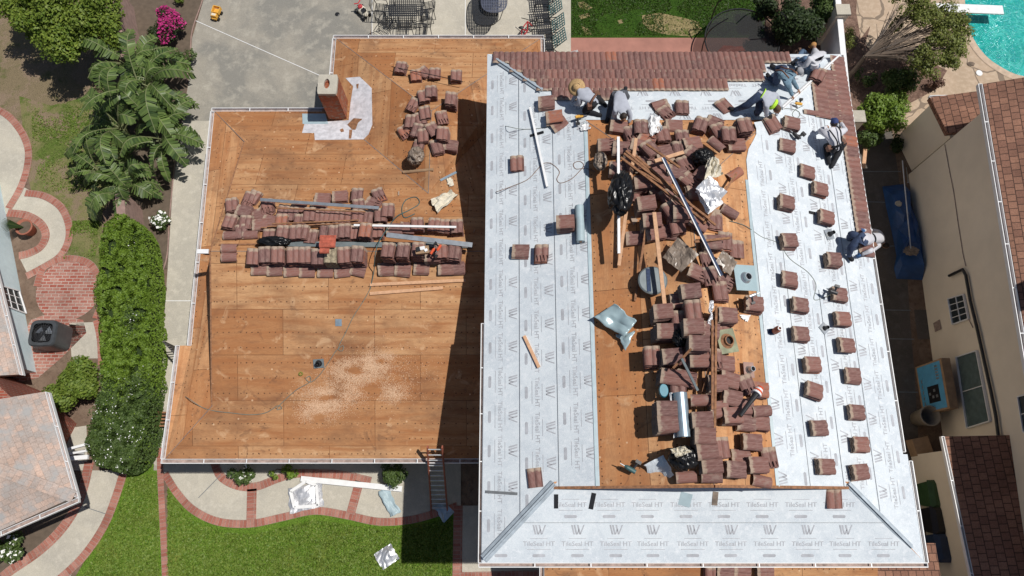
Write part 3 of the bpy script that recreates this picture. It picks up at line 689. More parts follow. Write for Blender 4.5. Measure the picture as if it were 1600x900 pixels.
for i, (a, b) in enumerate(((0, .86), (.84, 1.7), (1.68, 2.5))):
    poly = [(CX0+a, CY1-a), (CX0+b, CY1-b), (CX1-b, CY1-b), (CX1-a, CY1-a)]
    strip(cn, poly, (-1, 0, 0), (0, -1, 0), -(CY1-a), (-8.6, .4), .008+.004*i, phase=[.1, .4, .25][i])
m = MB()                                        # dark lap lines and slits
def ln(fn, x0, y0, x1, y1, w=.012, o=.026): m.bar(fn(x0, y0, o), fn(x1, y1, o), w, .004)
ln(cl, CX0+.85, -.25, CX0+.85, 11, .008); ln(cl, CX0+1.7, .5, CX0+1.7, 10.1, .008)
ln(cr, CX1-.86, 0, CX1-.86, 10.9, .008); ln(cr, CX1-1.70, .5, CX1-1.70, 5, .008); ln(cr, CX1-2.55, .5, CX1-2.55, 6, .008)
ln(cs, .2, CY0+.84, 8.2, CY0+.84, .008)
for (fn, x0, y0, x1, y1, w) in ((cl, -.60, .42, .12, .37, .06),): ln(fn, x0, y0, x1, y1, w, .024)
m.build('lap_line', 'seam', house)
def px_line(a, b, w, mat, name, h=.03, parent=house, th=.01):
    p, n1 = drop(*a); q, n2 = drop(*b); mm = MB(); mm.bar(p+n1*h, q+n2*h, w, th); return mm.build(name, mat, parent)
px_line((1073, 770), (1068, 790), .26, 'membblue', 'underlayment_flap', .02); px_line((1118, 768), (1116, 789), .12, 'greybag', 'underlayment_flap', .02)
px_line((928, 770), (923, 795), .10, 'dark', 'bitumen_strip', .02); px_line((869, 772), (869, 794), .09, 'dark', 'bitumen_strip', .02); px_line((829, 213), (850, 207), .07, 'dark', 'bitumen_strip', .03)
px_line((1263, 332), (1272, 334), .07, 'dark', 'bitumen_strip', .03)
m = MB(); m.bar(cl(1.84, .5, .014), cl(1.84, 9.3, .014), .09, .01); m.bar(cr(5.61, .5, .022), cr(5.63, 7.6, .022), .07, .01); m.build('underlayment_selvage', 'membblue', house)
# metal hip flashings: folded strips along the lower hips of C
def hip_metal(a, b, w, nm='hip_flashing', mat='hipmetal'):
    a = Vector(a); b = Vector(b); d = (b-a).normalized(); s = d.cross(Vector((0, 0, 1))).normalized(); mm = MB()
    for sg in (1, -1):
        e = s*sg*w-Vector((0, 0, w*.28)); u = Vector((0, 0, .05)); k = s*sg*.03
        mm.add([a+u+k, b+u+k, b+u+e, a+u+e, a+u+k-Vector((0, 0, .01)), b+u+k-Vector((0, 0, .01)), b+u+e-Vector((0, 0, .01)), a+u+e-Vector((0, 0, .01))], [[0, 1, 2, 3], [7, 6, 5, 4], [3, 2, 6, 7], [0, 4, 5, 1]])
    mm.bar(a+Vector((0, 0, .055)), b+Vector((0, 0, .055)), .045, .07)
    return mm.build(nm, mat, house)
hip_metal(cl(CX0+.05, CY0+.08), cl(CX0+SK, YG+.06), .10); hip_metal(cr(CX2-.3, CY0+.32), cr(CX1-SK, YG+.06), .07)
hip_metal(cl(CX0+.25, CY1-.25), cl(CX0+1.45, CY1-1.45), .08); hip_metal(cr(CX1-.1, CY1-.1), cr(CX1-2.1, CY1-2.1), .05, mat='white')
# laid roof tiles along two eaves: rows of double-roll tiles
def hump(s): return .036*max(0, math.sin(math.pi*((s/.152) % 1)))**.7
def tile_row(m, fn, k, s0, s1, along, s_is_x, expo=.355):
    """row k up from the eave, from s0 to s1 along the eave; a fresh island for each tile"""
    sgn = 1
    s = s0
    while s < s1-.05:
        e = min(s+.304, s1); vs = []; n = 8
        jit = random.uniform(-.006, .006); lift = random.uniform(0, .006)
        for r_, (d, z) in enumerate(((k*expo-.03+jit, .018), (k*expo-.03+jit, .060), (k*expo+expo+.045+jit, .028))):
            for i in range(n+1):
                q = s+(e-s)*i/n; zz = z+lift+(hump(q-s0) if r_ else hump(q-s0)*.8)
                vs.append(along(q, d, zz))
        fs = []; uv = []
        for r_ in range(2):
            for i in range(n):
                fs.append([r_*(n+1)+i, r_*(n+1)+i+1, (r_+1)*(n+1)+i+1, (r_+1)*(n+1)+i])
                v0 = 0 if r_ == 0 else 0; v1 = 0 if r_ == 0 else .40
                x0 = s-s0+(e-s)*i/n; x1 = x0+(e-s)/n; r0 = v0 if r_ == 0 else 0
                uv.append([(x0, r0), (x1, r0), (x1, v1), (x0, v1)])
        m.add(vs, fs, uv); s = e
X_of = lambda px, py, z=5.75: W(px, py, z).x
Y_of = lambda px, py, z=5.75: W(px, py, z).y
m = MB()
def nal(q, d, z): return cn(q, CY1-d, z)
for k, (xa, xb) in enumerate(((CX0+.15, X_of(1238, 88)), (CX0+.6, X_of(1196, 104)), (CX0+.95, X_of(1190, 116)), (CX0+1.3, X_of(1133, 134)), (CX0+1.7, X_of(955, 148)))):
    tile_row(m, None, k, xa, xb, nal, True)
o1 = m.build('laid_tile_courses', 'tilelaid', house); o1['label'] = 'reddish brown tiles already laid along the back eave'
m = MB()
def ral(q, d, z): return cr(CX1-d, q, z)
for k, (ya, yb) in enumerate(((Y_of(1352, 398), CY1-.15), (Y_of(1330, 187), CY1-.6), (Y_of(1300, 187), CY1-1.0), (Y_of(1275, 186), CY1-2.0))):
    tile_row(m, None, k, ya, yb, ral, False)
o2 = m.build('laid_tile_courses', 'tilelaid', house); o2['label'] = 'reddish brown tiles already laid along the right eave'
# surfaces for things that stand on the laid tiles
for fn, pts in ((cn, [(CX0+.6, CY1), (8.0, CY1), (7.0, CY1-1.45), (CX0+2, CY1-1.45)]), (cr, [(CX1, CY1-.1), (CX1-1.45, CY1-1.9), (CX1-1.45, 9.85), (CX1, 9.85)]), (cr, [(CX1, 9.8), (CX1-.4, 9.8), (CX1-.4, 6.2), (CX1, 6.2)])):
    SURF.append(([tuple(fn(x, y, .085)) for x, y in pts], [[0, 1, 2, 3]]))
# ---------------------------------------------------------------- neighbouring houses
NX = 13.48
EO = 13.05   # gutter line of the big neighbour
nh = thing('house', 'beige stucco two storey neighbour with red-brown shingles on the right', 'house', (16, 4, 0))
m = MB(); wa = Vector((13.50, 10.96, 0)); wb = Vector((12.98, -2.5, 0)); wb = Vector((12.98, -1.6, 0))
m.prism([wa, wb, wb+Vector((9, 0, 0)), wa+Vector((9, 0, 0))], 0, 4.62); nwall = m.build('wall', 'stucco', nh)
def at_wall(px, py, off=0):
    d = ray(px, py); n = Vector((wb.y-wa.y, -(wb.x-wa.x), 0)).normalized()
    if n.x > 0: n = -n
    t = (wa+n*off-CP).dot(n)/d.dot(n); return CP+d*t, n
# eave edge of the big roof, gutter, shingles rising to the right
ea = W(1534, 131, 4.75); eb = W(1640, 560, 4.75); eb = Vector((wb.x-.35, -1.7, 4.75)); 
ea = Vector((wa.x-.30, W(1534, 131, 4.75).y, 4.75))
m = MB(); e2 = Vector((5.5, 0, 1.9)); roof_face(m, [ea, eb, eb+e2, ea+e2]); m.poly([eb, ea, ea-Vector((0, 0, .15)), eb-Vector((0, 0, .15))]); m.poly([ea, ea+e2, ea+e2-Vector((0, 0, .2)), ea-Vector((0, 0, .2))]); m.poly([p-Vector((0, 0, .15)) for p in (ea, ea+Vector((.5, 0, 0)), eb+Vector((.5, 0, 0)), eb)])
r_ = m.build('roof', 'shred', nh)
gutter(ea+Vector((-.02, 0, 0)), eb+Vector((-.02, 0, 0)), (-1, 0, 0), par=nh)
def window(quad_px, bars_v, bars_h, par, nm='window', glass='glass', fr=.05):
    P4 = [at_wall(*q, .035)[0] for q in quad_px]; nn = at_wall(*quad_px[0])[1]
    mm = MB(); mm.add(P4+[p-nn*.04 for p in P4], [[0, 1, 2, 3], [0, 4, 5, 1], [1, 5, 6, 2], [2, 6, 7, 3], [3, 7, 4, 0]]); w = mm.build(nm, glass, par)
    mm = MB(); lerp = lambda a, b, t: a+(b-a)*t
    for i in range(4): mm.bar(P4[i]+nn*.01, P4[(i+1) % 4]+nn*.01, fr, .03)
    for t in bars_v: mm.bar(lerp(P4[0], P4[1], t)+nn*.008, lerp(P4[3], P4[2], t)+nn*.008, .02 if t != .5 else .035, .02)
    for t in bars_h: mm.bar(lerp(P4[0], P4[3], t)+nn*.008, lerp(P4[1], P4[2], t)+nn*.008, .02 if t != .5 else .035, .02)
    mm.build('frame', 'white', w, off=Vector(par.location))
    return w
window([(1482, 467), (1506, 460), (1514, 498), (1489, 507)], (.5,), (.25, .5, .75), nh, fr=.06)
window([(1495, 558), (1527, 548), (1548, 658), (1512, 669)], (), (.5,), nh, glass=plain('curtained_glass', (.10, .14, .14), .1), fr=.08)
window([(1591, 620), (1640, 606), (1650, 660), (1600, 676)], (.5,), (.5,), nh)
window([(1596, 440), (1640, 430), (1650, 470), (1601, 482)], (.5,), (.5,), nh)
P4 = [at_wall(*q, .02)[0] for q in [(1458, 505), (1468, 499), (1471, 514), (1461, 519)]]; m = MB(); m.poly(P4); m.build('vent', 'gutterin', nh)
pp = [at_wall(*q, .09)[0] for q in [(1483, 431), (1504, 421), (1509, 430), (1516, 470), (1526, 510), (1537, 560), (1548, 610), (1556, 650), (1561, 690)]]
m = MB(); m.tube(pp, .045, 8); m.build('drainpipe', 'dark', nh)
m = MB(); pp = [at_wall(*q, .02)[0] for q in [(1476, 226), (1484, 270), (1490, 300), (1497, 350), (1505, 400), (1509, 416)]]; m.tube(pp, .012, 5)
pp = [at_wall(*q, .02)[0] for q in [(1506, 460), (1511, 490), (1514, 500), (1520, 512)]]; m.tube(pp, .012, 5); m.build('cable', 'gutterin', nh)
# its lower wings
lw = thing('house_wing', 'low shingled wing in front of the beige house, dark upper half and lit lower half', 'house', (14, 0, 0))
ZW = 2.7
w0 = W(1476, 682, ZW); w1 = Vector((W(1523, 905, ZW).x+.0, -4.5, ZW)); w1 = W(1523, 905, ZW)+(W(1523, 905, ZW)-w0)*.6
m = MB(); e2 = Vector((4.2, 0, 1.0)); roof_face(m, [w0, w1, w1+e2, w0+e2]); m.poly([w0, w0+e2, w0+e2-Vector((0, 0, .2)), w0-Vector((0, 0, .2))]); m.poly([w1, w0, w0-Vector((0, 0, .2)), w1-Vector((0, 0, .2))])
m.build('roof', 'shred', lw)
gutter(w0, w1, (-1, 0, 0), par=lw, w=.08)
m = MB(); m.prism([w0+Vector((.45, -.3, -ZW)), w1+Vector((.45, 0, -ZW)), w1+Vector((4, 0, -ZW)), w0+Vector((4, -.3, -ZW))], 0, ZW-.2); m.build('wall', 'stucco', lw)
sw = thing('porch_roof', 'small red-brown shingled lean-to roof beside the pool deck', 'roof', (15, 12, 0))
q = L([(1453, 152), (1536, 152), (1560, 245), (1482, 208)], 2.6); q[2] = W(1560, 208, 2.7); q[3] = W(1481, 208, 2.6)
m = MB(); q = [q[0], q[3], q[2]+Vector((0, 0, .45)), q[1]+Vector((0, 0, .45))]; roof_face(m, q); m.poly([q[1], q[0], q[0]-Vector((0, 0, .18)), q[1]-Vector((0, 0, .18))]); m.poly([q[2], q[1], q[1]-Vector((0, 0, .18)), q[2]-Vector((0, 0, .18))]); m.build('shingles', 'shred', sw)
gutter(q[0], q[3]-Vector((0, 0, .4)), (0, 1, 0), par=sw, w=.06); 
m = MB(); m.prism([Vector((v.x+.25, v.y, 0)) for v in (q[0], q[1], q[1]+Vector((2, .4, 0)), q[0]+Vector((2, -.4, 0)))][::-1], 0, 2.3); m.build('wall', 'stucco', sw)
# left neighbours
bh = thing('house', 'pale blue cottage wall with a white paned window at the left edge', 'house', (-17, 6, 0))
b0 = W(0, 285, 0); b1 = W(57, 582, 0)
m = MB(); m.prism([b0, b1, b1+Vector((-6, -.8, 0)), b0+Vector((-6, -.8, 0))], 0, 1.35); m.build('wall', 'bluewall', bh)
def at_wall2(px, py, off=0):
    d = ray(px, py); n = Vector(((b1-b0).y, -(b1-b0).x, 0)).normalized(); n = n if n.x > 0 else -n
    t = (b0+n*off-CP).dot(n)/d.dot(n); return CP+d*t, n
_aw = at_wall; at_wall = at_wall2
window([(2, 447), (29, 455), (40, 490), (8, 478)], (.33, .66), (.33, .66), bh, fr=.07)
at_wall = _aw
ZN = 1.35; n0 = W(-15, 405, ZN); n1 = W(30, 585, ZN)
m = MB(); e = Vector((-4, -.5, 1.3)); roof_face(m, [n1, n0, n0+e, n1+e]); m.poly([n0, n1, n1-Vector((0, 0, .2)), n0-Vector((0, 0, .2))]); m.poly([n1, n1+e, n1+e-Vector((0, 0, .2)), n1-Vector((0, 0, .2))]); m.build('roof', 'shtan', bh)
gutter(n1, n0, (1, -.18, 0), par=bh)
ZN = 2.75
gh = thing('house', 'brick house corner with blended tan and grey shingles at lower left', 'house', (-14, 0, 0))
k0 = W(70, 612, ZN); k1 = W(116, 776, ZN); k2 = W(-60, 856, ZN); k3 = W(-60, 648, ZN); kh = W(0, 737, ZN)+Vector((0, 0, .9)); kh = W(-60, 712, ZN+1.1)
m = MB(); roof_face(m, [k0, k3+Vector((0, 0, 1.0)), kh, k1]); roof_face(m, [k1, kh, k2]); skirt(m, [k2, k1, k0, k3+Vector((0, 0, 1.))], .2); m.build('roof', 'shtan', gh)
m = MB(); m.bar(k1+Vector((0, 0, .02)), kh+Vector((0, 0, .02)), .3, .03); m.build('hip_cap', 'shtan', gh)
gutter(k1, k0, (1, -.25, 0), par=gh); gutter(k2, k1+Vector((.1, -.02, 0)), (.3, -1, 0), par=gh)
g0 = W(-20, 575, 0); g1 = W(66, 612, 0); g2 = W(120, 662, 0)
m = MB(); m.prism([g0, g1, g2, W(128, 740, 0)+Vector((-.9, 0, 0)), W(-30, 800, 0)][::-1], 0, 2.3); m.build('wall', 'brickwall', gh)
# ---------------------------------------------------------------- plants
def cloud(name, C, NRM, size, mat, parent=None, aspect=.55, fold=True, kind=None):
    """many small leaves: each one a folded four-sided blade at C, facing roughly NRM"""
    n = len(C); C = np.asarray(C, float); NRM = np.asarray(NRM, float)+rng.normal(0, .55, (n, 3)); NRM /= np.linalg.norm(NRM, axis=1)[:, None]+1e-9
    a = np.cross(NRM, rng.normal(size=(n, 3))); a /= np.linalg.norm(a, axis=1)[:, None]+1e-9; b = np.cross(NRM, a)
    sz = size*rng.uniform(.6, 1.35, (n, 1))
    V = np.empty((n, 4, 3)); V[:, 0] = C-a*sz; V[:, 2] = C+a*sz; V[:, 1] = C+b*sz*aspect+NRM*sz*.25; V[:, 3] = C-b*sz*aspect+NRM*sz*.25
    off = np.array(parent.location) if parent is not None else np.zeros(3)
    V = V.reshape(-1, 3)-off
    me = bpy.data.meshes.new(name); me.vertices.add(4*n); me.loops.add(4*n); me.polygons.add(n)
    me.vertices.foreach_set('co', V.ravel()); me.loops.foreach_set('vertex_index', np.arange(4*n, dtype=np.int32))
    me.polygons.foreach_set('loop_start', np.arange(0, 4*n, 4, dtype=np.int32)); me.update(calc_edges=True)
    me.materials.append(MT[mat] if isinstance(mat, str) else mat)
    o = bpy.data.objects.new(name, me); COL.objects.link(o)
    if parent is not None: o.parent = parent
    return o
def lobes(centre, spread, n, rr):
    c = np.array(centre); out = []
    for i in range(n):
        d = rng.normal(size=3); d /= np.linalg.norm(d); q = c+d*np.array(spread)*rng.uniform(.25, 1)
        out.append((q, rng.uniform(*rr)))
    return out
def fill_lobes(lb, per, zmin=.02):
    C = []; Nn = []
    for q, r in lb:
        k = int(per*r*r); d = rng.normal(size=(k, 3)); d /= np.linalg.norm(d, axis=1)[:, None]
        rad = r*rng.uniform(.55, 1.08, (k, 1)); P_ = q+d*rad; keep = P_[:, 2] > zmin
        C.append(P_[keep]); Nn.append((d+np.array([0, 0, .8]))[keep])
    return np.vstack(C), np.vstack(Nn)
def bush(name, label, cat, px, py, h, rad, mat, n=10, leaf=.05, per=2600, flowers=None, fl_n=0, flat=.6, group=None, stems=5, fside=None):
    """px,py marks the middle of the crown as seen, h the height of that middle"""
    c, _ = drop(px, py, 0) if h == 0 else (W(px, py, h), None); base = (c.x, c.y, 0)
    root = thing(name, label, cat, base, group)
    lb = lobes((c.x, c.y, h), (rad[0]*.75, rad[1]*.75, rad[2]*.6), n, (min(rad)*.38, min(rad)*.62))
    C, Nn = fill_lobes(lb, per); cloud('foliage', C, Nn, leaf, mat, root)
    m = MB()
    for i in range(stems):
        q, r = lb[i % len(lb)]; b0_ = Vector((c.x+random.uniform(-.08, .08), c.y+random.uniform(-.08, .08), 0)); q = Vector(q)
        m.tube([b0_, b0_.lerp(q, .5)+Vector((random.uniform(-.1, .1), random.uniform(-.1, .1), .05)), q], [.03, .02, .008], 6)
    m.build('stem', 'bark', root)
    if flowers:
        k = rng.integers(0, len(C), fl_n*6); sel = [i for i in k if Nn[i][2] > .5 and (fside is None or fside(C[i]-np.array([c.x, c.y, h])))][:fl_n]
        cloud('flowers', C[sel]+np.array([0, 0, leaf]), np.tile([0, 0, 2.0], (len(sel), 1)), leaf*(1.3 if flowers == 'wflower' else 1.1), flowers, root, aspect=.9)
    return root
# clipped hedge along the boundary
def hedge():
    outline = [(195, 336), (212, 345), (224, 372), (230, 410), (233, 470), (232, 560), (230, 630), (224, 690), (208, 726), (190, 738), (150, 728), (134, 700), (140, 650), (158, 610), (155, 540), (148, 450), (154, 400), (160, 350), (178, 336)]
    hz = 1.25; top = [W(a, b, hz) for a, b in outline]; poly = [(p.x, p.y) for p in top]
    xs = [p[0] for p in poly]; ys = [p[1] for p in poly]
    root = thing('hedge', 'long clipped green hedge between the brick patio and the side walk', 'hedge', (sum(xs)/len(xs), sum(ys)/len(ys), 0))
    m = MB(); cx_, cy_ = sum(xs)/len(xs), sum(ys)/len(ys)
    sh = [Vector((cx_+(x-cx_)*.86, cy_+(y-cy_)*.97, 0)) for x, y in poly]
    m.prism(sh, .05, hz-.22); m.build('branch_core', MT['darkleaf'], root)
    C = []; Nn = []
    while len(C) < 34000:
        x = rng.uniform(min(xs), max(xs), 4000); y = rng.uniform(min(ys), max(ys), 4000)
        for a, b in zip(x, y):
            if inside((a, b), poly):
                w = noise.noise(Vector((a*1.3, b*1.3, 0)))*.18+noise.noise(Vector((a*4, b*4, 3)))*.16-(.25 if noise.noise(Vector((a*3, b*3, 9))) > .42 else 0)
                C.append((a, b, hz+w-abs(rng.normal(0, .07)))); Nn.append((noise.noise(Vector((a*5, b*5, 1)))*2.2, noise.noise(Vector((a*5, b*5, 6)))*2.2, 1.1))
    n = len(poly)
    for i in range(n):
        a = np.array(poly[i]); b = np.array(poly[(i+1) % n]); d = b-a; l = np.hypot(*d); nn = np.array([d[1], -d[0]])/l
        for k in range(int(l*900)):
            t = rng.random(); q = a+d*t; z = rng.uniform(.05, hz); bul = noise.noise(Vector((q[0]*2, q[1]*2, z*2)))*.12
            if (q-np.array([cx_, cy_]))@nn < 0: nn = -nn
            q = q+nn*(bul-.04+.08*math.sin(math.pi*z/hz)); C.append((q[0], q[1], z)); Nn.append((nn[0], nn[1], .5))
    C = np.array(C); Nn = np.array(Nn)
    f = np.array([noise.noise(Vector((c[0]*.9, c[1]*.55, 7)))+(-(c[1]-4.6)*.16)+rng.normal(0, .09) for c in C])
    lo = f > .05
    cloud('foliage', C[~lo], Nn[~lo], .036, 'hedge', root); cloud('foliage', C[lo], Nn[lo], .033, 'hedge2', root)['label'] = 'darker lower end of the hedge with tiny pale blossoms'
    k = np.where(lo & (C[:, 2] > hz-.15))[0]; k = np.array([q for q in k if noise.noise(Vector((C[q][0]*1.6, C[q][1]*1.6, 2))) > .0]); k = rng.choice(k, 170); cloud('blossom', C[k]+np.array([0, 0, .03]), np.tile([0, 0, 2.], (len(k), 1)), .018, 'wflower', root, aspect=1)
hedge()
bush('shrub', 'bright green leafy shrub beside the air conditioner', 'shrub', 118, 590, 1.0, (1.05, 1.0, .6), 'shrub', 16, .05, 5200)
bush('bougainvillea', 'round bush covered with magenta flowers by the patio', 'flowering bush', 259, 40, .6, (.74, .74, .45), 'darkleaf', 16, .04, 7000, 'pink', 1500, fside=lambda d: d[0]*.8+d[1]*.15 > -.18)
bush('shrub', 'dark shrub behind the magenta flower bush', 'shrub', 282, 92, .4, (.55, .5, .35), 'hedge2', 8, .04, 5000)
bush('flowering_shrub', 'low shrub dotted with small white flowers beside the side walk', 'flowering shrub', 250, 345, .4, (.38, .62, .3), 'hedge2', 9, .035, 6000, 'wflower', 90)
bush('flowering_shrub', 'low flower bed shrub with white roses under the left roof eave', 'flowering shrub', 386, 741, .35, (.75, .32, .25), 'hedge2', 9, .035, 7000, 'wflower', 12)
bush('shrub', 'low green plants under the eave left of the white post', 'shrub', 440, 737, .3, (.8, .28, .2), 'hedge', 8, .035, 6000)
bush('shrub', 'rounded green shrub in the brick edged bed left of the ladder', 'shrub', 603, 742, .45, (.98, .42, .32), 'hedge2', 10, .035, 8000)
bush('rose_bush', 'rose bush with large white blooms at the bottom left corner', 'rose bush', 12, 862, .5, (.60, .75, .4), 'hedge2', 10, .045, 5000, 'wflower', 40)
bush('shrub', 'glossy green bush at the fence pillar right of the roof', 'shrub', 1376, 178, .9, (.95, .8, .6), 'hedge', 16, .05, 5200)
bush('shrub', 'dark green bush under the sparse tree by the pool', 'shrub', 1408, 128, .7, (1.05, .65, .5), 'hedge2', 14, .045, 4200)
bush('shrub', 'small dark red leaved shrub on the flagstones', 'shrub', 1462, 128, .3, (.32, .28, .25), plain('reddish_leaf', (.12, .06, .04), .7, var=.5, scale=20), 7, .035, 6000)
bush('shrub', 'tall dark bush in the back bed behind the workers', 'shrub', 1240, 30, 1.2, (1.0, .9, .8), 'darkleaf', 14, .05, 4600)
bush('shrub', 'dark green bush at the top edge beside the block wall', 'shrub', 1290, 15, 1.0, (.55, 1.0, .7), 'hedge2', 12, .045, 4600)
bush('shrub', 'dark clipped bush casting shade on the back lawn', 'shrub', 1198, 12, 1.0, (.45, .6, .6), 'darkleaf', 9, .045, 5200)
bush('shrub', 'low bush in deep shade beside the flagstone walk', 'shrub', 1400, 225, .3, (.35, .45, .25), 'darkleaf', 9, .045, 4200)
bush('shrub', 'small yellowish shrub where the hedge meets the side walk', 'shrub', 250, 450, .3, (.16, .22, .18), 'olive', 5, .03, 8000)
bush('shrub', 'sprawling weeds at the foot of the leaning tree', 'shrub', 1330, 60, .3, (.3, 1.0, .25), 'olive', 12, .03, 3000)
bush('shrub', 'leafy bush overlapping the glossy one at its upper right', 'shrub', 1398, 158, .55, (.7, .5, .4), 'hedge', 12, .045, 4200)
bush('shrub', 'green bush reaching down beside the shaded alley end', 'shrub', 1362, 212, .5, (.6, .5, .4), 'hedge2', 10, .045, 4200)
bush('shrub', 'leafy undergrowth between the bare limbs and the glossy bush', 'shrub', 1350, 120, .35, (.55, .55, .25), 'hedge2', 10, .04, 3500)
bush('shrub', 'yellowish undergrowth beneath the crown of the sparse tree', 'shrub', 1440, 95, .35, (.7, .45, .25), 'olive', 11, .04, 3200)
bush('shrub', 'small spiky plant at the top edge of the planting bed', 'shrub', 280, -2, .3, (.35, .22, .2), 'shrub', 6, .04, 3000)
def tree(label, root_px, crown, mats, n, leaf, per, trunk_r=.09, limbs=14, name='tree', lean=None, z0=2.6):
    b = W(*root_px, 0); root = thing(name, label, 'tree', b)
    lb = []
    for (px, py, z, rad) in crown: q = W(px, py, z); lb += lobes(q, (rad, rad, rad*.5), n, (rad*.22, rad*.42))
    C, Nn = fill_lobes(lb, per, .4); cloud('crown', C, Nn, leaf, mats, root)
    m = MB(); fork = Vector(lean) if lean else b+Vector((0, 0, 1.1))
    m.tube([b, b.lerp(fork, .5)+Vector((.05, .03, 0)), fork], [trunk_r, trunk_r*.8, trunk_r*.65], 8)
    for i in range(limbs):
        q = Vector(lb[(i*7) % len(lb)][0]); mid = fork.lerp(q, .5)+Vector((random.uniform(-.15, .15), random.uniform(-.15, .15), random.uniform(0, .2)))
        m.tube([fork, mid, q], [trunk_r*.5, trunk_r*.3, .01], 6)
        for j in range(3):
            e = mid.lerp(q, random.random())+Vector((random.uniform(-.4, .4), random.uniform(-.4, .4), random.uniform(-.1, .3))); m.tube([mid.lerp(q, .2*j), e], [.014, .005], 4)
    m.build('trunk', 'bark', root); return root
tree('yellow green leafy tree at the top left corner', (118, 70), [(95, 25, 2.4, 1.25), (140, 22, 2.4, 1.1), (152, 52, 2.0, .7), (70, 5, 2.4, 1.1), (20, 2, 2.0, .9), (65, 48, 2.0, .6), (110, 65, 2.1, .7)], 'citrus', 13, .055, 2900)
tree('sparse tree with bare grey limbs leaning towards the pool', (1322, 125), [(1462, 25, 2.2, .75), (1478, 62, 2.2, .75), (1492, 42, 2.2, .6), (1425, 8, 2.2, .7), (1450, 98, 2.0, .6), (1482, 88, 2.2, .5), (1400, 40, 1.6, .35)], 'olive', 17, .042, 2500, .10, 34, lean=tuple(W(1352, 88, 1.2)))
m = MB(); fk = W(1352, 88, 1.2)     # fan of bare twigs
tr = [o for o in COL.objects if o.get('label', '').startswith('sparse tree')][0]
for i in range(60):
    a = random.uniform(-.25, .95); l = random.uniform(.9, 2.6); z = random.uniform(.1, .9)
    p1 = fk+Vector((math.cos(a)*l*.5, math.sin(a)*l*.5, z*.6)); p2 = fk+Vector((math.cos(a+.1)*l, math.sin(a+.1)*l, z)); s_ = fk.lerp(p1, random.random()*.5)
    m.tube([s_, p1, p2], [.022, .014, .005], 5)
    for j in range(2): q = p1.lerp(p2, random.random()); m.tube([q, q+Vector((random.uniform(-.1, .35), random.uniform(-.3, .3), random.uniform(0, .2)))], [.008, .003], 4)
m.build('bare_branches', plain('grey_twigs', (.20, .165, .14), .9, var=.3), tr)
# giant bird-of-paradise clump: long torn paddle leaves
def big_leaf(m, base, az, length, rise, droop, w=.26):
    n = 15; pts = []
    for i in range(n+1):
        t = i/n; r_ = length*t; pts.append(base+Vector((math.cos(az)*r_, math.sin(az)*r_, rise*math.sin(min(1, t*1.15)*math.pi*.55)-droop*t*t)))
    s = Vector((-math.sin(az), math.cos(az), 0))
    st = n//5; tear = random.random()
    for sg in (1, -1):
        dzz = 0
        for i in range(st, n):
            for h_ in (0, .5):
                t0 = (i+h_)/n; wv = w*math.sin(math.pi*min(1, ((t0-st/n)/(1-st/n))*.92+.08))**.6*random.uniform(.8, 1.05)
                a = pts[i].lerp(pts[i+1], h_); b = pts[i].lerp(pts[i+1], min(1, h_+.5*(random.uniform(.45, .8) if random.random() < .25 else 1.0))); f = (pts[i+1]-pts[i]).normalized()
                dz = Vector((0, 0, random.uniform(-.05, .03)-.05-dzz)); dzz = dzz+random.uniform(-.045, .045); sw = f*wv*random.uniform(.3, .5)
                m.add([a, b, b+s*sg*wv*.95+sw+dz, a+s*sg*wv+sw+dz], [[0, 1, 2, 3] if sg < 0 else [3, 2, 1, 0]])
    return pts
def bop(label, px, py, n, lmin, lmax, azs=None, h=1.2, seed=0, spread=.18):
    random.seed(seed); b = W(px, py, .9); b.z = 0; root = thing('bird_of_paradise', label, 'plant', b, 'giant bird of paradise plants in the planting bed')
    m = MB(); ms = MB()
    for i in range(n):
        az = (2*math.pi*i/n+random.uniform(-.3, .3)) if azs is None else R(azs[i % len(azs)]+random.uniform(-6, 6))
        st = b+Vector((random.uniform(-spread, spread), random.uniform(-spread, spread), random.uniform(.5, 1)*h))
        ln_ = random.uniform(lmin, lmax); p = big_leaf(m, st, az, ln_*random.uniform(.75, 1.15), random.uniform(.4, 1.5), random.uniform(.3, 1.0), random.uniform(.17, .34))
        ms.tube([b+Vector((random.uniform(-.1, .1), random.uniform(-.1, .1), 0)), st], [.04, .025], 6); ms.tube(p, [.022]*4+[.012]*(len(p)-4), 5)
    m.build('foliage', 'palm', root); ms.build('stem', plain('pale_stem', (.20, .22, .10), .6), root)
bop('largest bird of paradise with long torn leaves over the driveway edge', 245, 150, 22, 1.3, 2.1, h=1.6, seed=3, spread=.3)
bop('bird of paradise with leaves reaching to the magenta bush', 205, 115, 18, 1.1, 2.0, h=1.3, seed=5)
bop('bird of paradise spreading towards the patchy lawn', 185, 200, 16, 1.1, 1.8, h=1.2, seed=8, spread=.25)
bop('bird of paradise beside the left roof corner', 262, 215, 16, 1.0, 1.7, h=1.2, seed=12, spread=.25)
bop('small bird of paradise at the head of the hedge', 200, 288, 18, .8, 1.4, h=.8, seed=15, spread=.2)
bop('bird of paradise arching over the brick path', 150, 262, 9, .7, 1.3, azs=[200, 190, 150, 30, 340, 80, 260], h=.7, seed=19)
random.seed(21)
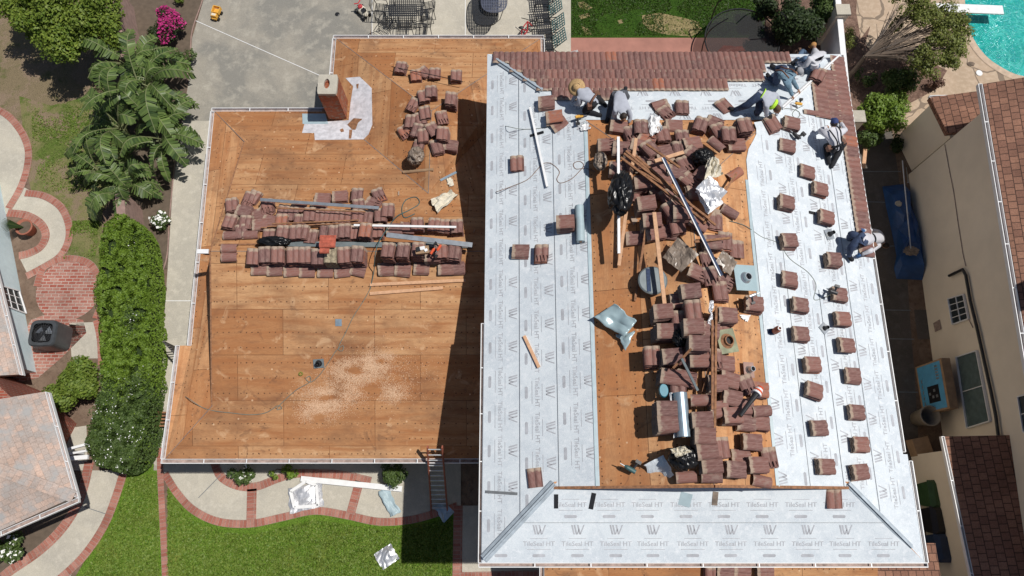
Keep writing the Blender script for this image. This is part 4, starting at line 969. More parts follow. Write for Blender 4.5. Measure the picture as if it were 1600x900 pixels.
# garden walls, pillars
def wallobj(name, label, cat, a, b, w, h, mat='block', cap=True, sag=0):
    a = W(*a, h); b = W(*b, h); a.z = b.z = 0; root = thing(name, label, cat, a)
    m = MB(); m.bar(a+Vector((0, 0, h/2-.03)), b+Vector((0, 0, h/2-.03)), w, h-.06); m.build('blockwork', mat, root)
    if cap: m = MB(); m.bar(a+Vector((0, 0, h-.03)), b+Vector((0, 0, h-.03)), w+.05, .06); m.build('coping', mat, root)
    return root
wallobj('garden_wall', 'pinkish block garden wall beside the top left tree', 'wall', (168, -30), (188, 92), .36, 1.5)
m = MB(); p0, p1 = W(188, 92, 0), W(196, 260, 0); 
wallobj('garden_wall', 'pinkish low block wall end at the head of the hedge', 'wall', (186, 300), (190, 342), .22, 1.3)
wallobj('boundary_wall', 'block boundary wall with a white topped edge beside the sparse tree', 'wall', (1307, -30), (1328, 190), .14, 1.5, 'white', True)
def pillar(px, py, label):
    c = W(px, py, 1.75); c.z = 0; r = thing('pillar', label, 'pillar', c); m = MB(); m.box(c+Vector((0, 0, .83)), (.42, .36, 1.66)); m.build('shaft', 'stucco', r)
    m = MB(); m.box(c+Vector((0, 0, 1.70)), (.48, .42, .08)); m.build('cap', 'conc', r)
pillar(1318, 14, 'square stucco pillar at the top end of the boundary wall'); pillar(1341, 181, 'square stucco pillar by the glossy green bush')
# grass tufts so that the lawns are not flat colour
def tufts(name, label, polys, n, mat, h=.035, patch=False):
    C = []
    for q in polys:
        pp = [(p.x, p.y) for p in L(q)]; xs = [p[0] for p in pp]; ys = [p[1] for p in pp]; k = 0
        while k < n:
            x = rng.uniform(min(xs), max(xs)); y = rng.uniform(min(ys), max(ys))
            if inside((x, y), pp):
                if mat == 'blade2' and noise.noise(Vector((x*.8, y*.8, 4))) > .05 and 2.6 < x < 6.6 and rng.random() < .85: k += 1; continue
                k += 1
                if name == 'grass' and patch and noise.noise(Vector((x*.9, y*.9, 4)))+rng.normal(0, .15) < .05: continue
                C.append((x, y, .03))
    C = np.array(C); o = cloud(name, C, np.tile([0, 0, .5], (len(C), 1)), h, mat); o['kind'] = 'stuff'; o['label'] = label
MT['blade'] = leafmat('grass_blade', (.10, .20, .02), (.25, .33, .06)); MT['blade2'] = leafmat('dark_grass_blade', (.03, .075, .01), (.08, .13, .02))  # second blade colour is a darker green for the back lawn
tufts('grass', 'bright green grass of the front lawn', [[(262, 765), (300, 812), (345, 832), (400, 835), (490, 812), (600, 828), (706, 812), (708, 1000), (262, 1000)]], 42000, 'blade')
tufts('grass', 'green grass between the curved walk and the brick strip', [[(205, 745), (246, 740), (252, 1000), (60, 1000), (150, 870), (180, 815)]], 16000, 'blade')
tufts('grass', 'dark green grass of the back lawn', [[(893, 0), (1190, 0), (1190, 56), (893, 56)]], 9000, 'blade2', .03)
tufts('grass', 'sparse grass of the patchy lawn', [[(50, 170), (140, 165), (190, 200), (150, 300), (70, 300), (52, 250)], [(115, 345), (155, 345), (150, 400), (100, 405)]], 5500, 'blade', .03, True)
# ---------------------------------------------------------------- loose roof tiles
def tile_mesh(name, w=.33, l=.42, th=.018, half=False, broken=0):
    nx, ny = 12, 3; V = []; F = []
    xs = [-w/2+w*i/nx for i in range(nx+1)]; ys = [-l/2+l*j/(ny-1) for j in range(ny)]
    def hz(x): 
        s = (x+w/2)/(w/2.15); return .036*max(0, math.sin(math.pi*(s % 1)))**.7
    for lay in (0, 1):
        for j, y in enumerate(ys):
            for i, x in enumerate(xs):
                yy = y
                if broken and j == 0: yy = y+broken*(.5+.5*math.sin(i*2.1+broken*40))*l*.5
                V.append((x, yy, hz(x)-(th if lay == 0 else 0)+th))
    n1 = (nx+1)*ny; idx = lambda lay, j, i: lay*n1+j*(nx+1)+i; UV = []
    def add(q): F.append(q)
    for j in range(ny-1):
        for i in range(nx): add([idx(1, j, i), idx(1, j, i+1), idx(1, j+1, i+1), idx(1, j+1, i)]); add([idx(0, j, i), idx(0, j+1, i), idx(0, j+1, i+1), idx(0, j, i+1)])
    for i in range(nx): add([idx(0, 0, i), idx(0, 0, i+1), idx(1, 0, i+1), idx(1, 0, i)]); add([idx(0, ny-1, i), idx(1, ny-1, i), idx(1, ny-1, i+1), idx(0, ny-1, i+1)])
    for j in range(ny-1): add([idx(0, j, 0), idx(1, j, 0), idx(1, j+1, 0), idx(0, j+1, 0)]); add([idx(0, j, nx), idx(0, j+1, nx), idx(1, j+1, nx), idx(1, j, nx)])
    me = bpy.data.meshes.new(name); me.from_pydata(V, [], F); me.materials.append(MT['tile'])
    uvl = me.uv_layers.new(name='UVMap')
    for lp in me.loops: v = V[lp.vertex_index]; uvl.data[lp.index].uv = (v[0]+w/2, (v[1]+l/2)*.40/.42)
    me.update(); return me, V, F
def ridge_mesh(name, w=.26, l=.42, h=.10, th=.016):
    V = []; F = []; n = 10
    for lay, r in ((0, 1), (1, 1-th/(w/2))):
        for j, y in enumerate((-l/2, l/2)):
            for i in range(n+1): a = math.pi*i/n; V.append((-math.cos(a)*w/2*r*(1 if j else .92), y, math.sin(a)*h*r))
    n1 = 2*(n+1)
    for i in range(n): F += [[i, i+1, n+1+i+1, n+1+i], [n1+i, n1+n+1+i, n1+n+2+i, n1+i+1], [i, n1+i, n1+i+1, i+1], [n+1+i, n+2+i, n1+n+2+i, n1+n+1+i]]
    F += [[0, n+1, n1+n+1, n1], [n, n1+n, n1+2*n+1, 2*n+1]]
    me = bpy.data.meshes.new(name); me.from_pydata(V, [], F); me.materials.append(MT['tile'])
    uvl = me.uv_layers.new(name='UVMap')
    for lp in me.loops: v = V[lp.vertex_index]; uvl.data[lp.index].uv = (v[0]+w/2, (v[1]+l/2)*.35/.42)
    me.update(); return me, V, F
TM, TV, TF = tile_mesh('roof_tile'); TB, _, _ = tile_mesh('broken_roof_tile', broken=.9); RM, _, _ = ridge_mesh('ridge_tile')
NT = [0]; stuffV = []; stuffF = []; stuffUV = []
TH = .047
def put_tile(p, rot, n, label, group, mesh=None, lean=(0, 0), cat='roof tile', name='concrete_tile'):
    o = bpy.data.objects.new(name, mesh or TM); COL.objects.link(o)
    zq = Vector((0, 0, 1)).rotation_difference(Vector(n)).to_matrix(); mm = zq @ Matrix.Rotation(R(rot), 3, 'Z') @ Euler((lean[0], lean[1], 0)).to_matrix()
    o.matrix_world = Matrix.Translation(p) @ mm.to_4x4(); NT[0] += 1
    return tag(o, label, cat, group)
def stack(px, py, n, rot=0, label='', group=None, indiv=False, level=.5, mesh=None, lowlabel=None, seed=None, lean=(0, 0)):
    """px,py: middle of the top tile as seen; n tiles high"""
    base, nn = drop(px, py, n*TH)
    nn = Vector(nn).lerp(Vector((0, 0, 1)), level).normalized()
    rj = random.uniform(-5, 5); slump = Vector((random.uniform(-.03, .03), random.uniform(-.02, .03), 0))
    for i in range(n):
        p = base+Vector((0, 0, TH*i+.022))+Vector((random.uniform(-.012, .012), random.uniform(-.012, .012), 0)); r_ = rot+rj+random.uniform(-2.8, 2.8); p = p+slump*(i/max(1, n-1))
        top = i == n-1
        if (top or indiv) and label:
            put_tile(p, r_, nn, label if top else ORD[n-1-i]+' tile down in '+lowlabel, group if top else (group or '')+' below the top ones', mesh if top else None, lean if top else (0, 0), name='concrete_tile')
        else:
            zq = Vector((0, 0, 1)).rotation_difference(nn).to_matrix() @ Matrix.Rotation(R(r_), 3, 'Z'); o_ = len(stuffV)
            stuffV.extend(tuple(zq @ Vector(v)+p) for v in TV); stuffF.extend([a+o_ for a in f] for f in TF)
            stuffUV.extend((v[0]+.165, (v[1]+.21)*.4/.42) for v in TV)
def phrase(i, n, order='from the left'):
    if i == 0: return {'from the left': 'leftmost', 'from the top': 'topmost'}.get(order, 'first')
    if i == n-1: return {'from the left': 'rightmost', 'from the top': 'lowest'}.get(order, 'last')
    return ORD[i]+' '+order
def row(data, where, group, order='from the left', **kw):
    data = sorted(data, key=lambda d: d[0 if order == 'from the left' else 1])
    for i, d in enumerate(data):
        kw2 = dict(kw)
        if len(d) > 4 and isinstance(d[4], dict): kw2.update(d[4])
        ph = phrase(i, len(data), order)
        stack(d[0], d[1], d[2], d[3], f'top tile of {ph} stack {where}', group, lowlabel=f'{ph} stack {where}', **kw2)
# the two neat columns of stacks on the right hand white slope
row([(1229, 315, 5, 89), (1233, 376, 5, 91), (1236, 437, 5, 88), (1251, 476, 5, 87), (1252, 521, 5, 91), (1270, 570, 5, 89), (1273, 611, 5, 80), (1281, 669, 4, 90), (1290, 728, 4, 86)],
    'in inner column, white slope', 'roof tiles in the inner column of stacks', 'from the top', indiv=True, level=0)
row([(1262, 267, 3, 86), (1281, 294, 4, 86), (1292, 338, 5, 88), (1302, 405, 5, 89), (1312, 460, 4, 88), (1317, 497, 5, 87), (1323, 538, 5, 88), (1334, 588, 4, 90), (1340, 644, 4, 88), (1345, 695, 4, 87), (1344, 738, 4, 90)],
    'in outer column, white slope', 'roof tiles in the outer column of stacks', 'from the top', indiv=True, level=0)
BT = {'mesh': TB}
# left roof, from the back row to the front row
G = 'roof tiles on the left plywood roof'
row([(627, 104, 5, -12), (650, 117, 4, 4), (679, 114, 4, -4), (712, 118, 5, 0)], 'in back row behind the chimney', G)
row([(674, 142, 7, 3), (705, 154, 8, -3)], 'of the pair behind broken tiles', G)
row([(646, 163, 3, -25, BT), (640, 190, 4, -6), (658, 186, 2, 15), (690, 183, 3, 20, BT), (632, 206, 2, 30, BT), (664, 176, 3, 4)], 'among broken tiles beside chimney', G)
row([(661, 212, 4, 8), (692, 208, 9, 2), (655, 228, 2, -12)], 'of front group beside chimney', G)
row([(396, 307, 3, -18), (504, 309, 3, 88, {}), (531, 307, 4, 92), (556, 303, 4, -4), (592, 305, 3, 24, BT), (604, 327, 8, 0), (582, 318, 3, 60, BT)], 'behind long grey metal strip', G)
row([(362, 321, 4, 8), (389, 311, 3, -14, BT), (441, 331, 4, 0), (482, 335, 7, 0), (515, 337, 5, 2), (545, 338, 4, 0), (403, 334, 2, 90), (414, 331, 2, 50, BT)], 'just below grey metal strip', G)
row([(359, 347, 5, -6), (384, 347, 4, 4), (575, 338, 4, -5), (440, 345, 5, 0), (467, 346, 5, 2)], 'beside thin battens', G)
row([(420, 369, 3, 0), (441, 362, 8, 0), (459, 363, 8, 1), (487, 369, 4, 0), (507, 361, 5, -3), (537, 362, 8, 0), (570, 360, 11, 0), (616, 357, 5, 90), (652, 351, 6, 2), (678, 352, 6, 0), (713, 354, 7, 0)], 'along the bright pole', G)
row([(394, 399, 5, 0), (414, 398, 6, 0), (434, 398, 8, 2), (456, 398, 8, 0), (476, 398, 8, -1), (496, 399, 9, 0), (538, 398, 10, 1), (560, 397, 10, 0)], 'in long front row, left roof', G)
row([(607, 392, 10, 0), (629, 391, 10, 1), (652, 391, 9, 0), (674, 397, 8, 90), (710, 393, 9, 0)], 'in tool box row', G)
row([(405, 420, 1, 90), (430, 421, 1, 91), (455, 422, 1, 89), (480, 423, 1, 92), (508, 423, 1, 90), (534, 424, 1, 90), (560, 421, 1, 80)], 'at foot of long front row', G)
row([(604, 421, 2, 90), (630, 421, 2, 89), (658, 419, 2, 91), (696, 419, 2, 90), (714, 419, 2, 90)], 'at foot of tool box row', G)
# loose ones on the white slopes
for d in ((885, 346, 8, 90, 'tall stack beside the standing white roll', {}), (846, 396, 4, 2, 'broken tile heap on the left white slope', BT), (814, 394, 2, 88, 'pair left of the broken tile heap on the white slope', {}), (809, 256, 2, 0, 'small single pair high on the left white slope', {}),
          (836, 746, 1, 2, 'single tile near the lower left hip', {}), (1303, 779, 1, 0, 'half tucked tile at the top of the front white slope', {}), (1031, 164, 2, -72, 'tilted pair right of the crouching worker', {}), (1040, 177, 2, 35, 'weathered pair in front of the tilted pair', BT), (1065, 168, 3, 2, 'three tiles standing alone on the back white slope', {}),
          (1133, 165, 2, 30, 'tile beside the outstretched boot of the worker in neon collar', {}), (1278, 116, 4, -30, 'stack resting on the laid tiles by the capped worker', {}), (1236, 192, 4, 80, 'upper stack beside the kneeling worker with straps', {}), (1206, 194, 3, 25, 'leaning tiles under the hands of the worker in neon collar', {}),
          (1231, 227, 3, 75, 'stack beside the caulking gun', {}), (1180, 475, 6, 86, 'stack topped with a black tool at the edge of the plywood', {}), (855, 160, 3, 92, 'stack left of the straw hat worker', {}), (867, 182, 4, 92, 'stack below the straw hat worker', {}), (873, 193, 1, 125, 'tile lying askew below the straw hat worker', {})):
    stack(d[0], d[1], d[2], d[3], 'top tile, '+d[4], None, **d[5])
# the crowded heap on the middle of the upper roof
G2 = 'roof tiles heaped along the ridge of the upper roof'
row([(1001, 197, 7, 0), (1037, 210, 5, 8), (967, 198, 4, 80), (1068, 213, 5, 5, BT), (1060, 233, 4, 0), (948, 226, 5, 88, BT), (972, 232, 5, 80), (1095, 195, 5, -20), (1118, 190, 4, 60, BT), (1140, 210, 8, 0), (1163, 195, 10, 3), (1052, 196, 2, 88)], 'nearest the crouching workers', G2)
row([(1008, 256, 4, 80, BT), (1025, 262, 5, 85), (1085, 240, 6, 40, BT), (1070, 255, 4, 20, BT), (1098, 270, 5, -35), (1078, 282, 4, 40, BT), (966, 262, 5, 85)], 'around the crossed battens', G2)
row([(1004, 285, 9, 90), (1009, 317, 9, 90), (1019, 344, 9, 91), (1069, 333, 9, 88), (1066, 312, 4, 50, BT), (993, 372, 2, 90), (1044, 362, 2, 80), (1046, 308, 4, 30, BT)], 'beside the black bag', G2)
row([(1119, 347, 2, 0), (1113, 378, 7, 90), (1133, 378, 3, 0), (1151, 388, 2, 0), (1106, 405, 2, 10, BT), (1128, 455, 5, 0), (1133, 440, 4, 60, BT)], 'along blue edged pole', G2)
row([(1080, 455, 14, 90), (1038, 487, 12, 90), (1084, 483, 14, 0), (1086, 511, 16, 90), (1040, 517, 12, 90), (1095, 535, 16, 91), (1022, 557, 9, 2), (1050, 556, 12, 90), (1047, 588, 10, 84), (1135, 493, 12, 84), (1070, 555, 7, 70, BT)], 'in middle of heap', G2, 'from the top')
row([(1135, 568, 5, 85), (1141, 593, 5, 80), (1143, 620, 7, 83), (1145, 650, 8, 88), (1177, 690, 7, 88), (1190, 660, 5, 90, BT), (1185, 610, 4, 90), (1152, 733, 7, 88), (1187, 726, 8, 90), (1158, 714, 3, 90), (1204, 715, 3, 0, BT)], 'in lower heap by white slope', G2, 'from the top')
row([(1099, 655, 11, 90), (1104, 682, 11, 90), (1106, 705, 10, 90), (1042, 640, 13, 90), (1043, 664, 13, 90), (1112, 728, 6, 88)], 'beside long zinc roll', G2, 'from the top')
row([(1112, 897, 4, 0), (1133, 893, 5, 85), (1162, 897, 4, 88), (1195, 897, 4, 90)], 'on low roof, bottom edge', 'roof tiles on the low roof at the bottom edge')
row([(1016, 232, 7, 30), (1036, 236, 5, 100), (990, 252, 6, 15), (1056, 268, 5, 75), (1110, 258, 5, 10, BT), (1085, 300, 3, 95), (1030, 298, 4, 70, BT), (1060, 352, 5, 10)], 'under the crossed battens', G2)
row([(1012, 216, 5, 60, BT), (1082, 225, 6, 100), (1124, 205, 5, 20), (1150, 225, 4, 95), (985, 207, 4, 15, BT)], 'just behind the crouching workers', G2)
row([(1108, 515, 9, 85), (1062, 500, 10, 2), (1065, 470, 8, 95, BT), (1118, 560, 7, 5, BT), (1075, 590, 8, 70, BT), (1120, 600, 6, 95), (1165, 600, 4, 20, BT)], 'filling the gaps in the heap middle', G2, 'from the top')
row([(1110, 430, 5, 15, BT), (1092, 425, 4, 70, BT)], 'around the dirty metal plate', G2)
row([(381, 330, 5, 75), (418, 321, 4, 10, BT), (465, 322, 4, 88), (497, 324, 4, 92), (560, 322, 4, 5)], 'squeezed beneath the grey metal strip', G)
for q in ((500, 338, 5, 4), (530, 337, 5, -3), (560, 337, 6, 2), (594, 336, 6, 5), (424, 344, 4, 88), (455, 334, 4, 3), (472, 364, 7, 0), (523, 363, 7, 2), (553, 363, 6, -2), (590, 361, 5, 6), (635, 356, 4, 88), (695, 355, 5, 3), (405, 351, 4, 92), (376, 362, 3, 10), (518, 398, 9, 0), (691, 392, 8, 2),
          (660, 150, 5, 10), (682, 229, 4, 15), (652, 203, 4, -12), (676, 200, 4, 30), (703, 226, 5, 88), (664, 112, 3, 40), (1050, 326, 7, 30), (1036, 280, 6, 80), (988, 300, 4, 10), (1093, 345, 5, 60), (1026, 362, 5, 92), (1000, 228, 5, 70), (1092, 560, 9, 88), (1062, 610, 8, 5), (1128, 520, 6, 10), (1125, 640, 6, 92), (1166, 660, 4, 88), (1125, 700, 4, 5), (1165, 635, 5, 92)):
    stack(q[0], q[1], q[2], q[3], '')
# ridge tiles
def ridge(px, py, h, rot, label, lean=0, tint=None):
    b, nn = drop(px, py, h); o = put_tile(b+Vector((0, 0, h-.05)), rot, Vector(nn).lerp(Vector((0, 0, 1)), .5).normalized(), label, None, RM, (lean, 0), 'ridge tile', 'ridge_tile')
for d in ((1120, 225, .35, 40, 'rounded ridge tile lying slantwise at the back of the heap'), (1148, 272, .08, 125, 'rounded ridge tile beside the cream cloth'), (1140, 330, .1, 60, 'rounded ridge tile under the crumpled silver sheet'), (1096, 625, .4, 90, 'wide rounded ridge tile beside the long zinc roll'),
          (1113, 745, .15, 88, 'rounded ridge tile at the foot of the lower heap'), (1073, 745, .15, 92, 'rounded ridge tile right of the torn white sheet'), (1190, 752, .1, 80, 'rounded ridge tile at the lower right corner of the plywood'), (1190, 642, .3, 95, 'rounded ridge tile below the orange snips'),
          (361, 367, .12, 90, 'left half round ridge tile behind the left roof stacks'), (391, 366, .12, 92, 'right half round ridge tile behind the left roof stacks'), (358, 387, .12, 90, 'upper half round ridge tile beside the white ridge end'), (358, 401, .12, 91, 'lower half round ridge tile beside the white ridge end')):
    ridge(*d)
me = bpy.data.meshes.new('stacked_tiles'); me.from_pydata(stuffV, [], stuffF); me.materials.append(MT['tilelaid'])
uvl = me.uv_layers.new(name='UVMap'); vi = np.empty(len(me.loops), dtype=np.int32); me.loops.foreach_get('vertex_index', vi); uvl.data.foreach_set('uv', np.array(stuffUV, dtype=np.float32)[vi].ravel())
me.update(); so_ = bpy.data.objects.new('stacked_tiles', me); COL.objects.link(so_); so_['kind'] = 'stuff'; so_['label'] = 'roof tiles stacked underneath the top ones on both plywood roofs'
# two brighter tiles and the mossy one in the front left row
bb, nn = drop(516, 398, .50)
o = put_tile(bb+Vector((0, 0, .02)), 0, (0, 0, 1), 'mossy beige tile under the orange tiles in the front left row', None)
o.data = TM.copy(); o.data.materials[0] = plain('lichen_tile', (.30, .25, .17), .9, var=.45, scale=14)
for i in range(9): q = o.copy(); COL.objects.link(q); q.location = o.location+Vector((0, 0, TH*(i+1))); q['label'] = ORD[10-i]+' tile down in the mossy stack under the orange tile'; q['group'] = 'mossy beige tiles under the orange ones'
del q
for i, (px, py, rot, lab) in enumerate(((512, 377, 90, 'bright orange red tile lying on the mossy beige stack'), (507, 391, 88, 'small orange red piece of tile on the mossy beige stack'))):
    b_, n_ = drop(px, py, .56+.05*i); q = put_tile(b_+Vector((0, 0, .53+.03*i)), rot, (0, 0, 1), lab, None, TM.copy() if i == 0 else RM.copy()); q.data.materials[0] = plain('orange_red_tile', (.42, .10, .06), .75, var=.35, scale=9)
    if i: q.scale = (.6, .6, .6); q.name = 'tile_piece'
# small loose shards
for i, (px, py) in enumerate(((623, 302), (741, 362), (1010, 372), (990, 345), (1120, 330), (1105, 300), (980, 250), (1050, 250), (1088, 420), (1060, 300))):
    b_, n_ = drop(px, py, .03); m = MB(); k = 5; ang = sorted(random.uniform(0, 6.28) for _ in range(k)); r_ = .09 if i > 1 else .06
    m.prism([b_+Vector((math.cos(a)*r_*random.uniform(.7, 1.3)*(.4 if i < 2 else 1), math.sin(a)*r_*1.3, n_.x*0)) for a in ang], .01, .045)
    o = m.build('tile_shard', 'tilelaid'); tag(o, ['small dark shard near the white cloth', 'narrow tile shard in the shadow of the upper roof', 'shard below the black bag', 'shard left of the leaning board', 'shard above the slotted tile pair', 'shard behind the silver sheet', 'shard left of the crossed battens', 'shard behind the crossed battens', 'shard beside the slate disc', 'shard between the battens and the blue pole'][i], 'tile shard', 'broken tile shards')

print('TILES', NT[0])
for o in COL.objects:
    if o.get('label') and not o.get('kind') and not o.parent and len(o['label'].replace('-', ' ').split()) > 16: print('LONG', o['label'])
# chips and crumbs of broken tile around the heaps
Vc = []; Fc = []
for (px, py, sx_, sy_, k) in ((560, 350, 120, 40, 170), (670, 190, 40, 50, 110), (1060, 300, 60, 90, 260), (1100, 560, 60, 110, 260), (1180, 420, 20, 60, 30), (1030, 450, 70, 60, 50)):
    for _ in range(k):
        a = rng.normal(px, sx_*.6); b = rng.normal(py, sy_*.6); q, n_ = drop(a, b)
        if n_.z < .5: continue
        r_ = rng.uniform(.008, .028); o_ = len(Vc); an = rng.uniform(0, 6.28, 3)
        for t_ in sorted(an): Vc.append(tuple(q+Vector((math.cos(t_)*r_, math.sin(t_)*r_, .004))))
        Vc.append(tuple(q+Vector((0, 0, r_*.7+.004)))); Fc += [[o_, o_+1, o_+3], [o_+1, o_+2, o_+3], [o_+2, o_, o_+3]]
me = bpy.data.meshes.new('debris'); me.from_pydata(Vc, [], Fc); me.uv_layers.new(name='UVMap'); me.materials.append(MT['tilelaid']); o = bpy.data.objects.new('debris', me); COL.objects.link(o); o['kind'] = 'stuff'; o['label'] = 'chips of broken tile scattered over the plywood'
# ---------------------------------------------------------------- things lying about on the roofs and in the yards
def at(px, py, h=0.0):
    b, n = drop(px, py, h); return b+Vector((0, 0, h))
def single(m, name, mat, label, cat, loc, group=None, smooth=False):
    o = m.build(name, mat, None, smooth, off=loc); return tag(o, label, cat, group)
def pole(name, label, cat, a, b, w, h, mat, group=None, round_=False, extra=None):
    p, q = at(*a), at(*b); m = MB()
    if round_: m.tube([p, q], w/2, 10)
    else: m.bar(p, q, w, h)
    if extra: extra(m, p, q)
    return single(m, name, [mat, 'dark', 'white'], label, cat, (p+q)/2, group)
def angle_iron(m, p, q):
    d = (q-p).normalized(); s = d.cross(Vector((0, 0, 1))).normalized()
    m.cur = 1
    n = int((q-p).length/.16)
    for i in range(n): c = p.lerp(q, (i+.5)/n); m.bar(c-d*.03+s*.032, c+d*.03+s*.032, .03, .012)
    m.cur = 0
pole('metal_strip', 'long dull grey metal strip lying across the back row of stacks', 'metal strip', (407, 312, .42), (592, 325, .42), .085, .03, 'steel')
pole('metal_strip', 'grey metal strip slanting behind the tool box', 'metal strip', (604, 367, .50), (738, 383, .45), .13, .03, 'steel')
pole('metal_pole', 'bright white metal pole lying over the fourth row of stacks', 'pole', (553, 352, .50), (713, 355, .50), .055, .04, 'white')
pole('roof_beam', 'dark weathered beam lying along the left roof ridge', 'beam', (428, 382, .06), (738, 384, .06), .14, .10, 'slate')
for i, (a, b, lab) in enumerate((((432, 325, .45), (571, 331, .45), 'thin batten just below the grey metal strip'), ((425, 350, .36), (560, 344, .36), 'upper of the long thin battens between the stacks'), ((418, 354, .30), (575, 348, .34), 'middle long thin batten between the stacks'), ((408, 356, .22), (560, 352, .22), 'lower long thin batten between the stacks'), ((342, 382, .04), (475, 381, .04), 'thin batten running from the left roof edge along the ridge'), ((405, 358, .05), (404, 412, .2), 'short upright lying batten left of the front row'))):
    pole('batten', lab, 'batten', a, b, .035, .03, 'oldwood', 'thin old battens on the left roof')
for a, b, lab in (((578, 445, .02), (728, 438, .03), 'longer pale timber below the tool box row'), ((578, 459, .02), (692, 450, .03), 'shorter pale timber below the longer one')):
    pole('timber', lab, 'timber', a, b, .085, .04, 'wood', 'pale timbers on the left roof')
pole('cardboard_tube', 'brown cardboard tube by the broken tiles', 'tube', (630, 269, .05), (677, 265, .05), .095, .1, 'card', round_=True)
pole('metal_strip', 'short blue grey strip at the edge of the shadow', 'metal strip', (688, 282, .03), (713, 269, .03), .07, .02, 'zinc')
pole('timber', 'short timber lying on the left white slope', 'timber', (819, 525, .04), (842, 574, .04), .075, .04, 'wood')
pole('metal_pole', 'slim white pole on the left white slope below the straw hat worker', 'pole', (828, 168, .08), (855, 292, .08), .055, .04, 'white')
pole('angle_iron', 'white notched angle iron behind the black bag', 'angle iron', (966, 214, .75), (967, 396, .55), .06, .05, 'white', extra=angle_iron)
pole('timber', 'pale board standing out from under the black bag', 'timber', (994, 216, .62), (967, 415, .12), .075, .04, 'wood')
pole('timber', 'pale board leaning over the slate disc', 'timber', (1022, 332, .55), (1040, 490, .42), .085, .04, 'wood')
pole('timber', 'old board lying across the jumbled tiles', 'timber', (1023, 252, .55), (1068, 238, .55), .085, .04, 'wood')
def stripes(m, p, q):
    d = (q-p).normalized(); s = d.cross(Vector((0, 0, 1))).normalized(); m.cur = 2; m.bar(p+s*.03+Vector((0, 0, .02)), q+s*.03+Vector((0, 0, .02)), .022, .03); m.cur = 0
pole('metal_pole', 'blue edged metal pole slanting across the heap', 'pole', (1036, 247, .8), (1127, 431, .55), .075, .05, 'navy', extra=stripes)
for i, (a, b, lab) in enumerate((((975, 240, .72), (1108, 342, .5), 'upper thin brown batten crossing the heap'), ((970, 246, .66), (1100, 345, .48), 'middle thin brown batten crossing the heap'), ((978, 236, .60), (1118, 352, .45), 'lower thin brown batten crossing the heap'), ((985, 236, .5), (1078, 318, .5), 'short brown batten crossing the heap'))):
    pole('batten', lab, 'batten', a, b, .05, .04, 'oldwood', 'brown battens crossing the heap')
for a, b, lab in (((1119, 478, .5), (1117, 672, .42), 'longest brown batten in the lower heap'), ((1113, 500, .48), (1113, 640, .45), 'middle brown batten in the lower heap'), ((1119, 535, .48), (1098, 612, .1), 'brown batten leaning off the lower heap')):
    pole('batten', lab, 'batten', a, b, .045, .04, 'oldwood', 'brown battens on the lower heap')
for a, b, lab, mt in (((1000, 268, .6), (1060, 300, .5), 'short dark batten beneath the crossed battens', 'oldwood'), ((1062, 262, .62), (1010, 225, .55), 'dark batten pointing at the crouching worker', 'oldwood'), ((1150, 272, .3), (1100, 350, .3), 'thin dark batten beside the silver foil', 'oldwood'), ((1010, 352, .3), (992, 470, .04), 'old board sloping from the stacks to the bare plywood', 'oldwood'), ((1085, 378, .5), (1140, 372, .4), 'old batten across the blue edged pole', 'oldwood'), ((1065, 560, .9), (1090, 610, .4), 'grey batten leaning on the middle stacks', 'slate'), ((1052, 575, .7), (1080, 545, .9), 'dark batten on the middle stacks', 'oldwood')):
    pole('batten', lab, 'batten', a, b, .05, .035, mt, 'odd battens in the heap')
# soft and crumpled things
def crumple(name, label, cat, quad, h, amp, mat, n=16, fr=3, thick=.008, seed=1, smooth=False, hs=None, group=None, sharp=True):
    hs = hs or [h]*4; Q = [at(q[0], q[1], hs[i]) for i, q in enumerate(quad)]; m = MB(); top = []
    for j in range(n+1):
        for i in range(n+1):
            u, v = i/n, j/n; p = (Q[0]*(1-u)+Q[1]*u)*(1-v)+(Q[3]*(1-u)+Q[2]*u)*v
            w = noise.noise(Vector((u*fr*.8+seed*9, v*fr*.8, seed))); w2 = noise.noise(Vector((u*fr*2.5, v*fr*2.5+seed*5, 2)))
            z = (abs(w)*1.5+abs(w2)*.35 if sharp else w+.5*w2+.5)*amp
            e = noise.noise(Vector((u*4, v*4, seed+9)))*.05
            top.append(p+Vector((e, e*.7, z)))
    k = (n+1)**2; vs = top+[p-Vector((0, 0, thick)) for p in top]; fs = []
    ix = lambda i, j: j*(n+1)+i
    for j in range(n):
        for i in range(n): a = [ix(i, j), ix(i+1, j), ix(i+1, j+1), ix(i, j+1)]; fs += [a[::-1], [k+x for x in a]]
    for i in range(n): fs += [[ix(i, 0), ix(i+1, 0), k+ix(i+1, 0), k+ix(i, 0)], [ix(i+1, n), ix(i, n), k+ix(i, n), k+ix(i+1, n)], [ix(0, i+1), ix(0, i), k+ix(0, i), k+ix(0, i+1)], [ix(n, i), ix(n, i+1), k+ix(n, i+1), k+ix(n, i)]]
    m.add(vs, fs); return single(m, name, mat, label, cat, sum(Q, Vector())/4, group, smooth)
def bag(name, label, cat, px, py, h, rad, mat, amp=.5, fr=2.2, seed=1, rot=0, sharp=True, n=22, group=None):
    c = at(px, py, h); m = MB(); m.blob(c, rad, amp*.62, fr*.75, seed, n+8, sharp, Matrix.Rotation(R(rot), 3, 'Z')); return single(m, name, mat, label, cat, c, group, True)
crumple('foil_sheet', 'crumpled silver foil sheet on top of the heap', 'foil sheet', [(1087, 295), (1108, 275), (1136, 300), (1112, 330)], .60, .14, 'alu', 22, 1.5, seed=3)
crumple('plastic_sheet', 'grey white plastic sheet folded under the silver foil', 'plastic sheet', [(1086, 300), (1100, 285), (1130, 318), (1106, 336)], .42, .08, 'white', 12, 3, seed=9)
